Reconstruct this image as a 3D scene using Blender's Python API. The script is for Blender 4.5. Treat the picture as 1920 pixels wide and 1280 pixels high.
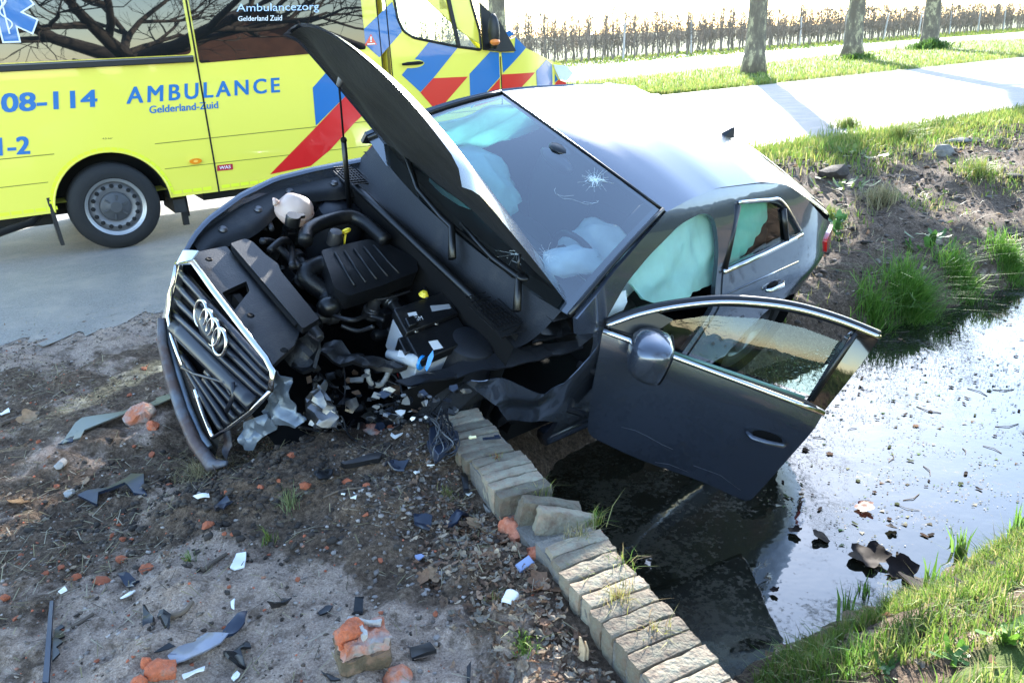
import bpy, bmesh, math, random
import numpy as np
from mathutils import Vector, Matrix, noise as mnoise
for o in list(bpy.data.objects): bpy.data.objects.remove(o)
SC = bpy.context.scene; COL = SC.collection
rnd = random.Random(7); nr = np.random.default_rng(7)
# ------------------------------------------------------------------ camera, sky, sun, exposure
F = 1500.0
CR = np.array([[0.9989890351, 0.0449545066, 0.0], [-0.0159441508, 0.3543144626, -0.9349903987], [-0.0420320320, 0.9340451563, 0.3546730246]])
CP = np.array([0, 0, 1.55])
cam = bpy.data.cameras.new('camera'); cob = bpy.data.objects.new('camera', cam); COL.objects.link(cob)
cam.sensor_width = 36; cam.lens = 36 * F / 1920; cam.clip_end = 3000; cam.clip_start = 0.05
M = Matrix.Identity(4)
for i in range(3):
    for j in range(3): M[i][j] = CR[i][j]
    M[i][3] = CP[i]
cob.matrix_world = M; SC.camera = cob
SUN_EL, SUN_DX, SUN_DY = math.radians(21.3), 0.235, 0.972
w = bpy.data.worlds.new('World'); SC.world = w; w.use_nodes = True
nt = w.node_tree; bg = nt.nodes['Background']
sky = nt.nodes.new('ShaderNodeTexSky'); sky.sky_type = 'NISHITA'; sky.sun_disc = False
sky.sun_elevation = SUN_EL; sky.sun_rotation = math.atan2(SUN_DX, SUN_DY); sky.air_density = 1.0; sky.dust_density = 0.3; sky.ozone_density = 1.3
nt.links.new(sky.outputs[0], bg.inputs[0]); bg.inputs[1].default_value = 0.15
sl = bpy.data.lights.new('sun', 'SUN'); sl.energy = 4.0; sl.angle = math.radians(0.5); sl.color = (1, 0.95, 0.86)
so = bpy.data.objects.new('sun', sl); COL.objects.link(so)
sd = Vector((SUN_DX * math.cos(SUN_EL), SUN_DY * math.cos(SUN_EL), math.sin(SUN_EL)))
so.rotation_euler = sd.to_track_quat('Z', 'Y').to_euler(); so.location = sd * 60
SC.view_settings.view_transform = 'Standard'; SC.view_settings.look = 'None'
SC.view_settings.exposure = 2.75; SC.view_settings.gamma = 1; SC.view_settings.use_curve_mapping = False
SC.cycles.max_bounces = 8; SC.cycles.transparent_max_bounces = 16

# ------------------------------------------------------------------ survey helpers: photo measurements -> places
def ray(px, py):
    d = CR @ np.array([(px - 960) / F, (640 - py) / F, -1.0]); return d / np.linalg.norm(d)
def hitplane(px, py, p0, n):
    d = ray(px, py); return CP + d * (np.dot(np.asarray(p0) - CP, n) / np.dot(d, n))
def onz(px, py, z=0.0): return hitplane(px, py, (0, 0, z), (0, 0, 1))
def sstep(a, b, x):
    t = np.clip((x - a) / (b - a), 0, 1); return t * t * (3 - 2 * t)
# ------------------------------------------------------------------ mesh helpers
def tag(o, label=None, cat=None, group=None, kind=None):
    if label: o['label'] = label
    if cat: o['category'] = cat
    if group: o['group'] = group
    if kind: o['kind'] = kind
    return o
def link(name, me, mat=None, parent=None):
    o = bpy.data.objects.new(name, me); COL.objects.link(o)
    if mat is not None and not me.materials: me.materials.append(mat)
    if parent is not None: o.parent = parent
    return o
def empty(name, loc=(0, 0, 0), rz=0.0, mat=None):
    o = bpy.data.objects.new(name, None); COL.objects.link(o); o.empty_display_size = .2
    if mat is not None: o.matrix_world = mat
    else: o.location = loc; o.rotation_euler = (0, 0, rz)
    return o
def smooth(me, ang=40):
    n = len(me.polygons)
    if n:
        me.polygons.foreach_set('use_smooth', [True] * n)
        if ang < 180:
            try: me.set_sharp_from_angle(angle=math.radians(ang))
            except Exception: pass
def mk(name, V, Fc, mat, parent=None, sm=True, ang=40, col=None):
    me = bpy.data.meshes.new(name); me.from_pydata([tuple(map(float, v)) for v in V], [], [tuple(map(int, f)) for f in Fc]); me.update()
    if col is not None:
        a = me.color_attributes.new('col', 'FLOAT_COLOR', 'POINT'); c = np.ones((len(V), 4), np.float32); c[:, :3] = col; a.data.foreach_set('color', c.ravel())
    if sm: smooth(me, ang)
    return link(name, me, mat, parent)
def fastmesh(name, V, T, mat, parent=None, col=None, sm=False):
    """many triangles from numpy arrays"""
    V = np.asarray(V, np.float32); T = np.asarray(T, np.int32)
    me = bpy.data.meshes.new(name); me.vertices.add(len(V)); me.vertices.foreach_set('co', V.ravel())
    n = len(T); k = T.shape[1]
    me.loops.add(n * k); me.loops.foreach_set('vertex_index', T.ravel())
    me.polygons.add(n); me.polygons.foreach_set('loop_start', np.arange(n, dtype=np.int32) * k)
    if sm: me.polygons.foreach_set('use_smooth', np.ones(n, bool))
    me.update(calc_edges=True); me.validate()
    if col is not None:
        a = me.color_attributes.new('col', 'FLOAT_COLOR', 'POINT'); c = np.ones((len(V), 4), np.float32); c[:, :3] = col; a.data.foreach_set('color', c.ravel())
    return link(name, me, mat, parent)
class MB:
    def __init__(s): s.V = []; s.F = []
    def add(s, V, Fc):
        b = len(s.V); s.V += [tuple(map(float, v)) for v in V]; s.F += [tuple(int(i) + b for i in f) for f in Fc]; return s
    def box(s, c, d, rot=None, taper=1.0):
        x, y, z = [k / 2 for k in d]
        P = [(-x, -y, -z), (x, -y, -z), (x, y, -z), (-x, y, -z), (-x * taper, -y * taper, z), (x * taper, -y * taper, z), (x * taper, y * taper, z), (-x * taper, y * taper, z)]
        if rot is not None: P = [tuple(rot @ Vector(p)) for p in P]
        return s.add([(p[0] + c[0], p[1] + c[1], p[2] + c[2]) for p in P], [(3, 2, 1, 0), (4, 5, 6, 7), (0, 1, 5, 4), (1, 2, 6, 5), (2, 3, 7, 6), (3, 0, 4, 7)])
    def tube(s, pts, r, n=8, cap=True, flat=1.0):
        pts = [Vector(p) for p in pts]; m = len(pts)
        if not hasattr(r, '__len__'): r = [r] * m
        V = []; up = None
        for i, p in enumerate(pts):
            t = (pts[min(i + 1, m - 1)] - pts[max(i - 1, 0)]).normalized()
            if up is None: up = t.orthogonal().normalized()
            up = (up - t * up.dot(t))
            if up.length < 1e-6: up = t.orthogonal()
            up.normalize(); q = t.cross(up)
            for k in range(n):
                a = 2 * math.pi * k / n; V.append(p + (up * math.cos(a) * flat + q * math.sin(a)) * r[i])
        Fc = [(i * n + k, i * n + (k + 1) % n, (i + 1) * n + (k + 1) % n, (i + 1) * n + k) for i in range(m - 1) for k in range(n)]
        if cap: Fc += [tuple(range(n))[::-1], tuple((m - 1) * n + k for k in range(n))]
        return s.add(V, Fc)
    def lathe(s, prof, n=32, axis='y', c=(0, 0, 0)):
        """prof: list of (radius, along axis)"""
        V = []; m = len(prof)
        for r, h in prof:
            for k in range(n):
                a = 2 * math.pi * k / n; x, y = r * math.cos(a), r * math.sin(a)
                p = {'y': (x, h, y), 'z': (x, y, h), 'x': (h, x, y)}[axis]
                V.append((p[0] + c[0], p[1] + c[1], p[2] + c[2]))
        return s.add(V, [(i * n + k, i * n + (k + 1) % n, (i + 1) * n + (k + 1) % n, (i + 1) * n + k) for i in range(m - 1) for k in range(n)])
    def grid(s, nu, nv, fn):
        V = [fn(i / nu, j / nv) for j in range(nv + 1) for i in range(nu + 1)]
        return s.add(V, [(j * (nu + 1) + i, j * (nu + 1) + i + 1, (j + 1) * (nu + 1) + i + 1, (j + 1) * (nu + 1) + i) for j in range(nv) for i in range(nu)])
    def ball(s, c, r, n=12, m=8, jit=0.0):
        V = []
        for j in range(m + 1):
            t = math.pi * j / m
            for i in range(n):
                a = 2 * math.pi * i / n; k = 1 + jit * (mnoise.noise(Vector((math.cos(a) * math.sin(t) * 1.7 + c[0] * 9, math.sin(a) * math.sin(t) * 1.7 + c[1] * 9, math.cos(t) * 1.7))))
                V.append((c[0] + r[0] * k * math.sin(t) * math.cos(a), c[1] + r[1] * k * math.sin(t) * math.sin(a), c[2] + r[2] * k * math.cos(t)))
        return s.add(V, [(j * n + i, (j + 1) * n + i, (j + 1) * n + (i + 1) % n, j * n + (i + 1) % n) for j in range(m) for i in range(n)])
    def build(s, name, mat, parent=None, sm=True, ang=40, bevel=0.0, thick=0.0, seg=2):
        o = mk(name, s.V, s.F, mat, parent, sm, ang)
        if thick: mod = o.modifiers.new('t', 'SOLIDIFY'); mod.thickness = thick; mod.offset = 0
        if bevel: mod = o.modifiers.new('b', 'BEVEL'); mod.width = bevel; mod.segments = seg; mod.limit_method = 'ANGLE'
        return o
def spl(P, n=6, closed=False):
    P = [np.array(p, float) for p in P]; m = len(P); out = []
    for i in range(m if closed else m - 1):
        if closed: a, b, c, d = P[i - 1], P[i], P[(i + 1) % m], P[(i + 2) % m]
        else: a, b, c, d = P[max(i - 1, 0)], P[i], P[i + 1], P[min(i + 2, m - 1)]
        for k in range(n):
            t = k / n
            out.append(.5 * ((2 * b) + (-a + c) * t + (2 * a - 5 * b + 4 * c - d) * t * t + (-a + 3 * b - 3 * c + d) * t ** 3))
    if not closed: out.append(P[-1])
    return [tuple(p) for p in out]
def fillet(P, r, n=4):
    P = [np.array(p, float) for p in P]; m = len(P); out = []
    rr = r if hasattr(r, '__len__') else [r] * m
    for i in range(m):
        a, b, c = P[i - 1], P[i], P[(i + 1) % m]
        if rr[i] <= 0: out.append(tuple(b)); continue
        da, dc = a - b, c - b; la, lc = np.linalg.norm(da), np.linalg.norm(dc); q = min(rr[i], la * .45, lc * .45)
        s0, s1 = b + da / la * q, b + dc / lc * q
        for k in range(n + 1):
            t = k / n; out.append(tuple((1 - t) ** 2 * s0 + 2 * t * (1 - t) * b + t * t * s1))
    return out
def panel(name, outline, fmap, mat, parent=None, holes=(), step=0.08, thick=0.0, off=0.0, sm=True, ang=35, tri=True):
    """a sheet cut to an outline in two coordinates, laid on the surface fmap(a, b)"""
    bm = bmesh.new(); E = []
    for loop in [outline] + list(holes):
        vs = [bm.verts.new((p[0], p[1], 0)) for p in loop]
        E += [bm.edges.new((vs[i], vs[(i + 1) % len(vs)])) for i in range(len(vs))]
    bmesh.ops.triangle_fill(bm, edges=E, use_beauty=True, use_dissolve=False, normal=(0, 0, 1))
    if step:
        for ax in (0, 1):
            lo = min(p[ax] for p in outline); hi = max(p[ax] for p in outline); k = min(60, int((hi - lo) / step))
            for i in range(1, k + 1):
                v = lo + (hi - lo) * i / (k + 1); co = [0, 0, 0]; co[ax] = v; no = [0, 0, 0]; no[ax] = 1
                bmesh.ops.bisect_plane(bm, geom=bm.verts[:] + bm.edges[:] + bm.faces[:], plane_co=co, plane_no=no, dist=1e-5)
    for v in bm.verts: v.co = Vector(fmap(v.co.x, v.co.y))
    bmesh.ops.remove_doubles(bm, verts=bm.verts[:], dist=1e-5)
    me = bpy.data.meshes.new(name); bm.to_mesh(me); bm.free()
    if sm: smooth(me, 180 if thick else ang)
    o = link(name, me, mat, parent)
    if thick:
        m = o.modifiers.new('t', 'SOLIDIFY'); m.thickness = thick; m.offset = off
        m = o.modifiers.new('e', 'EDGE_SPLIT'); m.split_angle = math.radians(min(ang, 50)); m.use_edge_sharp = False
    return o
def text2d(s, bold=0.0, shear=0.0, spacing=1.0):
    c = bpy.data.curves.new('t', 'FONT'); c.body = s; c.size = 1;  c.shear = shear; c.space_character = spacing; c.resolution_u = 3
    o = bpy.data.objects.new('t', c); COL.objects.link(o); bpy.context.view_layer.update()
    dg = bpy.context.evaluated_depsgraph_get(); me = bpy.data.meshes.new_from_object(o.evaluated_get(dg))
    V = np.array([v.co[:2] for v in me.vertices]); Fc = [tuple(p.vertices) for p in me.polygons]
    bpy.data.objects.remove(o); bpy.data.curves.remove(c); bpy.data.meshes.remove(me)
    lo, hi = V.min(0), V.max(0); return (V - lo) / (hi - lo), Fc
def print_text(name, s, quad, fmap, mat, parent, bold=0.0, shear=0.0, spacing=1.0):
    """flat lettering; quad = four corners bl, br, tr, tl in surface coordinates"""
    V, Fc = text2d(s, bold, shear, spacing); q = [np.array(p, float) for p in quad]; VV, FF = [], []
    hgt = np.linalg.norm(q[3] - q[0]); wid = np.linalg.norm(q[1] - q[0])
    for k, (du, dv) in enumerate([(0, 0)] if not bold else [(-1, -.5), (-.5, .5), (0, -.5), (.5, .5), (1, -.5), (1, .5), (-1, .5)]):
        b0 = len(VV)
        for u, v in V:
            u, v = u + du * bold * hgt / wid, v + dv * bold; p = (q[0] * (1 - u) + q[1] * u) * (1 - v) + (q[3] * (1 - u) + q[2] * u) * v; r = fmap(p[0], p[1]); VV.append((r[0], r[1] - .00012 * k, r[2]))
        FF += [tuple(b0 + i for i in f) for f in Fc]
    return mk(name, VV, FF, mat, parent, False)
def copy_tree(o, parent=None):
    c = o.copy(); COL.objects.link(c)
    if parent is not None: c.parent = parent
    for ch in list(o.children): copy_tree(ch, c)
    return c
# ------------------------------------------------------------------ materials
MATS = {}
def node(nt, t, **kw):
    n = nt.nodes.new(t)
    for k, v in kw.items():
        if k in n.inputs.keys(): n.inputs[k].default_value = v
        else: setattr(n, k, v)
    return n
def pm(name, col, rough=.5, metal=0.0, coat=0.0, spec=.5, var=0.0, vscale=8.0, bump=0.0, bscale=60.0, dirt=None, dirt_amt=.45, dscale=6.0, attr=False, sss=None, trans=0.0, aniso=None, emit=None):
    if name in MATS: return MATS[name]
    m = bpy.data.materials.new(name); m.use_nodes = True; nt = m.node_tree; b = nt.nodes['Principled BSDF']; L = nt.links.new
    b.inputs['Base Color'].default_value = (*col, 1); b.inputs['Roughness'].default_value = rough; b.inputs['Metallic'].default_value = metal
    b.inputs['Coat Weight'].default_value = coat; b.inputs['Coat Roughness'].default_value = .03; b.inputs['Specular IOR Level'].default_value = spec
    tc = nt.nodes.new('ShaderNodeTexCoord'); src = None
    if attr:
        a = nt.nodes.new('ShaderNodeVertexColor'); a.layer_name = 'col'; src = a.outputs[0]
    if var:
        n = node(nt, 'ShaderNodeTexNoise', Scale=vscale, Detail=6.0, Roughness=.6); L(tc.outputs['Object'], n.inputs['Vector'])
        r = nt.nodes.new('ShaderNodeMapRange'); r.inputs[1].default_value = .3; r.inputs[2].default_value = .7; r.inputs[3].default_value = 1 - var; r.inputs[4].default_value = 1 + var; L(n.outputs[0], r.inputs[0])
        x = nt.nodes.new('ShaderNodeMix'); x.data_type = 'RGBA'; x.blend_type = 'MULTIPLY'; x.inputs[0].default_value = 1
        if src is not None: L(src, x.inputs[6])
        else: x.inputs[6].default_value = (*col, 1)
        L(r.outputs[0], x.inputs[7]); src = x.outputs[2]
    if dirt is not None:
        n = node(nt, 'ShaderNodeTexNoise', Scale=dscale, Detail=8.0, Roughness=.65); L(tc.outputs['Object'], n.inputs['Vector'])
        r = nt.nodes.new('ShaderNodeMapRange'); r.inputs[1].default_value = 1 - dirt_amt - .08; r.inputs[2].default_value = 1 - dirt_amt + .12; L(n.outputs[0], r.inputs[0])
        x = nt.nodes.new('ShaderNodeMix'); x.data_type = 'RGBA'
        if src is not None: L(src, x.inputs[6])
        else: x.inputs[6].default_value = (*col, 1)
        x.inputs[7].default_value = (*dirt, 1); L(r.outputs[0], x.inputs[0]); src = x.outputs[2]
    if src is not None: L(src, b.inputs['Base Color'])
    if bump:
        n = node(nt, 'ShaderNodeTexNoise', Scale=bscale, Detail=5.0); L(tc.outputs['Object'], n.inputs['Vector'])
        u = nt.nodes.new('ShaderNodeBump'); u.inputs['Strength'].default_value = bump; u.inputs['Distance'].default_value = .01; L(n.outputs[0], u.inputs['Height']); L(u.outputs[0], b.inputs['Normal'])
    if trans:
        t = nt.nodes.new('ShaderNodeBsdfTranslucent'); x = nt.nodes.new('ShaderNodeMixShader'); x.inputs[0].default_value = trans
        if src is not None: L(src, t.inputs[0])
        else: t.inputs[0].default_value = (*col, 1)
        L(b.outputs[0], x.inputs[1]); L(t.outputs[0], x.inputs[2]); L(x.outputs[0], nt.nodes['Material Output'].inputs[0])
    MATS[name] = m; return m
def glass(name, tint, ior=1.5, rough=.01):
    m = bpy.data.materials.new(name); m.use_nodes = True; nt = m.node_tree; L = nt.links.new; nt.nodes.remove(nt.nodes['Principled BSDF'])
    t = nt.nodes.new('ShaderNodeBsdfTransparent'); t.inputs[0].default_value = (*tint, 1)
    g = nt.nodes.new('ShaderNodeBsdfGlossy'); g.inputs['Roughness'].default_value = rough
    lw = nt.nodes.new('ShaderNodeLayerWeight'); pw = nt.nodes.new('ShaderNodeMath'); pw.operation = 'POWER'; pw.inputs[1].default_value = 5
    f0 = ((ior - 1) / (ior + 1)) ** 2; f = nt.nodes.new('ShaderNodeMath'); f.operation = 'MULTIPLY_ADD'; f.inputs[1].default_value = 1 - f0; f.inputs[2].default_value = f0
    L(lw.outputs['Facing'], pw.inputs[0]); L(pw.outputs[0], f.inputs[0]); x = nt.nodes.new('ShaderNodeMixShader')
    L(f.outputs[0], x.inputs[0]); L(t.outputs[0], x.inputs[1]); L(g.outputs[0], x.inputs[2]); L(x.outputs[0], nt.nodes['Material Output'].inputs[0]); MATS[name] = m; return m
# ================================================================== SETTING
WATER_Z = -0.85
WD = np.array([0.38, -0.925]); WD = WD / np.linalg.norm(WD); WN = np.array([-WD[1], WD[0]])   # wall direction (towards us) and its ditch side
WP0 = np.array([-0.21, 2.66])                                                              # land-side top edge at the far end
def wall_w(x, y): return (x - WP0[0]) * WN[0] + (y - WP0[1]) * WN[1] - 0.12
def ditch_v(x, y): return (x - 2.8) * -.49 + (y - 4.9) * .87
_rng = np.random.default_rng(3); _K = []
for _sc, _am in ((1.1, .020), (2.3, .012), (5, .010), (11, .007), (23, .0045), (47, .0022)):
    for _ in range(5):
        _a = _rng.uniform(0, 6.28); _K.append((math.cos(_a) * _sc * 2.2, math.sin(_a) * _sc * 2.2, _rng.uniform(0, 6.28), _am))
def fbm(x, y):
    h = 0
    for kx, ky, ph, am in _K: h = h + am * np.sin(kx * x + ky * y + ph + 1.3 * np.sin(ky * .7 * x - kx * .6 * y + ph * 2))
    return h
NEAR_EDGE = lambda x: 4.55 + (x + 2.6) * .62            # where the asphalt begins on our side
def base_h(x, y):
    v = ditch_v(x, y); ww = wall_w(x, y); v = v + .26 * sstep(.9, .25, ww) * (v < -.6)
    k = .05 + np.clip((y - 3.0) / 3.2, 0, 1) * 3.3
    zd = np.interp(v, [-3.4, -2.58, -2.03, -1.64, -1.28, -1.08, -.6, .6, .92, 1.05, 1.2, 1.6, 2.3, 3.4, 4.4, 5.2], [0, .0, -.10, -.38, -.72, -.92, -1.15, -1.15, -.98, -.80, -.58, -.42, -.26, -.05, .03, 0])
    far = np.clip((x - 12) / 20, 0, 1)
    return sstep(0, 1, ww / k) * zd * 1.0
def soil_amt(x, y):
    """how rough the ground is: crash soil in front and the ditch banks; the roadway and fields stay even"""
    front = sstep(.15, -.25, y - NEAR_EDGE(x)) * sstep(-9, -6, x)
    v = ditch_v(x, y); bank = sstep(4.7, 3.6, v) * sstep(-3.6, -2.9, v) * sstep(.0, .4, wall_w(x, y))
    return np.maximum(front, bank * np.where(v > 0, 1.3, .35))
def terr(x, y):
    h = base_h(x, y); a = soil_amt(x, y)
    heap = .07 * np.exp(-(((x + .95) / .5) ** 2 + ((y - 2.62) / .28) ** 2)) + .05 * np.exp(-(((x + .45) / .3) ** 2 + ((y - 2.75) / .3) ** 2))
    pit = -.09 * np.exp(-(((x + 1.32) / .3) ** 2 + ((y - 3.12) / .25) ** 2))
    heap = (heap + pit) * sstep(.02, -.1, wall_w(x, y))
    clump = np.abs(fbm(x * 1.7 + 5, y * 1.7 - 2)) * .9
    al = (x - WP0[0]) * WD[0] + (y - WP0[1]) * WD[1]; heap = heap + .06 * sstep(.35, .9, al) * np.exp(-((wall_w(x, y) + .12) / .22) ** 2) * (wall_w(x, y) < .0)
    heap = heap + .33 * np.exp(-(((x - .85) / .75) ** 2 + ((y - 5.2) / .6) ** 2))  # bank raised under the car, added to keep bright reflections off the water
    return h + heap + a * (fbm(x, y) * .55 + clump * .35) - .012 * a
def G(px, py):
    """ground point seen at a photo pixel"""
    d = ray(px, py); t = np.concatenate([np.linspace(1.2, 12, 1400), np.linspace(12.05, 150, 2000)])
    P = CP + d * t[:, None]; g = P[:, 2] - terr(P[:, 0], P[:, 1]); i = np.argmax(g < 0)
    if g[i] >= 0: return onz(px, py)
    f = g[i - 1] / (g[i - 1] - g[i]); return P[i - 1] * (1 - f) + P[i] * f

def ground_mat():
    m = bpy.data.materials.new('earth'); m.use_nodes = True; nt = m.node_tree; L = nt.links.new; b = nt.nodes['Principled BSDF']
    tc = nt.nodes.new('ShaderNodeTexCoord'); at = nt.nodes.new('ShaderNodeVertexColor'); at.layer_name = 'col'
    sp = nt.nodes.new('ShaderNodeSeparateColor'); L(at.outputs[0], sp.inputs[0])
    def nz(s, d=6, r=.6):
        n = node(nt, 'ShaderNodeTexNoise', Scale=s, Detail=float(d), Roughness=r); L(tc.outputs['Object'], n.inputs['Vector']); return n.outputs[0]
    def ramp(src, stops):
        r = nt.nodes.new('ShaderNodeValToRGB'); e = r.color_ramp.elements
        e[0].position, e[0].color = stops[0][0], (*stops[0][1], 1); e[1].position, e[1].color = stops[-1][0], (*stops[-1][1], 1)
        for p, c in stops[1:-1]: q = e.new(p); q.color = (*c, 1)
        L(src, r.inputs[0]); return r.outputs[0]
    def mix(f, a, c, mode='MIX'):
        x = nt.nodes.new('ShaderNodeMix'); x.data_type = 'RGBA'; x.blend_type = mode
        if isinstance(f, float): x.inputs[0].default_value = f
        else: L(f, x.inputs[0])
        L(a, x.inputs[6]); L(c, x.inputs[7]); return x.outputs[2]
    def math_(op, a, c):
        x = nt.nodes.new('ShaderNodeMath'); x.operation = op
        for i, q in enumerate((a, c)):
            if isinstance(q, (int, float)): x.inputs[i].default_value = q
            else: L(q, x.inputs[i])
        return x.outputs[0]
    soil = ramp(nz(52, 9, .8), [(.3, (.022, .016, .012)), (.48, (.098, .066, .044)), (.6, (.18, .13, .092)), (.72, (.29, .23, .18))])
    sand = ramp(nz(150, 9, .8), [(.30, (.085, .060, .045)), (.42, (.26, .190, .145)), (.55, (.41, .315, .25)), (.70, (.66, .55, .46))])
    grass = ramp(nz(3.5, 8, .7), [(.3, (.045, .07, .012)), (.55, (.075, .11, .022)), (.75, (.13, .145, .04))])
    patch = math_('ADD', math_('MULTIPLY', nz(3.2, 8, .7), 1.5), -.75)
    fs = math_('ADD', math_('MULTIPLY', patch, 2.2), sp.outputs[1])
    r = nt.nodes.new('ShaderNodeMapRange'); r.inputs[1].default_value = .35; r.inputs[2].default_value = .65; L(fs, r.inputs[0])
    blot = ramp(nz(17, 6, .7), [(.32, (.55, .52, .5)), (.5, (1, 1, 1)), (.7, (1.3, 1.28, 1.25))]); crumb = nt.nodes.new('ShaderNodeMapRange'); crumb.inputs[1].default_value = .54; crumb.inputs[2].default_value = .62; L(nz(11, 9, .78), crumb.inputs[0]); c = mix(1.0, mix(math_('MULTIPLY', r.outputs[0], math_('SUBTRACT', 1.0, math_('MULTIPLY', crumb.outputs[0], .8))), soil, sand), blot, 'MULTIPLY')
    fg = math_('ADD', math_('MULTIPLY', patch, .9), sp.outputs[0]); r2 = nt.nodes.new('ShaderNodeMapRange'); r2.inputs[1].default_value = .4; r2.inputs[2].default_value = .6; L(fg, r2.inputs[0])
    c = mix(r2.outputs[0], c, grass); L(c, b.inputs['Base Color']); b.inputs['Roughness'].default_value = .92; b.inputs['Specular IOR Level'].default_value = .25
    u = nt.nodes.new('ShaderNodeBump'); u.inputs['Strength'].default_value = .9; u.inputs['Distance'].default_value = .012; L(math_('ADD', nz(130, 6, .7), math_('MULTIPLY', nz(34, 6, .7), 2.0)), u.inputs['Height']); L(u.outputs[0], b.inputs['Normal'])
    return m
def axis_steps(segs):
    out = [segs[0][0]]
    for a, b_, st in segs:
        n = max(1, int(round((b_ - a) / st))); out += [a + (b_ - a) * (i + 1) / n for i in range(n)]
    return np.array(out)
gx = np.concatenate([-np.geomspace(700, 8, 28), axis_steps([(-7.6, -4.6, .12), (-4.6, -1.8, .03), (-1.8, 1.4, .017), (1.4, 5, .032), (5, 12, .1)]), np.geomspace(12.8, 900, 40)])
gy = np.concatenate([-np.geomspace(300, 1, 18), axis_steps([(-.8, 1.1, .2), (1.1, 3.3, .016), (3.3, 7.5, .032), (7.5, 16, .1)]), np.geomspace(16.4, 1500, 60)])
X, Y = np.meshgrid(gx, gy); Z = terr(X, Y)
v_ = ditch_v(X, Y); w_ = wall_w(X, Y)
right = sstep(0, .5, w_)
grassm = np.where(Y - NEAR_EDGE(X) > 0.3, 1.0, 0.0) * (1 - right) + right * np.clip(sstep(3.9, 4.6, v_) + sstep(-1.7, -2.2, v_) * .9, 0, 1)
grassm = np.where((X < -7) | (Y < .6), np.maximum(grassm, .9 * (np.abs(w_) > 1.2)), grassm)
# compacted pale sand: the lower right apron of the crossing, a grey stretch by the asphalt, scattered bare patches
dd = (X + .45) * .35 + (Y - 1.75) * .94
sandm = .78 * sstep(.42, .05, dd) * sstep(.05, -.12, w_ + .12) * sstep(-1.6, -1.1, X) + .62 * sstep(-.9, -.1, Y - NEAR_EDGE(X)) * (1 - right) + .30 * sstep(.0, -1.0, w_) * (1 - right) * (1 - .8 * np.exp(-(((X + .8) / .75) ** 2 + ((Y - 2.75) / .55) ** 2)))
sandm = sandm + right * .08 * sstep(2.0, 3.2, v_)
Vg = np.stack([X.ravel(), Y.ravel(), Z.ravel()], 1); nx, ny = len(gx), len(gy)
I = (np.arange(ny - 1)[:, None] * nx + np.arange(nx - 1)).ravel(); Tg = np.stack([I, I + 1, I + nx + 1, I + nx], 1)
ground = fastmesh('ground', Vg, Tg, ground_mat(), col=np.stack([grassm.ravel(), np.clip(sandm, 0, 1).ravel(), 0 * X.ravel()], 1), sm=True); tag(ground, kind='structure')

# ---- roadway and cycle path
asphalt = pm('asphalt', (.21, .20, .19), .66, var=.38, vscale=120, bump=1.0, bscale=150, dirt=(.30, .265, .235), dirt_amt=.45, dscale=2.2)
def sheet(name, pts, mat, z, step):
    def fm(a, b_): return (a, b_, z)
    o = panel(name, pts, fm, mat, step=0); return tag(o, kind='structure')
edge = []
for i in range(300):
    x = -14 + i * (12.9 / 299); edge.append((x, NEAR_EDGE(x) + .10 * math.sin(i * .4) + .08 * math.sin(i * .93 + 1) + .05 * math.sin(i * 2.1) + rnd.uniform(-.04, .04)))
road_pts = edge + [(-.6, 5.95), (.2, 7.6), (1.6, 9.25), (3.42, 10.72), (6.2, 12.6), (9.4, 14.85), (30, 29.3), (120, 92), (120, 102), (40, 46.2), (17.1, 30.2), (10, 25.2), (4.08, 21.3), (-20, 4.6), (-40, -9.2)]
sheet('road', road_pts, asphalt, .004, 0)
q = [onz(*p) for p in ((1100, 131), (1440, 101), (1700, 83), (1920, 67), (1920, 61), (1700, 76), (1440, 91), (1100, 116))]
d0 = (q[0] - q[1]); d0 /= np.linalg.norm(d0); path_pts = [tuple((q[0] + d0 * 60)[:2])] + [tuple(p[:2]) for p in q] + [tuple((q[7] + d0 * 60)[:2])]
sheet('cycle_path', path_pts, pm('pale_concrete', (.34, .33, .31), .7, var=.12), .012, 0)

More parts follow.
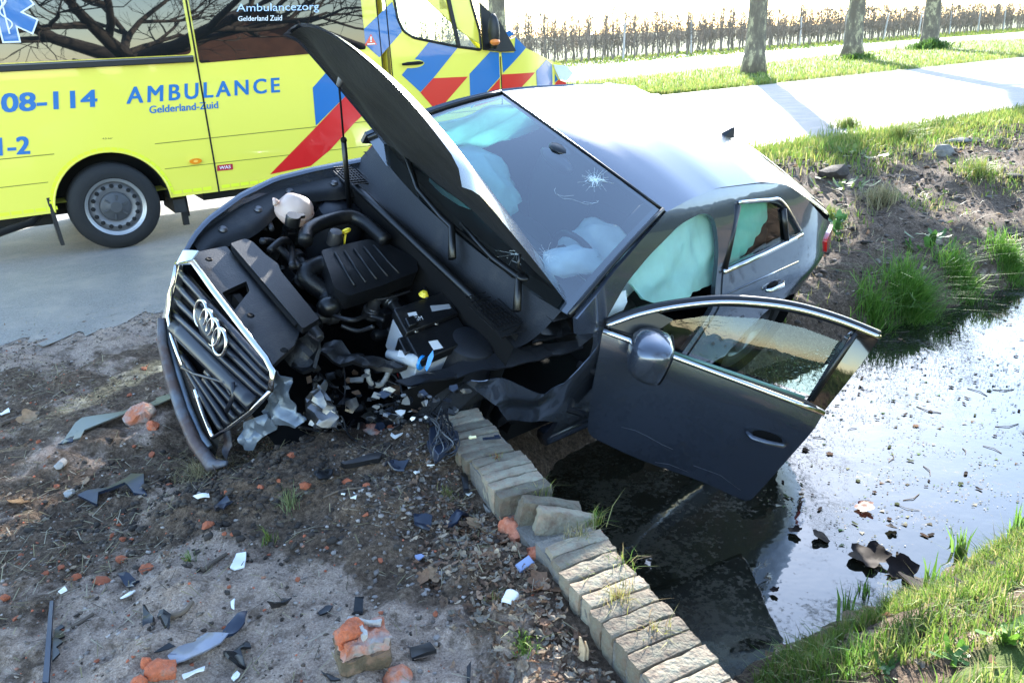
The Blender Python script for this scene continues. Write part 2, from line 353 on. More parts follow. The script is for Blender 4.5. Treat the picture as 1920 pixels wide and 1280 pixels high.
# ---- water
def water_mat():
    m = bpy.data.materials.new('ditch_water'); m.use_nodes = True; nt = m.node_tree; L = nt.links.new; b = nt.nodes['Principled BSDF']
    b.inputs['Base Color'].default_value = (.012, .012, .008, 1); b.inputs['Roughness'].default_value = .03; b.inputs['IOR'].default_value = 2.0
    tc = nt.nodes.new('ShaderNodeTexCoord'); n = node(nt, 'ShaderNodeTexNoise', Scale=5.0, Detail=3.0); L(tc.outputs['Object'], n.inputs['Vector'])
    u = nt.nodes.new('ShaderNodeBump'); u.inputs['Strength'].default_value = .10; u.inputs['Distance'].default_value = .02; L(n.outputs[0], u.inputs['Height']); L(u.outputs[0], b.inputs['Normal'])
    # thin broken film of scum on the surface
    f1 = node(nt, 'ShaderNodeTexNoise', Scale=2.6, Detail=9.0, Roughness=.75); L(tc.outputs['Object'], f1.inputs['Vector']); f2 = node(nt, 'ShaderNodeTexNoise', Scale=34.0, Detail=6.0, Roughness=.7); L(tc.outputs['Object'], f2.inputs['Vector'])
    at = nt.nodes.new('ShaderNodeVertexColor'); at.layer_name = 'col'
    ad = nt.nodes.new('ShaderNodeMath'); ad.operation = 'MULTIPLY_ADD'; ad.inputs[1].default_value = .8; L(f2.outputs[0], ad.inputs[0]); L(f1.outputs[0], ad.inputs[2])
    ad2 = nt.nodes.new('ShaderNodeMath'); ad2.operation = 'MULTIPLY_ADD'; ad2.inputs[1].default_value = .17; L(at.outputs[0], ad2.inputs[0]); L(ad.outputs[0], ad2.inputs[2])
    r = nt.nodes.new('ShaderNodeMapRange'); r.inputs[1].default_value = 1.02; r.inputs[2].default_value = 1.16; r.inputs[4].default_value = .8; L(ad2.outputs[0], r.inputs[0])
    d = nt.nodes.new('ShaderNodeBsdfPrincipled'); d.inputs['Base Color'].default_value = (.030, .028, .018, 1); d.inputs['Roughness'].default_value = .6; d.inputs['Specular IOR Level'].default_value = .3
    x = nt.nodes.new('ShaderNodeMixShader'); L(r.outputs[0], x.inputs[0]); L(b.outputs[0], x.inputs[1]); L(d.outputs[0], x.inputs[2]); L(x.outputs[0], nt.nodes['Material Output'].inputs[0])
    return m
wa = np.array([.87, .49]); wn = np.array([-.49, .87]); wc = np.array([2.8, 4.9])
wp = [tuple(wc + wa * a + wn * c) for a, c in ((-4.2, -1.6), (40, -1.6), (40, 1.5), (-1.2, 1.5))]
wp[0] = tuple(WP0 + WN * .14 + WD * 1.7); wp[3] = tuple(WP0 + WN * .14 - WD * .8)
wtr = panel('water', [wp[0], wp[1], wp[2], (1.2, 6.4), wp[3]], lambda a, b_: (a, b_, WATER_Z), water_mat(), step=.8); tag(wtr, kind='structure')
_c = wtr.data.color_attributes.new('col', 'FLOAT_COLOR', 'POINT')
for i, v in enumerate(wtr.data.vertices):   # where the scum has drifted together: by the wall and along the far bank
    k = float(sstep(1.9, .9, wall_w(v.co.x, v.co.y)) + .55 * sstep(.1, .9, ditch_v(v.co.x, v.co.y))); _c.data[i].color = (min(1, k),) * 3 + (1,)

# ---- brick headwall of the crossing
def brick_mat(name, base, lich):
    return pm(name, base, .93, var=.35, vscale=22, bump=.9, bscale=70, dirt=lich, dirt_amt=.55, dscale=14)
BR_TOP = brick_mat('weathered_brick', (.185, .132, .092), (.215, .20, .145)); BR_RED = brick_mat('broken_red_brick', (.42, .105, .045), (.50, .20, .12)); BR_LOW = brick_mat('old_brick', (.27, .17, .13), (.24, .22, .19))
MORTAR = pm('mortar', (.15, .135, .115), .95, var=.25, vscale=30, bump=.8, bscale=120)
def rough_brick(name, L, W, H, seed, mat, amp=.004, rnd_=.35, cuts=5, chip=0.0):
    bm = bmesh.new(); bmesh.ops.create_cube(bm, size=1.0); bmesh.ops.subdivide_edges(bm, edges=bm.edges[:], cuts=cuts, use_grid_fill=True); mn = min(L, W, H) * .5
    for v in bm.verts:
        p = Vector((v.co.x * L, v.co.y * W, v.co.z * H)); q = Vector((max(-L / 2 + mn * rnd_, min(L / 2 - mn * rnd_, p.x)), max(-W / 2 + mn * rnd_, min(W / 2 - mn * rnd_, p.y)), max(-H / 2 + mn * rnd_, min(H / 2 - mn * rnd_, p.z)))); d = p - q
        if d.length > mn * rnd_: p = q + d.normalized() * mn * rnd_
        s_ = Vector((seed * 7.1, seed * 3.3, 0)); p += Vector((mnoise.noise(p * 38 + s_), mnoise.noise(p * 38 + s_ + Vector((9, 0, 0))), mnoise.noise(p * 38 + s_ + Vector((0, 9, 0))))) * amp + Vector((mnoise.noise(p * 120 + s_), 0, mnoise.noise(p * 120 - s_))) * amp * .5
        if chip:
            k = mnoise.noise(p * 16 + s_); p *= 1 - chip * max(0, k)
        v.co = p
    me = bpy.data.meshes.new(name); bm.to_mesh(me); bm.free(); smooth(me, 50); me.materials.append(mat); return me
def per_object_tone(m, k=.42):
    nt = m.node_tree; b = nt.nodes['Principled BSDF']; src = b.inputs['Base Color'].links[0].from_socket; oi = nt.nodes.new('ShaderNodeObjectInfo'); r = nt.nodes.new('ShaderNodeMapRange'); r.inputs[3].default_value = 1 - k; r.inputs[4].default_value = 1 + k; nt.links.new(oi.outputs['Random'], r.inputs[0])
    x = nt.nodes.new('ShaderNodeMix'); x.data_type = 'RGBA'; x.blend_type = 'MULTIPLY'; x.inputs[0].default_value = 1; nt.links.new(src, x.inputs[6]); nt.links.new(r.outputs[0], x.inputs[7]); nt.links.new(x.outputs[2], b.inputs['Base Color'])
for m_ in (BR_TOP, BR_LOW, BR_RED): per_object_tone(m_)
def brick_mesh(name, L, W, H, seed, mat, rough=.004, chip=0.0):
    bm = bmesh.new(); bmesh.ops.create_cube(bm, size=1.0)
    bmesh.ops.bevel(bm, geom=bm.edges[:], offset=.05, segments=2, affect='EDGES')
    r_ = random.Random(seed)
    for v in bm.verts:
        v.co = Vector((v.co.x * L, v.co.y * W, v.co.z * H)) + Vector((r_.gauss(0, rough), r_.gauss(0, rough * .6), r_.gauss(0, rough)))
        if chip and v.co.x > L * .3: v.co.x -= r_.uniform(0, chip)
    me = bpy.data.meshes.new(name); bm.to_mesh(me); bm.free(); smooth(me, 30); me.materials.append(mat); return me
wall = empty('brick_wall', (WP0[0], WP0[1], 0), math.atan2(WD[1], WD[0]))
tag(wall, 'low weathered brick headwall along the ditch, its far end knocked loose', 'wall')
# wall frame: +x towards us, +y to the ditch side
top_me = [rough_brick('brick', .198, .0595, .105, 10 + i, BR_TOP, .006, .30, 4, .0) for i in range(9)]
low_me = [brick_mesh('brick', .2, .095, .052, 40 + i, BR_LOW, .003) for i in range(4)]
x = -.34; i = 0
while x < 1.62:
    if not (.36 < x < .68):
        o = link('brick', top_me[i % 9], None, wall); settle = .02 * math.sin(x * 2.2)
        o.location = (x, .105 + rnd.gauss(0, .005) + (.012 if x > .5 else 0), .045 + rnd.gauss(0, .0025) + settle * .6); o.rotation_euler = (rnd.gauss(0, .015), rnd.gauss(0, .015), math.pi / 2 + rnd.gauss(0, .015) + (.05 if x > .6 else -.03))
    x += .0615 + rnd.uniform(-.002, .003); i += 1
for c in range(7):
    for side in (0, 1):
        x = -.28 + (c % 2) * .1
        while x < 1.6:
            if c < 3 or side == 1:
                o = link('brick', low_me[(c + i) % 4], None, wall); o.location = (x, .05 + side * .11, -.04 - c * .062 + .001 * i % .003); o.rotation_euler = (0, 0, rnd.gauss(0, .012)); i += 1
            x += .212
mb = MB(); mb.box((.66, .105, -.55), (1.96, .15, 1.16)); mb.build('mortar_core', MORTAR, wall)
mb = MB()
x = -.42
mb.box((-.02, .105, .042), (.66, .185, .09)); mb.box((1.12, .115, .042), (1.0, .19, .09)); mb.build('mortar_bed', MORTAR, wall)
# dislodged bricks in the gap
for nm, loc, rot, me in (('brick', (.44, .15, .052), (.10, .28, 1.36), rough_brick('brick', .21, .056, .10, 91, BR_TOP, .008)), ('brick', (.512, .175, .040), (-.16, .30, 1.28), rough_brick('brick', .20, .056, .10, 92, BR_TOP, .008)),):
    o = link(nm, me, None, wall); o.location = loc; o.rotation_euler = rot
for loc, rot, sz, sd_ in (((.63, .195, .030), (.2, .2, 1.4), (.11, .065, .07), 3), ((.42, .03, -.010), (.1, .3, .2), (.10, .06, .08), 4), ((.665, .12, .02), (.1, -.1, 1.5), (.15, .055, .07), 5), ((.60, .06, .0), (.1, .1, 1.2), (.12, .06, .08), 8), ((.34, .06, .0), (.5, .2, 1.2), (.09, .05, .08), 6)):
    o = link('brick', rough_brick('brick', *sz, sd_, BR_RED, .014, .3, 4, .25), None, wall); o.location = loc; o.rotation_euler = rot

# ---- trees
def bark_mat():
    m = bpy.data.materials.new('plane_bark'); m.use_nodes = True; nt = m.node_tree; L = nt.links.new; b = nt.nodes['Principled BSDF']
    tc = nt.nodes.new('ShaderNodeTexCoord'); mp = nt.nodes.new('ShaderNodeMapping'); mp.inputs['Scale'].default_value = (1, 1, .45); L(tc.outputs['Object'], mp.inputs[0])
    n = node(nt, 'ShaderNodeTexNoise', Scale=5.0, Detail=6.0, Roughness=.7); L(mp.outputs[0], n.inputs['Vector'])
    r = nt.nodes.new('ShaderNodeValToRGB'); e = r.color_ramp.elements; e[0].position = .42; e[0].color = (.12, .095, .07, 1); e[1].position = .66; e[1].color = (.40, .35, .22, 1)
    q = e.new(.55); q.color = (.17, .14, .10, 1); q = e.new(.58); q.color = (.33, .28, .17, 1); L(n.outputs[0], r.inputs[0]); L(r.outputs[0], b.inputs['Base Color']); b.inputs['Roughness'].default_value = .9
    u = nt.nodes.new('ShaderNodeBump'); u.inputs['Strength'].default_value = .6; u.inputs['Distance'].default_value = .03; L(n.outputs[0], u.inputs['Height']); L(u.outputs[0], b.inputs['Normal']); return m
BARK = bark_mat(); TWIG = pm('twig_bark', (.13, .105, .08), .9)
def branches(mb, p, d, r, ln, depth, rr, droop=.0, minr=.006, kids=(2, 3), spread=.55):
    n = 4; P = [p]; R_ = [r]; q = Vector(p); dd = Vector(d).normalized()
    for i in range(n):
        dd = (dd + Vector((rr.gauss(0, .13), rr.gauss(0, .13), rr.gauss(.03, .1) - droop))).normalized(); q = q + dd * ln / n; P.append(tuple(q)); R_.append(r * (1 - .42 * (i + 1) / n))
    mb.tube(P, R_, 8 if r > .1 else (5 if r > .03 else 3), cap=False)
    if depth <= 0 or r < minr: return
    k = rr.randint(*kids)
    for j in range(k):
        t = rr.uniform(.45, 1) if j else 1.0; idx = min(n, max(1, int(round(t * n)))); side = Vector((rr.gauss(0, 1), rr.gauss(0, 1), rr.gauss(.15, .6))); side = (side - dd * side.dot(dd)).normalized()
        nd = (dd + side * rr.uniform(spread * .7, spread * 1.5)).normalized(); branches(mb, P[idx], nd, R_[idx] * rr.uniform(.62, .85), ln * rr.uniform(.62, .88), depth - 1, rr, droop, minr, kids, spread)
def tree_meshes(seed, trunk_h, r0, depth=6, limb=3.2, flare=1.45, kids=(2, 3), spread=.55, start=5, up=.6):
    rr = random.Random(seed); tb = MB(); P = []; R_ = []
    for i in range(13):
        t = i / 12; P.append((rr.gauss(0, .015) + .05 * math.sin(t * 3 + seed), rr.gauss(0, .015), -.12 + t * (trunk_h + .12))); R_.append(r0 * (1 + (flare - 1) * math.exp(-t * trunk_h * 2.2)) * (1 - .22 * t) * rr.uniform(.97, 1.03))
    tb.tube(P, R_, 16); cb = MB(); rt = R_[-1]
    for k in range(start):
        a = 6.283 * k / start + rr.uniform(-.4, .4); d = Vector((math.cos(a), math.sin(a), rr.uniform(up * .6, up * 1.7)))
        branches(cb, (P[-1][0], P[-1][1], trunk_h - .15 - rr.uniform(0, .12) * trunk_h * (k > 1)), d, rt * rr.uniform(.5, .75), limb * rr.uniform(.8, 1.2), depth, rr, 0, .007, kids, spread)
    return tb, cb
tb, cb = tree_meshes(11, 9.0, .345, 6, 3.6, start=6)
ptree = empty('plane_tree'); tb.build('trunk', BARK, ptree, ang=180); cb.build('crown', TWIG, ptree, ang=180)
tlabels = ['mottled plane tree trunk by the road, nearest of the row, wide shadow at its foot', 'middle plane tree of the roadside row, its foot flared in bright grass', 'farthest plane tree of the row with a tuft of dark grass round its foot', 'plane tree half hidden behind the cab of the yellow ambulance']
for k, (px, py, rz, s) in enumerate(((1416, 138, 0, .98), (1597, 108, 1.3, 1.14), (1738, 90, 2.6, 1.26), (962, 118, 4.0, 1.0))):
    o = ptree if k == 0 else copy_tree(ptree); p = onz(px, py)
    if k == 3: p = onz(937, 160); s = .9
    o.location = p; o.rotation_euler = (0, 0, rz); o.scale = (s, s, 1.0); tag(o, tlabels[k], 'tree', 'plane trees along the road')
# broad old tree and a barn across the road from us: seen mirrored in the ambulance windows
tb, cb = tree_meshes(29, 1.9, .33, 5, 2.8, start=5, kids=(3, 5), spread=.75, up=.34)
t = empty('old_tree', (5.3, -2.6, -.05), .6); tb.build('trunk', pm('dark_bark', (.09, .07, .05), .9, var=.3, bump=.8, bscale=25), t, ang=180); cb.build('crown', MATS['dark_bark'], t, ang=180)
tag(t, 'bare spreading tree with thick low limbs mirrored in the ambulance side windows', 'tree')
barn = empty('barn', (27.5, -18.5, 0), math.atan2(.61, -.79) + math.pi / 2)
mb = MB(); mb.box((0, 0, 1.1), (9.4, 9.4, 2.2)); mb.build('wall', pm('barn_brick', (.17, .075, .042), .9, var=.25, vscale=2), barn)
mb = MB(); mb.add([(-4.7, -4.7, 2.2), (4.7, -4.7, 2.2), (0, -4.7, 4.6), (-4.7, 4.7, 2.2), (4.7, 4.7, 2.2), (0, 4.7, 4.6)], [(0, 1, 2), (4, 3, 5)]); mb.build('gable', MATS['barn_brick'], barn)
for sgn in (-1, 1):
    mb = MB(); mb.add([(sgn * 5.4, -5.2, 1.95), (0, -5.2, 4.75), (0, 5.2, 4.75), (sgn * 5.4, 5.2, 1.95)], [(0, 1, 2, 3)]); mb.build('roof', pm('barn_roof', (.05, .045, .045), .8), barn, thick=.22)
for xx in (-2.6, 0.2, 2.9):
    mb = MB(); mb.box((xx, -4.72, 1.1), (1.3, .12, 1.5)); mb.build('window', pm('dark_pane', (.02, .02, .025), .1), barn)
tag(barn, 'brown brick barn with a dark gabled roof mirrored in the ambulance window', 'barn')

# ---- orchard behind the cycle path: spindle trees in rows
OW = pm('orchard_wood', (.20, .17, .135), .9, var=.25, vscale=3); orch_me = []
for k in range(7):
    rr = random.Random(50 + k); mb = MB(); H = rr.uniform(1.9, 2.4)
    P = [(rr.gauss(0, .03), rr.gauss(0, .03), -.1 + H * i / 6) for i in range(7)]; mb.tube(P, [.055 - .006 * i for i in range(7)], 5, cap=False)
    for j in range(44):
        z = rr.uniform(.45, H * .97); a = rr.uniform(0, 6.283); ln = rr.uniform(.25, .75) * (1.15 - z / H * .6); up = rr.uniform(.1, 1.0)
        p0 = (0, 0, z); p1 = (math.cos(a) * ln * .5, math.sin(a) * ln * .5, z + up * ln * .4); p2 = (math.cos(a) * ln * .8 + rr.gauss(0, .06), math.sin(a) * ln * .8 + rr.gauss(0, .06), z + up * ln * 1.0)
        mb.tube([p0, p1, p2], [.018, .013, .007], 3, cap=False)
        for _ in range(3):
            e = Vector(p1).lerp(Vector(p2), rr.random()); mb.tube([e, e + Vector((rr.gauss(0, .1), rr.gauss(0, .1), rr.uniform(.08, .3)))], [.009, .005], 3, cap=False)
    o = mb.build('orchard_tree', OW, None, ang=180); orch_me.append(o.data); bpy.data.objects.remove(o)
A = onz(1075, 119); B = onz(1912, 56); rd = (B - A); rl = np.linalg.norm(rd); rd /= rl; rn = np.array([-rd[1], rd[0], 0])
cnt = 0
for row in range(4):
    s = -8.0 + row * .37
    while s < rl + (14 if row else 6) and cnt < 300:
        p = A + rd * s + rn * row * 3.1 + rn * rnd.gauss(0, .08)
        o = link('orchard_tree', orch_me[rnd.randrange(7)]); o.location = p; sc = rnd.uniform(1.08, 1.3); o.scale = (sc, sc, sc); o.rotation_euler = (rnd.gauss(0, .03), rnd.gauss(0, .03), rnd.uniform(0, 6.28))
        tag(o, 'bare thin orchard tree standing in the long rows beyond the path', 'tree', 'orchard trees in rows'); cnt += 1
        s += (.98 if row < 2 else 1.5) + rnd.uniform(-.12, .12)
POST = pm('pale_post', (.45, .43, .40), .8); mb = MB(); mb.box((0, 0, .95), (.09, .09, 2.3)); pmesh = mb.build('orchard_post', POST).data; bpy.data.objects.remove(bpy.data.objects['orchard_post'])
for k in range(11):
    p = A + rd * (4 + k * 6.6) + rn * -.25; o = link('orchard_post', pmesh); o.location = p; o.rotation_euler = (rnd.gauss(0, .05), rnd.gauss(0, .05), .5)
    tag(o, '%s pale slim post along the orchard row, counted from the ambulance end' % ('first second third fourth fifth sixth seventh eighth ninth tenth eleventh'.split()[k]), 'post', 'posts in the orchard row')
# hedge added out of view at the right to darken the flank's reflections
mb = MB(); mb.ball((0, 0, 2.0), (3.0, 16, 4.6), 60, 26, .35); hg = mb.build('hedge', pm('hedge_leaf', (.03, .045, .015), .9, var=.5, vscale=3, bump=1.0, bscale=8), None, ang=180); hg.location = (38, 7, 0); tag(hg, 'tall dark hedge off to the right, added out of view to darken reflections', 'hedge')
# low dead-stem growth filling the far rows
nb = 5200; s = nr.uniform(-10, rl + 40, nb); rw = nr.integers(2, 8, nb); bx = A[0] + rd[0] * s + rn[0] * rw * 3.1; by = A[1] + rd[1] * s + rn[1] * rw * 3.1
hh = nr.uniform(.8, 2.2, nb); z0 = nr.uniform(0, 1.0, nb) * .9; wdt = nr.uniform(.01, .03, nb); dx = nr.normal(0, .25, nb)
Vb = np.stack([np.stack([bx - wdt, by, z0], 1), np.stack([bx + wdt, by, z0], 1), np.stack([bx + dx, by + nr.normal(0, .2, nb), np.minimum(z0 + hh, 2.35)], 1)], 1).reshape(-1, 3)
tag(fastmesh('orchard_twigs', Vb, np.arange(nb * 3).reshape(-1, 3), OW), 'mass of thin bare twigs in the deeper orchard rows', 'orchard', kind='stuff')

# ---- grass and weeds
GRASS = pm('grass_blade', (.1, .16, .03), .55, attr=True, trans=.45)
def blades(name, pts, h, wd, lean, cols, label, cat, kind='stuff', segs=2):
    pts = np.asarray(pts); n = len(pts); h = np.broadcast_to(h, n) * nr.uniform(.55, 1.25, n); a = nr.uniform(0, 6.283, n); b_ = nr.uniform(0, 6.283, n); ln = h * np.abs(nr.normal(0, lean, n)); wv = np.broadcast_to(wd, n) * nr.uniform(.7, 1.3, n)
    ux, uy = np.cos(b_) * wv, np.sin(b_) * wv; lx, ly = np.cos(a) * ln, np.sin(a) * ln; o0 = np.zeros(n)
    base = pts; mid = base + np.stack([lx * .32, ly * .32, h * .6], 1); tip = base + np.stack([lx, ly, h * (1 - .25 * np.minimum(1, ln / h))], 1); U = np.stack([ux, uy, o0], 1)
    V = np.stack([base - U, base + U, mid + U * .7, mid - U * .7, tip], 1).reshape(-1, 3); k = np.arange(n)[:, None] * 5
    T = np.concatenate([k + np.array([0, 1, 2]), k + np.array([0, 2, 3]), k + np.array([3, 2, 4])]); cols = np.asarray(cols); c = cols[nr.integers(0, len(cols), n)] * nr.uniform(.7, 1.25, (n, 1)); c = np.repeat(c, 5, 0)
    o = fastmesh(name, V, T, GRASS, col=c); tag(o, label, cat, None, kind); return o
LUSH = [(.10, .19, .025), (.14, .23, .04), (.08, .15, .02), (.17, .24, .05)]; DRY = [(.30, .25, .13), (.24, .20, .10), (.36, .31, .18)]; MIXG = LUSH + [(.22, .23, .06), (.30, .28, .10), (.26, .27, .06), (.2, .24, .04)]
DEEP = [(.09, .22, .02), (.13, .27, .035), (.07, .16, .015), (.18, .30, .05)]
def on_terr(x, y): return np.stack([x, y, terr(x, y)], 1)
# verge strip along the top of the far bank
n = 26000; a = nr.uniform(0, 1, n) ** 1.0; v = np.clip(nr.normal(4.35, .42, n), 3.3, 5.35); u = nr.uniform(-1.5, 16, n); x = wc[0] + wa[0] * u + wn[0] * v; y = wc[1] + wa[1] * u + wn[1] * v
blades('verge_grass', on_terr(x, y), .12, .006, .5, MIXG, 'strip of bright grass along the road edge above the ditch', 'grass')
# far verge, between road and cycle path
n = 24000; u = nr.uniform(0, 1, n) ** 1.6; e0 = np.array([4.08, 21.5]); e1 = np.array([40, 46.6]); fr = nr.uniform(0, 1, n) ** 1.5; bx = e0[0] + (e1[0] - e0[0]) * u; by = e0[1] + (e1[1] - e0[1]) * u; k = fr * (6 + 8 * u); x = bx - .57 * k; y = by + .82 * k
blades('far_verge_grass', on_terr(x, y), .13, .012, .5, MIXG + [(.25, .28, .08)], 'sunlit grass verge under the roadside trees', 'grass')
# grass between the cycle path and the orchard rows
n = 16000; u = nr.uniform(-12, 85, n); k = nr.uniform(-4.5, 3.5, n); x = A[0] + rd[0] * u + rn[0] * k; y = A[1] + rd[1] * u + rn[1] * k
blades('orchard_grass', on_terr(x, y), .16, .03, .5, MIXG, 'grass strip along the foot of the orchard rows', 'grass')
# near right bank
n = 60000; u = nr.uniform(-3.7, 2.4, n); v = -1.27 - np.abs(nr.normal(0, .62, n)); x = wc[0] + wa[0] * u + wn[0] * v; y = wc[1] + wa[1] * u + wn[1] * v; ok = (wall_w(x, y) > .30) & (terr(x, y) > -.72); x, y = x[ok], y[ok]
patchy = (np.sin(x * 9 + 2 * np.sin(y * 7)) + np.sin(y * 11 + x * 4)) > -.75; x, y = x[patchy], y[patchy]
blades('bank_grass', on_terr(x, y), .078, .0022, .8, LUSH + [(.2, .24, .06), (.28, .25, .11)], 'sunlit grass on the near bank of the ditch', 'grass')
# sparse weeds on the far soil bank
n = 26000; u = nr.uniform(-1, 12, n); v = nr.uniform(1.15, 4.0, n); x = wc[0] + wa[0] * u + wn[0] * v; y = wc[1] + wa[1] * u + wn[1] * v; cl = (np.sin(x * 3.1 + 2 * np.sin(y * 2.3)) + np.sin(y * 4.3 - x * 2.2) + nr.normal(0, .55, n)) > .85; x, y = x[cl], y[cl]
blades('bank_weeds', on_terr(x, y), .085, .0045, 1.0, MIXG + DRY, 'thin weeds and grass scattered over the bare soil bank', 'weeds')
# dead stalks lying on the bank
n = 2600; u = nr.uniform(-1.5, 12, n); v = nr.uniform(1.0, 4.2, n); x = wc[0] + wa[0] * u + wn[0] * v; y = wc[1] + wa[1] * u + wn[1] * v
blades('bank_straw', on_terr(x, y) + np.array([0, 0, .004]), .06, .0035, 3.0, DRY + [(.14, .10, .07), (.10, .07, .05)], 'dead stalks and roots lying on the soil bank', 'litter')
def tuft(name, px, py, n, h, rad, wd, cols, label, cat='grass tuft', lean=1.0, group=None):
    p = G(px, py); r_ = np.abs(nr.normal(0, rad, n)); a = nr.uniform(0, 6.283, n); x = p[0] + r_ * np.cos(a); y = p[1] + r_ * np.sin(a)
    o = blades(name, on_terr(x, y), h, wd, lean, cols, label, cat, None); o['group'] = group or 'grass tufts'; return o
for px, py, n, h, rd_, lb in ((1712, 585, 2200, .27, .12, 'large lush grass tuft at the water edge, biggest on the far bank'), (1640, 600, 420, .26, .11, 'small grass tuft low on the far bank beside the open door corner'), (1815, 555, 400, .20, .12, 'grass tuft at the foot of the far bank, right of the biggest one'),
    (1895, 500, 900, .20, .12, 'tall grass tuft high above the water at the right edge'), (1790, 520, 300, .30, .10, 'leaning grass clump behind the biggest tuft'), (1690, 265, 420, .24, .10, 'bright grass clump at the top of the soil bank'), (1835, 330, 380, .22, .15, 'yellow green weed patch in the middle of the soil bank'),
    (1590, 240, 520, .22, .16, 'dark green grass clump in the shadow of the tree at the bank top'), (1560, 415, 180, .16, .07, 'weed tuft close behind the car tail'), (1650, 380, 320, .20, .11, 'dry grey grass tuft half way up the soil bank')):
    tuft('grass_tuft', px, py, n, h, rd_, .0035, (DRY + [(.2, .2, .1)]) if 'dry' in lb else (DEEP if py > 450 else MIXG), lb)
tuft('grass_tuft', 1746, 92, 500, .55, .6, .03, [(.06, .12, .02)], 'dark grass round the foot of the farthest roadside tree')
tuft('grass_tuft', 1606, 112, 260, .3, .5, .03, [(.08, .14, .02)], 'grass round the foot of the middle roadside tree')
# ================================================================== AMBULANCE
AP = onz(235, 466); AD = np.array([0.8480648, 0.5298924, 0]); AD /= np.linalg.norm(AD); AN = np.array([-AD[1], AD[0], 0])   # along the vehicle, away from us
amb = empty('ambulance', tuple(AP), math.atan2(AD[1], AD[0])); tag(amb, 'yellow ambulance van with blue and red chevrons parked behind the wrecked car', 'ambulance')
def ay(u, z):
    y = .02 + .012 * max(0, z - 1.1) ** 2 + .012 * max(0, .7 - z)
    if u > 3.75: y += ((min(u, 4.9) - 3.75) / 1.0) ** 2 * .36
    return y
def AU(px, py):
    d = ray(px, py); o = CP - AP; lo, hi = 3.0, 14.0; pv = None
    for t in np.linspace(3, 14, 1100):
        q = o + d * t; u = q @ AD; y = q @ AN; z = q[2]; g = y - ay(u, z)
        if g >= 0:
            if pv is not None: f = pv[0] / (pv[0] - g); q = pv[1] * (1 - f) + q * f
            return (float(q @ AD), float(q[2]))
        pv = (g, q)
    return (4.8, float(q[2]))
def AM(off): return lambda u, z: (u, ay(u, z) - off, z)
def apx(L): return [AU(*p) for p in L]
YEL = pm('ambulance_yellow', (.80, .71, .085), .32, coat=.8); BLU = pm('ambulance_blue', (.004, .135, .40), .3, coat=.8); RED = pm('ambulance_red', (.66, .012, .012), .3, coat=.8)
BLK = pm('black_plastic', (.008, .008, .009), .5, var=.2); RUB = pm('tyre_rubber', (.009, .009, .0095), .8, bump=.3, bscale=90); DKG = pm('dark_gap', (.006, .006, .006), .9)
TINT = pm('dark_window_film', (.006, .008, .01), .015, spec=1.0); TINT.node_tree.nodes['Principled BSDF'].inputs['IOR'].default_value = 1.48
CABG = glass('cab_glass', (.72, .86, .86)); TAPE = pm('reflective_tape', (.80, .85, .03), .4); STEEL = pm('painted_steel_rim', (.16, .16, .165), .45, metal=.3, var=.15); CHALK = pm('rim_edge', (.34, .34, .34), .4, metal=.6)
WHT = pm('white_print', (.8, .8, .8), .4)
zl = lambda u: .375
WR = .40  # arch radius
def arch(cx, cz, r, n=18, a0=0.0, a1=math.pi): return [(cx + r * math.cos(a0 + (a1 - a0) * i / n), cz + r * math.sin(a0 + (a1 - a0) * i / n)) for i in range(n + 1)]
gapu = AU(380, 180)[0]; d0 = AU(716, 112)[0]; d1 = AU(735, 129)[0]
zs = .372
a_r = arch(.0, .36, .445, 20, -.02, math.pi + .02)
rear = [(-1.35, zs), (-.445, zs)] + a_r[::-1][1:-1] + [(.445, zs), (gapu - .006, zs), (gapu - .006, 2.80), (-1.35, 2.80)]
wz0, wz1 = 1.50, 2.32
win_r = fillet([(-1.2, wz0 + .03), (gapu - .03, wz0 + .03), (gapu - .03, wz1), (-1.2, wz1)], .05)
panel('side_panel', rear, AM(0), YEL, amb, step=.12, thick=.02, off=-1)
slide = [(gapu + .006, zs), (d0 - .006, zs), (d0 - .006, 2.80), (gapu + .006, 2.80)]
panel('sliding_door', slide, AM(0), YEL, amb, step=.12, thick=.02, off=-1)
panel('side_window', win_r, AM(.006), TINT, amb, step=.12)
s1 = AU(678, 20)[0]
panel('side_window', fillet([(gapu + .02, AU(372, 119)[1]), (s1, AU(678, 93)[1]), (s1, wz1), (gapu + .02, wz1)], .02), AM(.006), TINT, amb, step=.12)
mb = MB(); mb.box(((-1.2 + gapu) / 2 - .012, .013, wz0 - .005), (gapu + 1.2 - .03, .05, .055)); mb.build('window_rail', BLK, amb, bevel=.006)
mb = MB(); mb.box(((-1.2 + gapu) / 2 - .012, -.012, wz0 + .014), (gapu + 1.2 - .03, .012, .01)); mb.build('window_rail_lip', pm('rail_grey', (.12, .12, .13), .4), amb)
# cab door with a real window opening
dfe = AU(938, 130)[0]
cw = apx([(738, -8), (745, 35), (756, 58), (775, 71), (858, 88), (902, 94), (899, 60), (885, 12), (872, -30)]); cw = cw[:-1] + [(cw[-1][0], 2.14), (cw[0][0] + .02, 2.18)]
door = [(d1, zs)] + apx([(936, 190)])[:0] + [(dfe, zs), (dfe, 1.36), (AU(905, 40)[0] + .06, 1.66), (3.02, 2.34), (2.75, 2.44), (d1, 2.44)]
arf = arch(3.665, .36, .445, 20, -.02, math.pi + .02)
door = [(d1, zs), (3.665 - .445, zs)] + [p for p in arf[::-1][1:-1] if p[0] < dfe - .01] + [(dfe, AU(936, 165)[1] - .1), (dfe, 1.37), (3.45, 1.62), (3.02, 2.34), (2.75, 2.42), (d1, 2.42)]
panel('cab_door', door, AM(0), YEL, amb, holes=[fillet(cw, .03)], step=.1, thick=.02, off=-1)
def scale_poly(P, k):
    c = np.mean(P, 0); return [tuple(c + (np.array(p) - c) * k) for p in P]
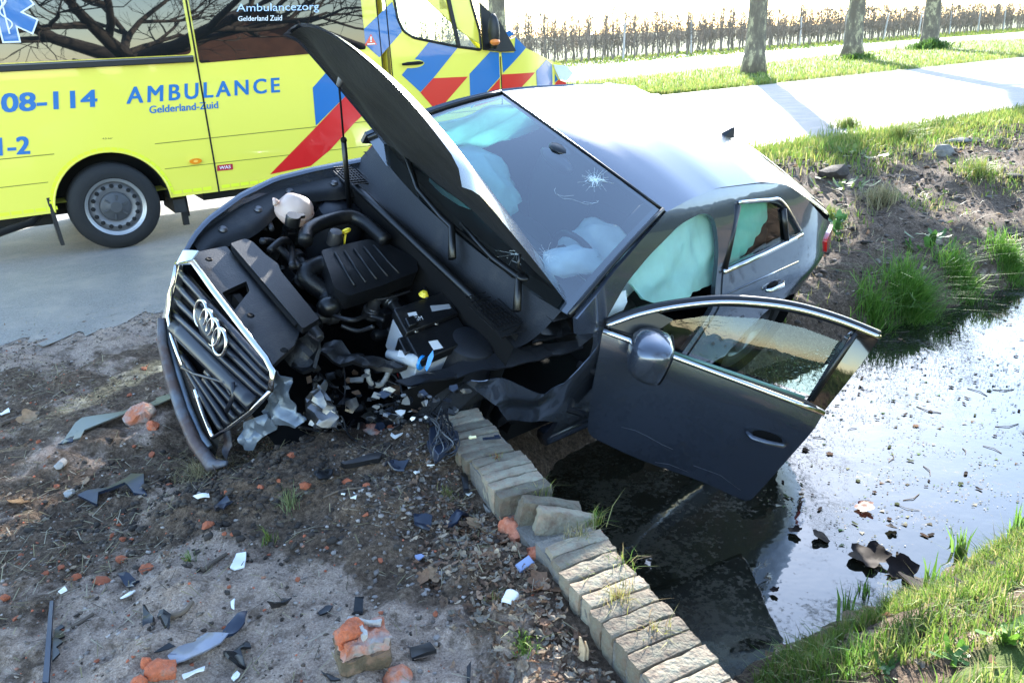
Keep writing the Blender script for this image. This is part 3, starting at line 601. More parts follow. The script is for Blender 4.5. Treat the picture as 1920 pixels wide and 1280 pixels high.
o = panel('cab_window', scale_poly(cw, 1.02), AM(-.012), CABG, amb, step=.15)
mb = MB(); mb.tube([AM(.004)(*p) for p in fillet(cw, .03)] + [AM(.004)(*fillet(cw, .03)[0])], .014, 6, cap=False); mb.build('window_seal', BLK, amb)
p0, p1 = AU(840, 0), AU(859, 86); dv = (np.array(p0) - p1); p0 = tuple(np.array(p1) + dv * 1.7)
panel('window_bar', [(p1[0] - .02, p1[1]), (p1[0] + .02, p1[1]), (p0[0] + .02, p0[1]), (p0[0] - .02, p0[1])], AM(.008), BLK, amb, step=.1, thick=.02)
panel('mirror_sail', apx([(898, 5), (935, 42), (965, 96), (940, 98), (905, 94)]), AM(.01), BLK, amb, step=.1, thick=.03)
# front wing
hl = apx([(1036, 121), (1062, 124), (1072, 138), (1060, 152), (1048, 149)])
wing = [(dfe + .012, AU(936, 165)[1] - .1)] + [p for p in arf[::-1] if p[0] > dfe + .02] + [(4.15, zs), (4.62, .40), (4.72, .62), (4.76, .95)] + apx([(1072, 136), (1050, 119), (1024, 110), (985, 90), (966, 70)]) + [(3.74, 1.45), (dfe + .012, 1.36)]
panel('front_wing', wing, AM(0), YEL, amb, step=.08, thick=.02, off=-1)
panel('headlight', hl, AM(.006), pm('headlight_lens', (.75, .78, .82), .08, coat=1), amb, step=.05, thick=.03)
# hull: far side, roof, rear, bulkhead, cab floor, front
WID = 1.98
mb = MB()
mb.grid(1, 1, lambda a, b_: (-1.35 + a * (gapu + 1.35 + 1.68), WID, zs + b_ * 2.43))
mb.grid(1, 1, lambda a, b_: (-1.35, .02 + a * (WID - .02), zs + b_ * 2.25))
mb.grid(1, 1, lambda a, b_: (d1 - .03, .04 + a * (WID - .06), .45 + b_ * 2.34))
mb.grid(2, 8, lambda a, b_: (-1.35 + a * 4.3, ay(0, 2.6) + b_ * (WID - ay(0, 2.6)), 2.80 + .13 * math.sin(math.pi * b_) ** .6))
mb.grid(1, 1, lambda a, b_: (-1.3 + a * 5.7, .06 + b_ * 1.8, .44)); mb.build('hull', YEL, amb, sm=False)
fd = [(d1, zs), (3.7, zs), (3.7, 1.37), (3.45, 1.62), (3.02, 2.34), (2.75, 2.42), (d1, 2.42)]; fw = [(d1 + .06, 1.40), (3.5, 1.40), (3.36, 1.68), (2.98, 2.28), (d1 + .06, 2.30)]
panel('cab_door', fd, lambda u, z: (u, WID - .02 - .05 * max(0, z - 1.1) ** 2, z), YEL, amb, holes=[fw], step=.2, thick=.02)
panel('cab_window', fw, lambda u, z: (u, WID - .03 - .05 * max(0, z - 1.1) ** 2, z), CABG, amb, step=0)
def ws(a, b_):
    y = .16 + a * (WID - .3); k = math.sin(math.pi * a); u = 3.82 + .12 * k - (3.82 - 2.92 + .02 * k) * b_; return (u, y, 1.40 + .98 * b_)
mb = MB(); mb.grid(12, 8, ws); mb.build('windscreen', CABG, amb, ang=180)
for a in (0, 1):
    mb = MB(); mb.tube([ws(a, t / 6) for t in range(7)], .05, 8); mb.build('windscreen_pillar', YEL, amb)
mb = MB(); mb.box((2.86, WID / 2, 2.62), (.36, 1.5, .26)); mb.build('light_bar', BLU, amb, bevel=.05)  # out of view, added to block sun passing over the cab roof
mb = MB(); mb.grid(3, 8, lambda a, b_: (2.55 + a * .45, .12 + b_ * (WID - .2), 2.40 + .10 * math.sin(math.pi * b_) ** .6 - .05 * a)); mb.build('cab_roof', YEL, amb, ang=180)
def hood(a, b_):
    y = a * WID; t = abs(a - .5) * 2; u = 3.84 + .12 * (1 - t * t) + b_ * (.85 + .12 * (1 - t * t)); z = 1.42 - .34 * b_ - .12 * b_ ** 3 + .05 * (1 - t ** 3) - .1 * t ** 4 * (.2 + b_); yy = y + (.5 - a) * .55 * (b_ ** 2) + (.5 - a) * .12; return (u, yy, z)
mb = MB(); mb.grid(16, 10, hood); mb.build('bonnet', YEL, amb, ang=180)
mb = MB()
def nose(a, b_):
    t = abs(a - .5) * 2; return (4.80 + .12 * (1 - t * t) - .08 * b_, .24 + a * (WID - .5), .4 + .55 * b_)
mb.grid(10, 4, nose); mb.build('grille_panel', BLK, amb)
# chevrons, each a flat film on the panels
for m_, P in ((BLU, [(586, 165), (622, 124), (655, 173), (592, 236)]), (BLU, [(679, 58), (735, 4), (753, 60), (711, 108), (680, 80)]), (BLU, [(753, 141), (804, 79), (858, 90), (812, 147), (788, 173)]),
    (RED, [(506, 327), (593, 238), (655, 173), (678, 218), (664, 231), (619, 281), (583, 311)]), (RED, [(788, 174), (812, 147), (877, 144), (825, 204), (816, 206)]), (RED, [(690, 279), (705, 265), (716, 277)]),
    (BLU, [(880, 139), (919, 97), (935, 99), (937, 145), (884, 203), (882, 201)]), (RED, [(888, 201), (937, 147), (937, 186)]), (RED, [(941, 140), (1003, 136), (967, 174), (940, 184), (940, 147)]),
    (BLU, [(966, 70), (986, 90), (943, 137), (940, 99), (964, 99)]), (BLU, [(948, 62), (955, 56), (964, 65), (952, 70)]), (BLU, [(1005, 133), (1024, 112), (1035, 121), (1046, 150), (1033, 165), (1007, 168)]), (RED, [(1035, 165), (1047, 150), (1061, 155), (1063, 163)])):
    panel('chevron_film', apx(P), AM(.0035), m_, amb, step=.08)
# seams: thin dark lines with a pale edge
def seam(P, wd=.008, m_=None, nm='panel_gap', off=.0015):
    for i in range(len(P) - 1):
        a, b_ = np.array(P[i]), np.array(P[i + 1]); t = (b_ - a) / np.linalg.norm(b_ - a); n_ = np.array([-t[1], t[0]]) * wd / 2
        panel(nm, [tuple(a - n_), tuple(b_ - n_), tuple(b_ + n_), tuple(a + n_)], AM(off), m_ or DKG, amb, step=.1)
LINE = pm('seam_shade', (.18, .17, .015), .6)
seam([(gapu, zs), (gapu, 2.6)], .014, off=.005); seam([(d0, zs), (d0, 2.6)], .010, off=.005); seam([(d1 - .004, zs), (d1 - .004, 2.42)], .012, off=.005)
seam([(dfe + .006, .8), (dfe + .006, 1.37)], .012, off=.005)
zb = AU(560, 240)[1]; zc = .62
seam([(-1.35, .833), (-.36, .833)], .007, LINE); seam([(.40, .835), (d0, zb + .0)], .007, LINE); seam([(.44, zc), (d0, zc)], .006, LINE); seam([(-1.35, zc), (-.45, zc)], .006, LINE)
seam([(d0, zb), (dfe, zb)], .007, LINE); seam([(d1, zc), (3.2, zc)], .006, LINE)
# wheels
def wheel(cu, cy, out):
    wtag = empty('wheel', (0, 0, 0)); wtag.parent = amb; wtag.location = (cu, cy, .358)
    wd = .235; R_ = .358; mb = MB()
    mb.lathe([(.235, .0), (.245, -.012), (.27, -.016), (.30, -.012), (.335, .004), (.352, .025), (R_, .055)] + sum([[(R_, .055 + .036 * i + .002), (R_, .055 + .036 * i + .026), (R_ - .010, .055 + .036 * i + .028), (R_ - .010, .055 + .036 * i + .034)] for i in range(4)], []) + [(.352, .215), (.30, .24), (.235, .235)], 64)
    mb.build('tyre', RUB, wtag)
    mb = MB(); mb.lathe([(.222, .004), (.236, -.006), (.243, .004), (.236, .012), (.222, .012), (.21, .02), (.205, .16)], 48); mb.build('rim_flange', CHALK, wtag)
    mb = MB(); mb.lathe([(.21, .03), (.20, .05), (.19, .04), (.165, .022), (.14, .03), (.12, .042), (.0, .045)], 48); mb.build('rim', STEEL, wtag)
    mb = MB()
    for k in range(16):
        a = 6.283 * k / 16; mb.lathe([(.0, .008), (.0165, .010), (.019, .02)], 10, 'y', (.172 * math.cos(a), .008, .172 * math.sin(a)))
    mb.build('vent_holes', DKG, wtag)
    mb = MB(); mb.lathe([(.0, -.006), (.045, -.005), (.05, .0), (.095, .004), (.118, .016), (.125, .045)], 40)
    for k in range(6):
        a = 6.283 * k / 6 + .3; mb.box((.082 * math.cos(a), .0, .082 * math.sin(a)), (.04, .014, .012), Matrix.Rotation(-a, 3, 'Y'))
    mb.build('hub_cap', pm('hub_grey', (.05, .052, .056), .5), wtag); return wtag
w0 = wheel(0, 0.0, -1); w1 = copy_tree(w0, amb); w1.location = (3.665, 0.02, .358); w2 = copy_tree(w0, amb); w2.location = (0, WID, .358); w2.rotation_euler = (0, 0, math.pi); w3 = copy_tree(w0, amb); w3.location = (3.665, WID - .02, .358); w3.rotation_euler = (0, 0, math.pi)
for cu in (0, 3.665):
    mb = MB(); mb.add([(p[0], .03, p[1]) for p in arch(cu, .36, .445, 20, -.02, math.pi + .02)] + [(p[0], .36, p[1]) for p in arch(cu, .36, .445, 20, -.02, math.pi + .02)], [(i, i + 1, i + 22, i + 21) for i in range(20)]); mb.add([(cu - .45, .36, .3), (cu + .45, .36, .3), (cu + .45, .36, .84), (cu - .45, .36, .84)], [(0, 1, 2, 3)]); mb.build('wheel_housing', DKG, amb)
    mb = MB(); P = arch(cu, .36, .452, 24, .05, math.pi - .05); mb.tube([(p[0], .016, p[1]) for p in P], .008, 6); mb.build('arch_lip', YEL, amb)
mb = MB(); mb.box((-.465, .12, .30), (.03, .2, .40), Matrix.Rotation(-.06, 3, 'Y')); mb.build('mudflap', BLK, amb, bevel=.005)
mb = MB()
for u, y, z, sx, sy, sz in ((.52, .35, .28, .10, .5, .12), (.58, .3, .2, .05, .05, .26), (.63, .45, .22, .04, .04, .2), (1.9, .7, .3, 2.2, .5, .12), (-.9, .5, .28, .9, .3, .1), (.5, .9, .3, .06, 1.2, .08)): mb.box((u, y, z), (sx, sy, sz))
mb.build('chassis', pm('underbody', (.02, .02, .02), .8, var=.3), amb)
mb = MB(); mb.tube([(-1.35, .12, .27), (-.9, .12, .25), (-.62, .12, .31), (-.55, .14, .36)], [.045, .045, .04, .03], 8, flat=.5); mb.build('side_step', BLK, amb)
# reflective tape dashes
tp = []
for k in range(11): tp.append((-1.35 + .085 * k, .395))
for k in range(22): tp.append((gapu + .03 + .085 * k, .395))
mb = MB()
for u, z in [(q_, .397) for q_, _ in tp] + [(.47 + .085 * k, .397) for k in range(4)]:
    if -.5 < u < .45: continue
    V = [AM(.003)(u, z), AM(.003)(u + .072, z), AM(.003)(u + .072, z + .028), AM(.003)(u, z + .028)]; mb.add(V, [(0, 1, 2, 3)])
for k in range(26):
    a = .12 + (math.pi - .24) * k / 26; b_ = a + .095
    mb.add([AM(.003)(r * math.cos(t), .36 + r * math.sin(t)) for r, t in ((.458, a), (.486, a), (.486, b_), (.458, b_))], [(0, 1, 2, 3)])
tag(mb.build('reflective_tape', TAPE, amb, sm=False), kind='stuff')
panel('marker_lamp', [(AU(366, 302)[0] + .052 * math.cos(a), AU(366, 302)[1] + .024 * math.sin(a)) for a in np.linspace(0, 6.283, 20)[:-1]], AM(.012), pm('amber_lens', (.85, .25, .01), .2, coat=1), amb, step=.02, thick=.02)
panel('marker_lamp_core', [(AU(366, 302)[0] + .02 * math.cos(a), AU(366, 302)[1] + .011 * math.sin(a)) for a in np.linspace(0, 6.283, 14)[:-1]], AM(.024), pm('amber_core', (.95, .5, .08), .3), amb, step=.02)
q_ = apx([(407, 321), (437, 318), (436, 307), (407, 310)]); panel('badge', fillet(q_, .006), AM(.004), pm('badge_red', (.45, .02, .04), .4), amb, step=.05)
def quad(P, k=0.0): return apx(P)
print_text('badge_lettering', 'WAS', apx([(411, 318), (432, 315.5), (432, 309.5), (411, 312)]), AM(.0065), WHT, amb, .02)
BL2 = pm('lettering_blue', (.005, .14, .40), .35)
print_text('lettering', 'AMBULANCE', apx([(238, 195), (524, 173), (523, 146), (239, 164)]), AM(.004), BL2, amb, .035, 0, 1.3)
print_text('lettering', 'Gelderland-Zuid', apx([(280, 213), (409, 203), (408, 190), (280, 199)]), AM(.004), BL2, amb, .03)
print_text('lettering', '08-114', apx([(4, 211), (181, 200), (180, 169), (3, 176)]), AM(.004), BL2, amb, .05)
print_text('lettering', '1-1-2', apx([(-46, 294), (55, 288), (54, 256), (-48, 261)]), AM(.004), BL2, amb, .05)
print_text('pressure_note', '4,5 bar', apx([(192, 262), (211, 261), (211, 257.5), (192, 258.5)]), AM(.004), BLK, amb)
LB = pm('window_lettering', (.55, .70, .90), .4)
print_text('window_lettering', 'Ambulancezorg', apx([(443, 27), (598, 24), (597, 5), (443, 8)]), AM(.0085), LB, amb)
print_text('window_lettering', 'Gelderland Zuid', apx([(446, 40), (528, 39), (528, 29), (446, 31)]), AM(.0085), WHT, amb, .02)
# warning triangle
panel('warning_sticker', apx([(683, 86), (706, 84), (695, 64)]), AM(.006), RED, amb, step=.05); print_text('warning_mark', '!', apx([(693.5, 79), (696.5, 79), (696.5, 69), (693.5, 69)]), AM(.0075), WHT, amb, .05)
panel('warning_strip', apx([(688, 84.5), (703, 83.3), (703, 81), (688, 82.2)]), AM(.0075), WHT, amb, step=.05)
# six-armed emblem with rod and snake
ec = AU(8, 24); R6 = .185
def star(k):
    out = []
    for i in range(6):
        a = math.pi / 6 + i * math.pi / 3 + math.pi / 3; w_2 = .062 * k + .0
        r_ = .205 * (k if k < 1 else k); ca, sa = math.cos(a), math.sin(a)
        for sx in (-1, 1): out.append((ec[0] + ca * r_ - sa * w_2 * -sx, ec[1] + sa * r_ + ca * w_2 * -sx))
        am = a + math.pi / 6
        out.append((ec[0] + math.cos(am) * w_2 * 2.0 * .98, ec[1] + math.sin(am) * w_2 * 2.0 * .98))
    return out
def starpoly(k):
    P = []
    for i in range(6):
        a = math.pi / 2 - i * math.pi / 3; ca, sa = math.cos(a), math.sin(a); wv = .052 * k; r_ = .20 + .012 * (k > 1)
        P += [(ec[0] + ca * r_ - sa * wv, ec[1] + sa * r_ + ca * wv), (ec[0] + ca * r_ + sa * wv, ec[1] + sa * r_ - ca * wv)]
        am = a - math.pi / 6; P.append((ec[0] + math.cos(am) * wv * 2, ec[1] + math.sin(am) * wv * 2))
    return P
panel('emblem_border', starpoly(1.18), AM(.009), WHT, amb, step=0); panel('emblem', starpoly(.96), AM(.0115), BLU, amb, step=0)
mb = MB(); mb.tube([AM(.014)(ec[0], ec[1] + t) for t in (-.15, .15)], .006, 6); mb.build('emblem_rod', WHT, amb)
mb = MB(); mb.tube([AM(.016)(ec[0] + .035 * math.sin(t * 9) * (1 - .3 * t), ec[1] - .12 + .24 * t) for t in np.linspace(0, 1, 40)], [.004 + .006 * t for t in np.linspace(0, 1, 40)], 6); mb.build('emblem_snake', WHT, amb)
# door handle, mirror, interior
hc = AU(772, 120)
panel('handle_recess', [(hc[0] + .135 * math.cos(a), hc[1] + .04 * math.sin(a)) for a in np.linspace(0, 6.283, 24)[:-1]], AM(.005), YEL, amb, step=.03)
mb = MB(); mb.tube([AM(.015)(hc[0] - .11, hc[1]), AM(.04)(hc[0] - .07, hc[1] + .004), AM(.045)(hc[0] + .05, hc[1] + .006), AM(.02)(hc[0] + .11, hc[1] + .004)], [.012, .019, .021, .014], 10, flat=.6); mb.build('door_handle', BLK, amb)
mc = AU(912, 60); mir = MB()
mir.ball((mc[0] - .0, -.12, mc[1] - .0), (.055, .075, .17), 14, 10); o = mir.build('door_mirror', BLK, amb); 
mb = MB(); mb.tube([AM(0)(mc[0] + .05, mc[1] - .12), (mc[0], -.12, mc[1] - .14)], [.035, .03], 8); mb.build('mirror_arm', BLK, amb)
mb = MB(); mb.ball((mc[0] - .01, -.15, mc[1] - .10), (.05, .055, .035), 12, 6); mb.build('mirror_indicator', pm('amber_dark', (.7, .22, .05), .3), amb)
mb = MB(); mb.box((2.95, .5, .75), (.5, .5, .3)); mb.box((2.75, .5, 1.2), (.14, .48, .85), Matrix.Rotation(-.15, 3, 'Y')); mb.box((2.70, .5, 1.75), (.1, .26, .25)); mb.build('cab_seat', pm('seat_grey', (.05, .05, .055), .8), amb, bevel=.05)
mb = MB(); mb.tube([(3.35 + .05 * math.sin(t), .5 + .2 * math.cos(t), 1.3 + .19 * math.sin(t)) for t in np.linspace(0, 6.283, 25)], .016, 8); mb.box((3.55, .95, 1.22), (.35, 1.7, .3)); mb.build('cab_dashboard', BLK, amb)
# ================================================================== WRECKED CAR
RC = np.array([[-0.7137479035, 0.6137856498, 0.3373886577], [-0.6980559772, -0.6627842242, -0.2709887910], [0.0572868486, -0.4289338506, 0.9015175921]]); CT = np.array([-0.8235930774, 3.7872382623, -0.1309005178])
mw = Matrix.Identity(4)
for i in range(3):
    for j in range(3): mw[i][j] = RC[i][j]
    mw[i][3] = CT[i]
car = empty('wrecked_car', mat=mw); tag(car, 'dark grey saloon with crushed front, raised bonnet and open door, tipped into the ditch', 'car')
def V(s, y, z): return (0.88 - s, y, z)
CO = RC.T @ (CP - CT); CO = np.array([0.88 - CO[0], CO[1], CO[2]])
def cray(px, py):
    d = RC.T @ ray(px, py); return np.array([-d[0], d[1], d[2]])
def CUt(px, py, ax, val):
    d = cray(px, py); i = 'syz'.index(ax); return CO + d * ((val - CO[i]) / d[i])
def CU(px, py, ax, val): return tuple(float(k) for k in CUt(px, py, ax, val))
def CV(px, py, ax, val): return V(*CU(px, py, ax, val))
def CPL(px, py, p0, n):
    d = cray(px, py); p0 = np.array(p0); n = np.array(n); return tuple(CO + d * (np.dot(p0 - CO, n) / np.dot(d, n)))
SZ = [0.10, 0.15, 0.25, 0.45, 0.65, 0.80, 0.875, 0.905, 0.97, 1.03, 1.1, 1.25, 1.34, 1.38, 1.6]; SY = [.76, .80, .85, .868, .882, .892, .888, .868, .835, .808, .775, .69, .62, .575, .3]
YZ = np.linspace(.1, 1.6, 301); YY = np.interp(YZ, SZ, SY); YY = np.convolve(np.pad(YY, 8, 'edge'), np.ones(17) / 17, 'valid')
def ys(s, z):
    y = float(np.interp(z, YZ, YY))
    if s < .8: y -= ((.8 - s) / .8) ** 2 * .2
    if s > 3.3: y -= ((s - 3.3) / .95) ** 2 * .26
    return y
def CS(px, py, off=0.0):
    d = cray(px, py); pv = None
    for t in np.linspace(1.5, 9, 1500):
        q = CO + d * t; g = q[1] - ys(q[0], q[2]) - off
        if pv is not None and pv[0] > 0 and g <= 0:
            f = pv[0] / (pv[0] - g); q = pv[1] * (1 - f) + q * f; return (float(q[0]), float(q[2]))
        pv = (g, q)
    return (float(q[0]), float(q[2]))
def SM(off=0.0, side=1): return lambda s, z: V(s, side * (ys(s, z) + off), z)
PAINT = pm('grey_car_paint', (.068, .080, .106), .25, metal=.65, coat=.9, dirt=(.13, .12, .105), dirt_amt=.31, dscale=9)
INNER = pm('inner_paint', (.018, .020, .026), .45, metal=.3, var=.2); CHR = pm('chrome_trim', (.62, .62, .62), .14, metal=1.0); ALU = pm('bare_metal', (.20, .20, .205), .38, metal=.9, var=.25, bump=.3, bscale=20)
PLA = pm('engine_plastic', (.0065, .007, .0085), .40, spec=.4, var=.25, bump=.15, bscale=160, dirt=(.030, .027, .024), dirt_amt=.38, dscale=5); PLB = pm('satin_black', (.0045, .005, .006), .33, var=.15); MAT = pm('matt_black', (.005, .005, .0055), .8, spec=.2); 
GLS = glass('windscreen_glass', (.74, .86, .90), 2.9, .015); SGL = glass('side_glass', (.62, .84, .78), 1.6); AIRB = pm('airbag_green_lit', (.50, .80, .74), .85, bump=.5, bscale=9, var=.08, trans=.5); AIRW = pm('airbag_white', (.80, .86, .85), .85, bump=.6, bscale=7, var=.1, trans=.35); WHP = pm('white_plastic', (.72, .72, .70), .45, var=.1); BLUP = pm('blue_cap', (.02, .24, .62), .35)  # mint airbag colour paints in sunlight through green-tinted glass
SEAT = pm('seat_cloth', (.022, .022, .025), .85, var=.2); LINER = pm('bonnet_liner', (.006, .006, .0065), .8, bump=.5, bscale=40)
# ---- left flank: one pressing with two openings
WA = (3.42, .315); WRD = .36
arch_r = [(WA[0] + WRD * math.cos(a), WA[1] + WRD * math.sin(a)) for a in np.linspace(-.25, math.pi + .25, 22)]
outer = [(1.42, .20), (2.95, .20)] + arch_r[::-1] + [(3.86, .22), (4.06, .32), (4.10, .62), (4.10, .88), (4.05, .98), (3.90, 1.045), (3.70, 1.11), (3.52, 1.19), (3.36, 1.27), (3.15, 1.345), (2.85, 1.385), (2.45, 1.388), (2.15, 1.37), (1.93, 1.338), (1.70, 1.252), (1.50, 1.160), (1.25, 1.015), (1.26, .95), (1.39, .93)]
hole_f = fillet([(1.43, .955), (1.585, 1.10), (1.78, 1.195), (2.02, 1.28), (2.22, 1.307), (2.335, 1.285), (2.375, 1.15), (2.37, .9), (2.33, .40), (2.2, .27), (1.55, .27), (1.44, .36), (1.42, .7)], .06)
wq = [CS(*p) for p in ((1384, 383), (1440, 379), (1464, 383), (1500, 436), (1430, 470), (1358, 503))]
hole_r = fillet([wq[0], wq[1], wq[2], wq[3], wq[4], wq[5]], [.02, .05, .05, .03, .0, .03])
flank = panel('body_side', outer, SM(0), PAINT, car, holes=[hole_f, hole_r], step=.03, thick=.025, off=-1, ang=50)
flr = panel('body_side', outer, SM(0, -1), PAINT, car, holes=[hole_f, hole_r], step=.12, thick=.02, ang=60)
panel('side_window', hole_r, SM(-.012, -1), pm('dark_glass', (.02, .03, .03), .03, spec=.8), car, step=.2)
panel('side_window', hole_f[:1] + [(p[0], p[1]) for p in hole_f[1:] if p[1] > .93], SM(-.012, -1), SGL, car, step=.2)
panel('passenger_door', [(1.40, .22), (2.42, .22), (2.42, .95), (1.40, .95)], SM(-.03, -1), PAINT, car, step=.2, thick=.02)
# rear door skin and trim
drear = fillet([(2.435, .235), (2.93, .235), (3.02, .48), (3.14, .70), (3.27, .80), (3.335, .93), (3.34, 1.075)] + [(wq[4][0], wq[4][1] - .012), (2.432, wq[5][1] - .005)], [.02, .03, .05, .05, .05, .03, .01, 0, .01])
rd = panel('rear_door', drear, SM(.006), PAINT, car, step=.06, thick=.02, off=-1, ang=60)
def trim(name, P, mp, mat, par, r=.011, flat=.5): mb = MB(); mb.tube([mp(*p) for p in P], r, 8, flat=flat); return mb.build(name, mat, par, ang=180)
belt = [(wq[5][0] - .02, wq[5][1] - .008), (wq[4][0], wq[4][1] - .014), (3.20, 1.083), (wq[3][0] + .012, wq[3][1] - .004)]
trim('chrome_strip', belt, SM(.012), CHR, car, .014)
trim('chrome_strip', spl([(wq[0][0] - .005, wq[0][1] + .012), (wq[1][0], wq[1][1] + .014), (wq[2][0] + .015, wq[2][1] + .012), (wq[3][0] + .014, wq[3][1])], 6), SM(.010), CHR, car, .010)
trim('window_frame', [(wq[0][0] - .012, wq[0][1]), (wq[5][0] - .008, wq[5][1])], SM(.004), PLB, car, .022)
wd_ = ((CS(1468, 392)), CS(1474, 452)); trim('window_bar', wd_, SM(.004), PLB, car, .017)
panel('rear_window', [wq[0], wq[1], (wd_[0][0] - .02, wd_[0][1]), (wd_[1][0], wd_[1][1]), wq[4], wq[5]], SM(-.012), SGL, car, step=.1)
panel('quarter_window', [(wd_[0][0] + .02, wd_[0][1]), wq[2], wq[3], (wd_[1][0] + .02, wd_[1][1] + .01)], SM(-.010), pm('dark_glass', (.02, .03, .03), .03, spec=.8), car, step=.1)
hx, hz = CS(1449, 534)
def handle(mp, x0, x1, z0, z1, par):
    mb = MB(); mb.ball((0, 0, 0), (1, 1, 1), 16, 10); P = [mp((x0 + x1) / 2 + v[0] * .075, (z0 + z1) / 2 + v[2] * .032) for v in mb.V]; q = MB(); q.add([(p[0], p[1] + (.004 if v[1] > 0 else -.004), p[2]) for p, v in zip(P, mb.V)], mb.F); h0 = q.build('handle_recess', MAT, par, ang=180)
    mb = MB(); pts = [np.array(mp(x0 + (x1 - x0) * t, z0 + (z1 - z0) * t)) for t in np.linspace(0, 1, 7)]; return h0, pts
mb = MB(); y0 = ys(hx, hz)
mb.tube([V(hx - .10, y0 + .012, hz - .006), V(hx - .07, y0 + .034, hz), V(hx + .05, y0 + .038, hz + .012), V(hx + .10, y0 + .015, hz + .012)], [.010, .014, .015, .010], 8, flat=.6); mb.build('door_handle', CHR, rd, ang=180)
mb = MB(); mb.ball(V(hx - .01, y0 + .004, hz), (.07, .006, .028), 14, 6); mb.build('handle_recess', MAT, rd)
trim('shoulder_line', [(2.44, .905), (2.9, .925), (3.3, .945)], SM(.0065), PAINT, rd, .006)
# tail lamp
panel('tail_lamp', fillet([(3.80, .96), (3.90, .98), (4.12, .96), (4.15, .86), (3.95, .84), (3.84, .88)], .02), SM(.006), pm('red_lens', (.55, .012, .008), .12, coat=1), car, step=.05, thick=.02)
# ---- roof, rear screen, boot, tail
def roofz(s, y):
    e = float(np.interp(s, [1.80, 1.93, 2.15, 2.45, 2.85, 3.15, 3.36], [1.31, 1.338, 1.37, 1.388, 1.385, 1.345, 1.275])); he = 0.62 - .02
    return e + .055 * (1 - (y / .62) ** 2)
def roof(a, b_):
    y = (a * 2 - 1); w_ = float(np.interp(b_, [0, .3, .8, 1], [.622, .574, .60, .66])); s0 = 1.93 - .07 * (1 - y * y); s = s0 + (3.36 + .06 * (1 - y * y) - s0) * b_; return V(s, y * w_, roofz(s, y * .62))
mb = MB(); mb.grid(24, 22, roof); mb.build('roof', PAINT, car, ang=180)
def rscreen(a, b_):
    y = a * 2 - 1; p = roof(a, 1); s1 = 3.92 + .05 * (1 - y * y); t = b_; return (p[0] * (1 - t) + (.88 - s1) * t, p[1] * (1 - t) + y * .66 * t, p[2] * (1 - t) + (1.075 + .02 * (1 - y * y)) * t + .03 * math.sin(math.pi * t))
mb = MB(); mb.grid(12, 6, rscreen); mb.build('rear_screen', MATS['dark_glass'], car, ang=180)
def boot(a, b_):
    y = a * 2 - 1; s = 3.92 + .05 * (1 - y * y) + b_ * (.20 + .08 * (1 - y * y)); return V(s, y * (.66 - .06 * b_), 1.065 - .06 * b_ + .02 * (1 - y * y))
mb = MB(); mb.grid(12, 4, boot)
def tail(a, b_):
    y = a * 2 - 1; s = 4.12 + .08 * (1 - y * y) + .06 * math.sin(math.pi * b_) - .05 * b_; return V(s, y * float(np.interp(b_, [0, .4, 1], [.61, .66, .62])), 1.005 + .02 * (1 - y * y) - b_ * .74)
mb.grid(12, 8, tail); mb.build('boot_lid', PAINT, car, ang=60)
fz = CU(1362, 252, 'z', 1.405); mb = MB(); prof = [(0, 0), (.06, .012), (.13, .055), (.155, .062), (.17, .0)]
q = []
for k, w_ in ((1, .018), (-1, .018)):
    pass
mb.add([V(fz[0] - .10 + x, fz[1] + sg * .022 * (1 - z / .07), roofz(fz[0], fz[1]) - .01 + z) for sg in (1, -1) for x, z in prof], [(0, 1, 2, 3, 4), (9, 8, 7, 6, 5), (0, 5, 6, 1), (1, 6, 7, 2), (2, 7, 8, 3), (3, 8, 9, 4)]); mb.build('roof_antenna', PLB, car, sm=False)
# ---- windscreen
BLp = (1.25, .795, 1.02)
def wscr(a, b_):
    y = a * 2 - 1; bx = 1.245 - .10 * (1 - y * y); bz = 1.005 - .02 * (1 - y * y); by = y * .775; tx = 1.925 - .07 * (1 - y * y); tz = roofz(tx, y * .6) - .004; ty = y * .60; t = b_
    return V(bx + (tx - bx) * t, by + (ty - by) * t, bz + (tz - bz) * t + .03 * math.sin(math.pi * t))
mb = MB(); mb.grid(20, 14, wscr); mb.build('windscreen', GLS, car, ang=180)
def wsoff(a, b_, off): 
    e = .01; p = np.array(wscr(a, b_)); u = np.array(wscr(a + e, b_)) - p; v = np.array(wscr(a, b_ + e)) - p; n = np.cross(v, u); n /= np.linalg.norm(n)
    if n[2] < 0: n = -n
    return tuple(p + n * off)
def frit(a0, a1, b0, b1, nm='screen_border'):
    mb = MB(); mb.grid(24, 4, lambda a, b_: wsoff(a0 + (a1 - a0) * a, b0 + (b1 - b0) * b_, -.004)); return mb
mb = frit(0, 1, 0, .085); mb.grid(3, 14, lambda a, b_: wsoff(.97 + .03 * a, b_, -.004)); mb.grid(3, 14, lambda a, b_: wsoff(.03 * a, b_, -.004)); mb.grid(20, 2, lambda a, b_: wsoff(a, .965 + .035 * b_, -.004)); mb.build('screen_border', PLB, car, ang=180)
for sg in (0, 1):
    mb = MB(); mb.tube([wsoff(.0 if sg == 0 else 1.0, t, .004) for t in np.linspace(0, 1, 9)], .012, 6); mb.build('screen_seal', PLB, car, ang=180)
mb = MB(); mb.tube([wsoff(t, 1.0, .004) for t in np.linspace(0, 1, 13)], .006, 6); mb.build('screen_seal', PLB, car, ang=180)
def wspix(px, py):
    best = None
    for _ in range(1):
        A = np.linspace(0, 1, 41); B = np.linspace(0, 1, 31); d = cray(px, py)
        for a in A:
            for b_ in B:
                p = wscr(a, b_); q = np.array([.88 - p[0], p[1], p[2]]) - CO; e = np.linalg.norm(np.cross(q, d))
                if best is None or e < best[0]: best = (e, a, b_)
    return best[1], best[2]
CRK = pm('glass_crack', (.75, .85, .88), .4)
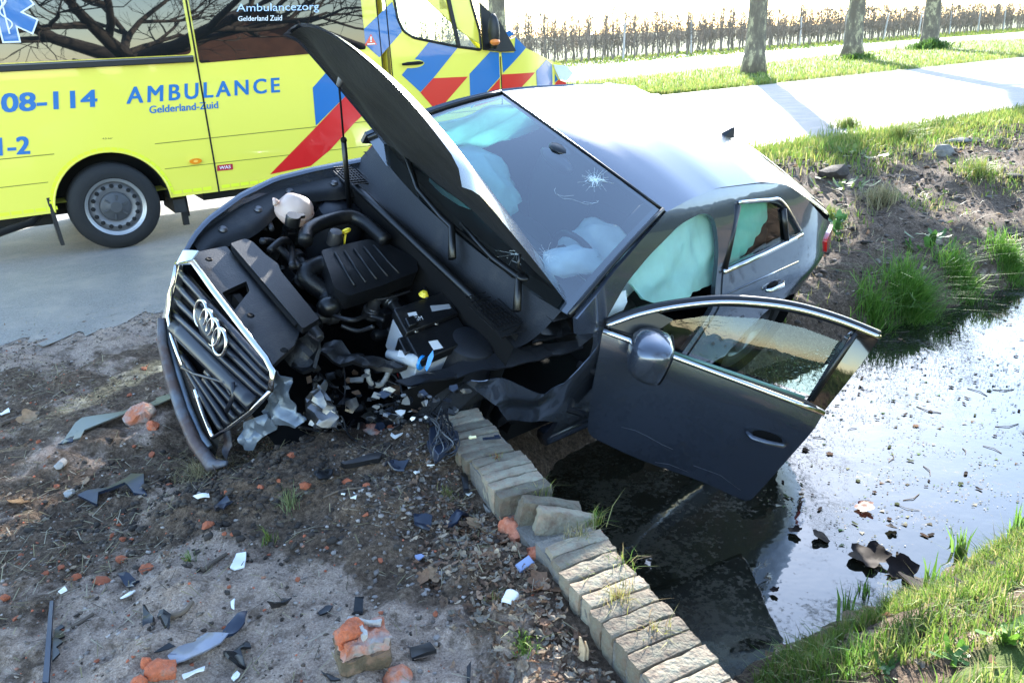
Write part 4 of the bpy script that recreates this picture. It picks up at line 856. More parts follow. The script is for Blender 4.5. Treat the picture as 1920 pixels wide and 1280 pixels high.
def crack(name, px, py, r, n, rings, seed):
    a0, b0 = wspix(px, py); rr = random.Random(seed); mb = MB(); W_, H_ = 1.35, .78; rays = []
    for i in range(n):
        a = 6.283 * i / n + rr.uniform(-.15, .15); L = r * rr.uniform(.6, 1.5); P = []
        for k in range(6):
            t = k / 5 * L; a += rr.gauss(0, .025); P.append((a0 + math.cos(a) * t / W_, b0 + math.sin(a) * t / H_))
        rays.append(P); mb.tube([wsoff(*p, .002) for p in P], .00032, 3, cap=False)
    for q_ in range(rings):
        f = (q_ + 1) / (rings + 1) * .62
        for i in range(n):
            if rr.random() < .8: P = [rays[i], rays[(i + 1) % n]]; k = min(5, 1 + int(f * 5)); mb.tube([wsoff(*P[0][k], .002), wsoff(*P[1][k], .002)], .00045, 3, cap=False)
    for _ in range(60 if rings > 2 else 8):
        a = rr.uniform(0, 6.283); t = r * .42 * rr.random(); c = (a0 + math.cos(a) * t / W_, b0 + math.sin(a) * t / H_); mb.tube([wsoff(c[0], c[1], .002), wsoff(c[0] + rr.gauss(0, .012), c[1] + rr.gauss(0, .02), .002)], .0009, 3, cap=False)
    return mb.build(name, CRK, car, sm=False)
crack('windscreen_crack', 1118, 342, .070, 22, 8, 1); crack('windscreen_crack', 1022, 478, .045, 12, 1, 2); crack('windscreen_crack', 968, 470, .10, 9, 0, 5)
rr = random.Random(9); mb = MB()
for k in range(3):
    a0, b0 = wspix(1118 - 14 * k + rr.uniform(-20, 20), 342 + rr.uniform(0, 90)); P = [(a0, b0)]
    for _ in range(5): P.append((P[-1][0] + rr.gauss(-.012, .012), P[-1][1] + rr.gauss(-.02, .02)))
    mb.tube([wsoff(*p, .002) for p in P], .0004, 3, cap=False)
mb.build('windscreen_crack', CRK, car, sm=False)
# ---- cabin
mb = MB(); mb.box(V(2.5, 0, .30), (2.6, 1.5, .06)); mb.box(V(3.45, 0, .68), (.1, 1.35, .75)); mb.build('cabin_floor', MAT, car)
def dash(a, b_):
    y = (a * 2 - 1) * .74; s = 1.20 + .55 * b_; z = .955 - .03 * b_ - .25 * max(0, b_ - .75) * 4 * .25; return V(s, y, z + .03 * math.exp(-((y - .36) / .22) ** 2) * math.sin(math.pi * min(1, b_ * 1.2)))
mb = MB(); mb.grid(20, 10, dash); mb.grid(8, 2, lambda a, b_: V(1.75, (a * 2 - 1) * .74, .865 - .4 * b_)); mb.build('dashboard', pm('dash_black', (.016, .016, .018), .7, bump=.2, bscale=200), car, ang=180)
for sy in (.37, -.37):
    mb = MB(); mb.ball(V(2.15, sy, .52), (.27, .25, .10), 16, 8); mb.ball(V(2.45, sy, .82), (.12, .24, .36), 16, 10); mb.ball(V(2.53, sy, 1.20), (.06, .13, .09), 12, 8); mb.build('front_seat', SEAT, car, ang=180)
mb = MB(); mb.ball(V(3.2, 0, .55), (.25, .62, .12), 16, 8); mb.ball(V(3.42, 0, .85), (.10, .62, .30), 16, 8); mb.build('rear_seat', SEAT, car, ang=180)
mb = MB(); c = np.array(V(1.80, .37, .88)); ax = Vector((-.88, 0, .42)).normalized(); u = Vector((0, 1, 0)); v_2 = ax.cross(u)
mb.tube([tuple(Vector(c) + u * .185 * math.cos(t) + v_2 * .185 * math.sin(t)) for t in np.linspace(0, 6.283, 33)], .017, 8, cap=False); mb.box(tuple(c), (.05, .30, .05)); mb.build('steering_wheel', PLB, car, ang=180)
def bag(name, pts, r, mat, n=20, m=12, flat=(1, 1, 1), jit=.25):
    mb = MB(); mb.ball((0, 0, 0), (1, 1, 1), n, m, jit); return None
def ballpart(name, c, r, mat, jit=.2, n=26, m=16):
    mb = MB(); mb.ball(V(*c), r, n, m, jit); return mb.build(name, mat, car, ang=180)
ballpart('driver_airbag', (1.98, .36, .86), (.13, .24, .20), AIRW, .3)
ballpart('passenger_airbag', (1.60, -.30, 1.00), (.22, .26, .13), AIRB, .4)
curr = [(1.42, 1.05), (1.60, 1.14), (1.85, 1.24), (2.15, 1.31), (2.5, 1.32), (2.5, 1.05), (2.3, .93), (2.0, .90), (1.7, .93), (1.5, .98)]
panel('curtain_airbag', fillet(curr, .04), lambda s, z: V(s, -(ys(s, z) - .09 + .02 * math.sin(s * 19 + 3 * math.sin(z * 9))), z), AIRB, car, step=.05, thick=.012, ang=180)
# curtain airbag hanging inside the left windows, outline measured through the openings
curt = [(1.60, 1.075), (1.72, 1.165), (1.95, 1.255), (2.2, 1.315), (2.5, 1.325), (2.9, 1.31), (3.0, 1.26), (3.02, 1.17), (2.92, 1.09), (2.72, 1.0), (2.55, .96), (2.36, .90)] + [CS(1290, 540, -.12), CS(1235, 565, -.12), CS(1190, 550, -.12), CS(1175, 525, -.10)]
def curtm(s, z): return V(s, ys(s, z) - .075 + .012 * math.sin(s * 17 + 3 * math.sin(z * 9)) * sstep(1.33, 1.2, z) + .005 * math.sin(s * 61 + z * 33) + .012 * mnoise.noise(Vector((s * 9, z * 14, 2))), z)
panel('curtain_airbag', fillet(curt, .03), curtm, AIRB, car, step=.035, thick=.012, ang=180)
rag = [CS(1168, 540, -.08), CS(1160, 575, -.08), CS(1142, 596, -.06), CS(1128, 610, -.05), CS(1140, 560, -.05)]
panel('side_airbag', rag, lambda s, z: V(s, ys(s, z) - .06 + .02 * math.sin(z * 40), z), AIRW, car, step=.04, thick=.006, ang=180)
mb = MB(); mb.ball(V(1.62, .45, 1.0), (.20, .10, .05), 16, 8, .4); mb.build('driver_airbag', AIRW, car, ang=180)
mb = MB(); p = wsoff(.52, .86, -.05); mb.ball(p, (.035, .12, .04), 14, 8); q = wsoff(.50, .93, -.02); mb.ball(q, (.07, .07, .02), 12, 6); mb.build('interior_mirror', PLB, car, ang=180)
mb = MB(); mb.grid(4, 1, lambda a, b_: V(1.95 + 1.4 * b_, (a * 2 - 1) * .56, 1.325)); mb.build('roof_lining', pm('lining', (.30, .30, .29), .9), car)
# ---- open driver door, hung on the left front pillar
BETA = math.radians(50); HG = (1.405, .848)
dvec = np.array([math.cos(BETA), math.sin(BETA)])     # along the door in (s, y)
onv = np.array([-math.sin(BETA), math.cos(BETA)])     # outward normal
if onv[0] > 0: onv = -onv
def DM(off=0.0):
    def f(u, z):
        b_ = ys(1.8, z) - ys(1.8, .93) + .0 + off; s = HG[0] + dvec[0] * u + onv[0] * b_; y = HG[1] + dvec[1] * u + onv[1] * b_; return V(s, y, z)
    return f
def DU(px, py, off=0.0):
    z = .9
    for _ in range(25):
        b_ = float(ys(1.8, z) - ys(1.8, .93)) + off; n = (onv[0], onv[1], 0); p0 = (HG[0] + onv[0] * b_, HG[1] + onv[1] * b_, 0); q = CPL(px, py, p0, n); u = (q[0] - HG[0]) * dvec[0] + (q[1] - HG[1]) * dvec[1]; z = z * .5 + q[2] * .5
    return (u, z)
dp = lambda L: [DU(*p) for p in L]
dl = dp([(1130, 620), (1543, 775), (1402, 942), (1325, 905), (1200, 862), (1100, 815), (1108, 740)])
dskin = [dl[0], dl[1], dl[2], dl[3], dl[4], dl[5], dl[6]]
drv = empty('driver_door'); drv.parent = car
panel('skin', fillet(dskin, [.005, .01, .05, .1, .1, .06, .05]), DM(0), PAINT, drv, step=.05, thick=.035, off=-1, ang=60)
arc = dp([(1137, 610), (1200, 588), (1270, 574), (1350, 566), (1430, 570), (1500, 581), (1575, 603), (1648, 632)])
arc_s = spl(arc, 5); bl = [DU(1131, 617), DU(1545, 772)]
# door inner shell and window frame
inn = [(dl[0][0] + .01, dl[0][1] - .02), (dl[1][0] - .01, dl[1][1] - .02), (dl[2][0] - .01, dl[2][1] + .03), dl[3], dl[4], (dl[5][0] + .01, dl[5][1] + .02)]
panel('inner_panel', inn, DM(-.09), MAT, drv, step=.1, thick=.05)
mb = MB(); mb.tube([DM(-.012)(*p) for p in arc_s], .026, 8, flat=.8); mb.build('window_frame', PLB, drv, ang=180)
mb = MB(); mb.tube([DM(.016)(p[0], p[1] + .006) for p in arc_s], .0105, 8, flat=.6); mb.build('chrome_strip', CHR, drv, ang=180)
mb = MB(); mb.tube([DM(.012)(bl[0][0] + (bl[1][0] - bl[0][0]) * t, bl[0][1] + (bl[1][1] - bl[0][1]) * t) for t in np.linspace(0, 1, 8)], .0125, 8, flat=.6); mb.build('chrome_strip', CHR, drv, ang=180)
bp = [DU(1648, 634), DU(1545, 770), DU(1515, 752), DU(1590, 640), DU(1608, 628)]
panel('rear_pillar_cover', [DU(1646, 636), DU(1546, 768), DU(1518, 752), DU(1592, 628), DU(1606, 618)], DM(.006), pm('gloss_black', (.006, .006, .007), .04, coat=1), drv, step=.08, thick=.04, off=-1)
mb = MB(); mb.tube([DM(.012)(*DU(*p)) for p in ((1604, 622), (1585, 650), (1520, 748))], .014, 8, flat=.5); mb.build('pillar_edge', PLB, drv, ang=180)
gl = dp([(1205, 630), (1240, 610), (1330, 598), (1430, 604), (1510, 622), (1598, 655), (1520, 748), (1270, 660)])
panel('window', gl, DM(-.03), SGL, drv, step=.08)
mb = MB(); mb.tube([DM(.004)(*DU(*p)) for p in ((1262, 660), (1380, 700), (1508, 744))], .008, 6); mb.build('window_seal', pm('green_edge', (.10, .20, .17), .3), drv, ang=180)
panel('mirror_sail', dp([(1137, 612), (1222, 582), (1262, 600), (1212, 634)]), DM(-.004), PLB, drv, step=.05, thick=.02)
# exterior mirror
def DP(u, off, z):
    f = DM(off); return Vector(f(u, z))
mu, mz = DU(1228, 665, .12)
mb = MB(); mb.ball((0, 0, 0), (1, 1, 1), 20, 14); ex = np.array([-dvec[0], dvec[1], 0]); ey = np.array([-onv[0], onv[1], 0]); ez = np.array([0, 0, 1.]); cm_ = np.array(DM(.13)(mu, mz))
P = []
for v in mb.V:
    a, b_, c_ = v; b_ = math.copysign(abs(b_) ** .65, b_); c_ = math.copysign(abs(c_) ** .65, c_) * (1 + .12 * b_); a2 = a if a < .35 else .35 + (a - .35) * .12; P.append(tuple(cm_ + ex * a2 * .12 + ey * b_ * .128 * (1 - .15 * a) + ez * c_ * .098))
mb2 = MB(); mb2.add(P, mb.F); mir = mb2.build('door_mirror', PAINT, drv, ang=180)
mb = MB(); mb.ball((0, 0, 0), (1, 1, 1), 20, 8); q = MB(); q.add([tuple(cm_ + ex * (.047 + .006 * v[0]) + ey * math.copysign(abs(v[1]) ** .65, v[1]) * .118 + ez * math.copysign(abs(v[2]) ** .65, v[2]) * .094) for v in mb.V], mb.F); q.build('mirror_rim', PLB, mir, ang=180)
mb = MB(); mb.tube([DM(-.01)(mu - .02, mz - .07), DM(.06)(mu - .01, mz - .06), DM(.11)(mu, mz - .02)], [.035, .03, .03], 10); mb.build('mirror_foot', PLB, mir, ang=180)
h = [DU(1398, 806), DU(1475, 830)]
mb = MB(); mb.tube([DM(.008)(h[0][0], h[0][1]), DM(.036)(h[0][0] + .03, h[0][1] - .004), DM(.040)((h[0][0] + h[1][0]) / 2, (h[0][1] + h[1][1]) / 2 - .004), DM(.034)(h[1][0] - .03, h[1][1]), DM(.010)(*h[1])], [.010, .014, .015, .014, .010], 10, flat=.7); mb.build('door_handle', PAINT, drv, ang=180)
hc_ = ((h[0][0] + h[1][0]) / 2 + .005, (h[0][1] + h[1][1]) / 2 + .002)
panel('handle_recess', [(hc_[0] + .075 * math.cos(a), hc_[1] + .030 * math.sin(a)) for a in np.linspace(0, 6.283, 24)[:-1]], DM(.002), MAT, drv, step=.05)
for P in ([(1180, 742), (1240, 762), (1292, 790)], [(1360, 905), (1396, 925)]):
    pass
sc_ = pm('scratch', (.13, .14, .155), .5)
mb = MB()
for P in ([(1165, 800), (1190, 806), (1215, 818), (1240, 832), (1262, 842)], [(1228, 866), (1255, 870), (1290, 884)], [(1300, 872), (1350, 890), (1388, 918)]): mb.tube([DM(.001)(*DU(*p)) for p in P], .0009, 4)
mb.build('scratch', sc_, drv, ang=180)
mb = MB(); mb.tube([V(1.40, .83, .72), DM(-.05)(.12, .70)], .018, 8); mb.tube([V(1.40, .83, .45), DM(-.05)(.12, .43)], .018, 8); mb.build('hinge', INNER, drv)
# ---- raised bonnet
HA = math.radians(54); HPs, HPz = 1.40, .955
def bon(y, t, off=0.0):
    """t 0 at the hinge, 1 at the front edge; y across"""
    yn = y / .69; y = y * (1 + .075 * max(0, yn) * (1 - t)); L = 1.19 - .16 * abs(yn) ** 2.6; wd = y * (1 - .13 * t)
    s0 = HPs - .05 * (1 - yn * yn) - L * t; z0 = .955 - .205 * t - .03 * t * t + .035 * (1 - yn ** 2) * (1 - .4 * t) + off
    z0 -= .030 * max(0, (t - .9) / .1) ** 2 + .035 * max(0, (abs(yn) - .86) / .14) ** 2
    ds, dz = s0 - HPs, z0 - HPz; c, sn = math.cos(HA), math.sin(HA); return V(HPs + ds * c + dz * sn, wd, HPz - ds * sn + dz * c)
mb = MB(); mb.grid(28, 27, lambda a, b_: bon((a * 2 - 1) * .69, -.045 + 1.045 * b_)); mb.build('bonnet', PAINT, car, ang=180)
def bin_(a, b_):
    y = (a * 2 - 1) * .665; t = -.035 + 1.015 * b_; k = .5 + .5 * math.cos(6.283 * a * 3); edge = min(1, 8 * min(a, 1 - a, b_, 1 - b_)); return bon(y, t, -.012 - .035 * edge - .012 * edge * math.sin(b_ * 19) * k)
mb = MB(); mb.grid(30, 26, bin_); inb = mb.build('bonnet_underside', LINER, car, ang=180)
lt = bon(0.62, .45, -.06); mb = MB(); mb.tube([lt, (lt[0] + .01, lt[1] + .02, lt[2] - .05), (lt[0] - .03, lt[1] + .03, lt[2] - .08)], .006, 6); mb.ball((lt[0] - .03, lt[1] + .03, lt[2] - .1), (.03, .03, .014), 10, 6); mb.build('washer_nozzle', PLB, car, ang=180)
st0 = CU(655, 388, 'z', .80); st1 = bon(-.60, .64, -.05); st0v = np.array(V(*st0)); st1 = np.array(st1)
mb = MB(); m_ = st0v * .42 + st1 * .58; mb.tube([st0v, m_], .013, 10); mb.build('gas_strut', PLB, car, ang=180)
mb = MB(); mb.tube([m_, st1], .005, 8); mb.ball(tuple(m_), (.016, .016, .016), 8, 6); mb.build('strut_rod', MATS['matt_black'], car, ang=180)
mb = MB(); mb.tube([st1 + np.array([0, 0, .0]), st1 + np.array([.02, .03, .05]), st1 + np.array([.0, .05, .09])], .014, 8, flat=.5); mb.build('hinge_bracket', pm('grey_bracket', (.25, .25, .27), .5), car, ang=180)
# ---- cowl, wipers
def cowl(a, b_):
    y = (a * 2 - 1) * .73; s = 1.02 + (1.245 - .10 * (1 - (a * 2 - 1) ** 2) - 1.02) * b_; z = .90 + .10 * b_ - .045 * math.sin(math.pi * b_) - .05 * (1 - b_) * abs(a * 2 - 1) ** 2; return V(s, y, z)
mb = MB(); mb.grid(24, 8, cowl); mb.build('cowl_panel', PLA, car, ang=180)
mb = MB(); P = [V(1.00 + .06 * (abs(a) ** 2), a * .66, .915 - .05 * a * a) for a in np.linspace(-1, 1, 20)]; mb.tube(P, .018, 8, flat=.7); mb.build('cowl_seal', PLB, car, ang=180)
mb = MB(); P = [V(1.26 + .10 * (abs(a) ** 2) - .1, a * .70, .975 - .03 * a * a) for a in np.linspace(-1, 1, 20)]; mb.tube(P, .010, 6); mb.build('cowl_edge', PLB, car, ang=180)
for P in ([(882, 562), (912, 605), (938, 640), (962, 628), (978, 610), (930, 580)], [(632, 336), (658, 345), (690, 350), (672, 328), (655, 318)]):
    pts = [CU(*p, 'z', .90) for p in P]; panel('air_intake_mesh', [(p[0], p[1]) for p in pts], lambda s, y: V(s, y, .915), MAT, car, step=0, thick=.01)
    mb = MB(); lo = np.min(pts, 0); hi = np.max(pts, 0)
    for i in range(9): mb.tube([V(lo[0] + (hi[0] - lo[0]) * i / 8, lo[1] * .8 + hi[1] * .2, .922), V(lo[0] + (hi[0] - lo[0]) * i / 8, hi[1] * .8 + lo[1] * .2, .922)], .0025, 4)
    for i in range(9): mb.tube([V(lo[0] * .85 + hi[0] * .15, lo[1] + (hi[1] - lo[1]) * i / 8, .922), V(hi[0] * .85 + lo[0] * .15, lo[1] + (hi[1] - lo[1]) * i / 8, .922)], .0025, 4)
    mb.build('intake_grid', PLA, car, sm=False)
def wsp(P, off): 
    out = []
    for i, p in enumerate(P): a, b_ = wspix(*p); out.append(wsoff(a, max(b_, 0.01), off[i] if hasattr(off, '__len__') else off))
    return out
for A_, B_ in (([(848, 485), (828, 462), (812, 435), (786, 368), (760, 285)], [(757, 275), (772, 322), (786, 366)]), ([(969, 583), (953, 560), (918, 497), (899, 462), (864, 429)], [(790, 362), (862, 430), (957, 522)])):
    k = np.array(CV(*A_[0], 'z', .955)); P = [tuple(k)] + wsp(A_[1:], [.05, .055, .05, .03]); mb = MB(); mb.tube(P, [.020, .017, .013, .010, .008], 8, flat=.7); w_ = mb.build('wiper', PLB, car, ang=180)
    mb = MB(); mb.tube(wsp(B_, .014), .008, 6); mb.build('wiper_blade', MAT, w_, ang=180)
# ---- engine bay: tub, rails, strut towers
mb = MB()
yl = lambda s: float(np.interp(s, [.12, .3, .5, .7], [.30, .44, .56, .64]))
mb.grid(8, 1, lambda a, b_: V(.15 + .95 * a, -yl(.15 + .95 * a) + (yl(.15 + .95 * a) + .62) * b_, .33)); mb.grid(12, 1, lambda a, b_: V(1.05, -.70 + 1.40 * a, .33 + .56 * b_)); mb.grid(8, 1, lambda a, b_: V(.15 + .95 * a, -yl(.15 + .95 * a), .33 + .36 * b_)); mb.grid(1, 1, lambda a, b_: V(.55 + .55 * a, .62, .33 + .35 * b_)); mb.build('engine_bay', MAT, car)
# right wing, seen along its crest, and the black rail inside it
def wing(a, b_, side=-1):
    s = .12 + 1.30 * a; z = float(np.interp(s, [.1, .25, .5, .9, 1.42], [.72, .775, .835, .90, .955])); yc = float(np.interp(s, [.1, .2, .3, .5, .7, 1.42], [.42, .52, .59, .68, .735, .735])); t = b_
    if t < .15: return V(s, side * (yc - .03 * (1 - t / .15)), z - .012 * (1 - t / .15))
    q = (t - .15) / .85; zz = z - q * (z - .30); return V(s, side * yc + min(ys(s, zz) - yc, .03 + .12 * a + .03 * a) * min(1, q * 3.0) ** .6, zz - .0)
mb = MB(); mb.grid(28, 16, lambda a, b_: wing(a, b_)); mb.build('front_wing', PAINT, car, ang=180)
def rail(a, b_):
    s = .20 + 1.2 * a; z = float(np.interp(s, [.1, .25, .5, .9, 1.42], [.70, .75, .805, .87, .93])) - .02; yc = float(np.interp(s, [.1, .3, .7, 1.42], [.42, .57, .70, .705])); wd = .10 + .06 * math.sin(a * 7) ** 2; return V(s, -(yc - b_ * wd), z - .02 * b_ - .08 * max(0, b_ - .7))
mb = MB(); mb.grid(30, 6, rail); mb.build('wing_rail', PLA, car, ang=180)
mb = MB()
for s in (.35, .55, .75, .98, 1.2): p = rail((s - .2) / 1.2, .4); mb.lathe([(0, .012), (.012, .012), (.02, .004), (.022, 0)], 10, 'z', p)
mb.build('rail_bolts', pm('bolt_grey', (.10, .10, .11), .4, metal=.6), car)
mb = MB(); mb.lathe([(.0, .80), (.08, .80), (.11, .78), (.14, .62), (.15, .4)], 24, 'z', V(.95, -.50, 0)); mb.build('strut_tower', INNER, car); mb = MB(); mb.lathe([(.0, .75), (.08, .75), (.11, .73), (.14, .57), (.15, .4)], 24, 'z', V(.98, .52, 0)); mb.build('strut_tower', INNER, car)
# ---- upper front: air guide, slam panel
def zpl(P, z): return [CU(*p, 'z', z)[:2] for p in P]
gA = zpl([(432, 456), (460, 447), (474, 453), (498, 477), (521, 494), (527, 509), (599, 597), (568, 616)], .80)
o = panel('air_guide', fillet(gA, .012), lambda s, y: V(s, y, .80), PLA, car, step=.06, thick=.028, off=1); m = o.modifiers.new('b', 'BEVEL'); m.width = .006; m.segments = 2; m.limit_method = 'ANGLE'
gB = zpl([(357, 475), (424, 461), (432, 470), (562, 622), (552, 647), (509, 684), (368, 487)], .772)
latch = zpl([(416, 548), (462, 527), (468, 545), (440, 580), (432, 570)], .772)
o = panel('slam_panel', fillet(gB, .01), lambda s, y: V(s, y, .772 - .12 * max(0, .14 - s)), PLA, car, holes=[fillet(latch, .008)], step=.06, thick=.025, off=1); m = o.modifiers.new('b', 'BEVEL'); m.width = .005; m.segments = 2; m.limit_method = 'ANGLE'
mb = MB(); c = np.mean(latch, 0); mb.box(V(c[0], c[1], .70), (.12, .16, .03)); mb.box(V(c[0] + .01, c[1] + .01, .735), (.03, .06, .05)); mb.build('latch', MAT, car)
for px, py in ((470, 590), (533, 655), (392, 485)): q = CU(px, py, 'z', .803); mb = MB(); mb.lathe([(.0, .0), (.010, .002), (.016, -.004)], 12, 'z', V(*q)); mb.build('panel_clip', MAT, car)
for P in ([(438, 470), (500, 545), (556, 610)],):
    mb = MB(); mb.tube([CV(*p, 'z', .786) for p in P], .009, 6); mb.build('guide_groove', MAT, car)
# ---- grille
GP = dict(TR=(338, 494), TL=(509, 690), ML=(505, 738), BL=(404, 820), BR=(346, 690), MR=(315, 590)); 
gn = Vector((0.10 * 0 - 1, .0, .22)); gn = (-1.0, -.10, .20); g0 = (.075, 0, .72)
def GR(px, py, off=0.0): return V(*CPL(px, py, (g0[0] + gn[0] * off, g0[1] + gn[1] * off, g0[2] + gn[2] * off), gn))
def lerp2(a, b_, t): return (a[0] + (b_[0] - a[0]) * t, a[1] + (b_[1] - a[1]) * t)
def gedge(side, v):
    T_, M_, B_ = (GP['TR'], GP['MR'], GP['BR']) if side == 0 else (GP['TL'], GP['ML'], GP['BL'])
    k = .38 if side == 0 else .28; return lerp2(T_, M_, v / k) if v < k else lerp2(M_, B_, (v - k) / (1 - k))
mb = MB(); mb.grid(10, 10, lambda a, b_: GR(*lerp2(gedge(0, b_), gedge(1, b_), a), -.05)); mb.build('grille_backing', MAT, car)
SL = pm('grille_slat', (.008, .010, .016), .32, var=.2, dirt=(.06, .05, .04), dirt_amt=.28)
for k in range(10):
    v = .055 + k * .094; mb = MB(); P = []
    for a in np.linspace(.01, .99, 14): 
        q = lerp2(gedge(0, v), gedge(1, v), a); P.append(GR(q[0], q[1] , -.012 + .03 * math.sin(math.pi * a) * .6))
    mb.tube(P, [.010] + [.0155] * 12 + [.010], 8, flat=1.0)
    if k in (6, 7): mb = MB(); mb.tube(P[6:], .014, 8)
    mb.build('slat', SL, car, ang=180)
mb = MB(); P = [GR(*lerp2(gedge(0, .47), gedge(1, .47), a), .012) for a in np.linspace(.03, .97, 12)]; mb.tube(P, .034, 8, flat=.45); mb.build('plate_carrier', SL, car, ang=180)
for nm, P, r in (('chrome_frame', [(331, 493), (362, 491), (400, 545), (452, 613), (499, 672), (511, 696), (507, 733)], .0125), ('chrome_frame', [(331, 493), (322, 540), (314, 592), (322, 632), (340, 686)], .0085), ('chrome_frame', [(507, 733), (470, 772), (430, 802), (398, 821)], .0085), ('chrome_frame', [(366, 730), (378, 768), (394, 808), (398, 821)], .0095)):
    mb = MB(); mb.tube([GR(*p, .022) for p in P], r, 8, flat=.55); mb.build(nm, CHR, car, ang=180)
mb = MB()
for k, (px, py) in enumerate(((377, 588), (388, 605), (400, 623), (412, 641))):
    mb = MB(); c = np.array(GR(px, py, .045)); e1 = np.array(GR(px + 10, py + 15, .045)) - c; e1 /= np.linalg.norm(e1); up_ = np.array(GR(px + 8, py - 20, .045)) - c; up_ -= e1 * np.dot(up_, e1); up_ /= np.linalg.norm(up_); R_ = .053
    mb.tube([tuple(c + e1 * R_ * math.cos(t) + up_ * R_ * math.sin(t)) for t in np.linspace(0, 6.283, 37)], .0072, 8, cap=False); mb.build('emblem_ring', CHR, car, ang=180)
mb = MB(); P = [GR(*p, .02) for p in ((380, 575), (398, 612), (420, 650))]; mb.tube(P, [.045, .055, .045], 10, flat=.5); mb.build('emblem_base', SL, car, ang=180)
for P, r in (([(340, 688), (362, 700), (420, 716), (432, 740)], .007), ([(436, 716), (438, 742), (424, 772)], .010), ([(372, 745), (384, 782), (392, 800)], .006)):
    mb = MB(); mb.tube([GR(*p, .03) for p in P], r, 6, flat=.5); mb.build('broken_trim', SL, car, ang=180)
# ---- bumper remains
MUD = pm('muddy_paint', (.10, .115, .14), .5, metal=.2, dirt=(.075, .05, .045), dirt_amt=.56, dscale=7, bump=.4, bscale=40); PALE = pm('grazed_paint', (.13, .16, .20), .38, metal=.35, dirt=(.34, .20, .15), dirt_amt=.33, dscale=8, var=.25)
P = [(303, 596), (304, 640), (318, 700), (340, 770), (366, 830), (398, 873), (424, 868)]
mb = MB(); mb.tube([GR(*p, .03) for p in P], [.018, .022, .025, .026, .028, .03, .012], 8, flat=.7); mb.build('bumper_skin', MUD, car, ang=180)
mb = MB(); o_ = spl([(303, 596), (304, 640), (318, 700), (340, 770), (366, 830), (398, 873)], 3); i_ = spl([(322, 560), (324, 640), (346, 700), (368, 758), (392, 805), (412, 826)], 3); mb.grid(len(o_) - 1, 3, lambda a, b_: GR(*lerp2(o_[int(round(a * (len(o_) - 1)))], i_[int(round(a * (len(o_) - 1)))], b_), .01 - .05 * math.sin(math.pi * b_))); mb.build('bumper_backing', MAT, car, ang=180)
P = [(312, 600), (316, 645), (335, 705), (352, 760), (374, 812), (392, 838)]
mb = MB(); mb.tube([GR(*p, .0) for p in P], .016, 8, flat=.7); mb.build('lower_grille_trim', PALE, car, ang=180)
def shard(name, P, mat, par, plane, th=.006, jit=.01, step=.05, seed=0):
    """crumpled sheet: outline in pixels put on a plane, then dented"""
    rr = random.Random(seed); pts = [np.array(CPL(*p, *plane)) for p in P]; c = np.mean(pts, 0); n = np.array(plane[1], float); n /= np.linalg.norm(n); e1 = np.cross(n, [0, 0, 1.0]); e1 /= np.linalg.norm(e1); e2 = np.cross(n, e1); ol = [(float(np.dot(p - c, e1)), float(np.dot(p - c, e2))) for p in pts]
    def f(a, b_):
        k = mnoise.noise(Vector((a * 14 + seed, b_ * 14, seed * 1.7))) + .45 * mnoise.noise(Vector((a * 36, b_ * 36 + seed, 1.0))); p = c + e1 * a + e2 * b_ + n * (k * jit * 2); return V(*p)
    return panel(name, ol, f, mat, par, step=step, thick=th, ang=30)
FR = ((.06, .25, .45), (-1.0, .25, .25))
shard('bumper_corner', [(516, 693), (543, 710), (549, 775), (570, 788), (552, 803), (520, 792), (517, 800), (500, 792), (487, 772), (508, 742)], PALE, car, FR, seed=1, jit=.02, step=.015)
shard('bumper_corner', [(498, 776), (517, 798), (510, 808), (486, 822), (474, 844), (456, 843), (451, 820), (454, 792)], PALE, car, ((.04, .25, .45), (-1.0, .3, .25)), seed=2, jit=.02, step=.015)
shard('bumper_corner', [(418, 806), (432, 800), (434, 835), (425, 862), (420, 850)], MUD, car, ((.05, .25, .45), (-1.0, .2, .25)), seed=3, step=.03)
shard('bumper_corner', [(372, 850), (420, 862), (415, 880), (396, 884)], MUD, car, ((.05, .25, .45), (-1.0, .2, .25)), seed=4, step=.03)
# right front corner below the wing: lamp and bumper side
shard('headlamp', [(331, 494), (345, 470), (372, 470), (360, 488)], pm('lamp_lens', (.30, .34, .38), .1, coat=1), car, ((.1, -.5, .7), (-.8, -.3, .5)), seed=5, jit=.002)
shard('bumper_side', [(303, 600), (318, 545), (330, 496), (338, 500), (326, 545), (314, 598)], PAINT, car, ((.1, -.4, .6), (-.9, -.3, .3)), seed=6, jit=.003)
# ---- engine
ec_ = zpl([(602, 469), (690, 448), (726, 456), (781, 484), (785, 506), (720, 530), (654, 550), (627, 537)], .80)
o = panel('engine_cover', fillet(ec_, .02), lambda s, y: V(s, y, .80 - .25 * max(0, y + .03) ** 1.5), PLA, car, step=.05, thick=.085, off=1); m = o.modifiers.new('b', 'BEVEL'); m.width = .014; m.segments = 3; m.limit_method = 'ANGLE'
for k in range(5):
    a = lerp2((628, 474), (700, 460), k / 4); b_ = lerp2((665, 535), (748, 512), k / 4); mb = MB(); mb.tube([CV(*a, 'z', .805), CV(*lerp2(a, b_, .5), 'z', .803), CV(*b_, 'z', .795)], .006, 6); mb.build('cover_rib', PLA, o, ang=180)
mb = MB(); P = [CV(*p, 'z', .82) for p in ((573, 452), (577, 434), (604, 418), (646, 407), (667, 409), (690, 422), (724, 452))]; mb.tube(spl(P, 5), .034, 12); mb.build('intake_pipe', PLA, car, ang=180)
P = spl([CV(*p, 'z', z) for p, z in (((618, 494), .76), ((600, 496), .75), ((580, 505), .74), ((574, 520), .72), ((590, 535), .70), ((610, 550), .68), ((617, 570), .66), ((618, 588), .62))], 7); mb = MB(); mb.tube(P, [.040 + (.004 if i % 2 else 0) * (14 < i < 36) for i in range(len(P))], 14); mb.build('air_hose', PLA, car, ang=180)
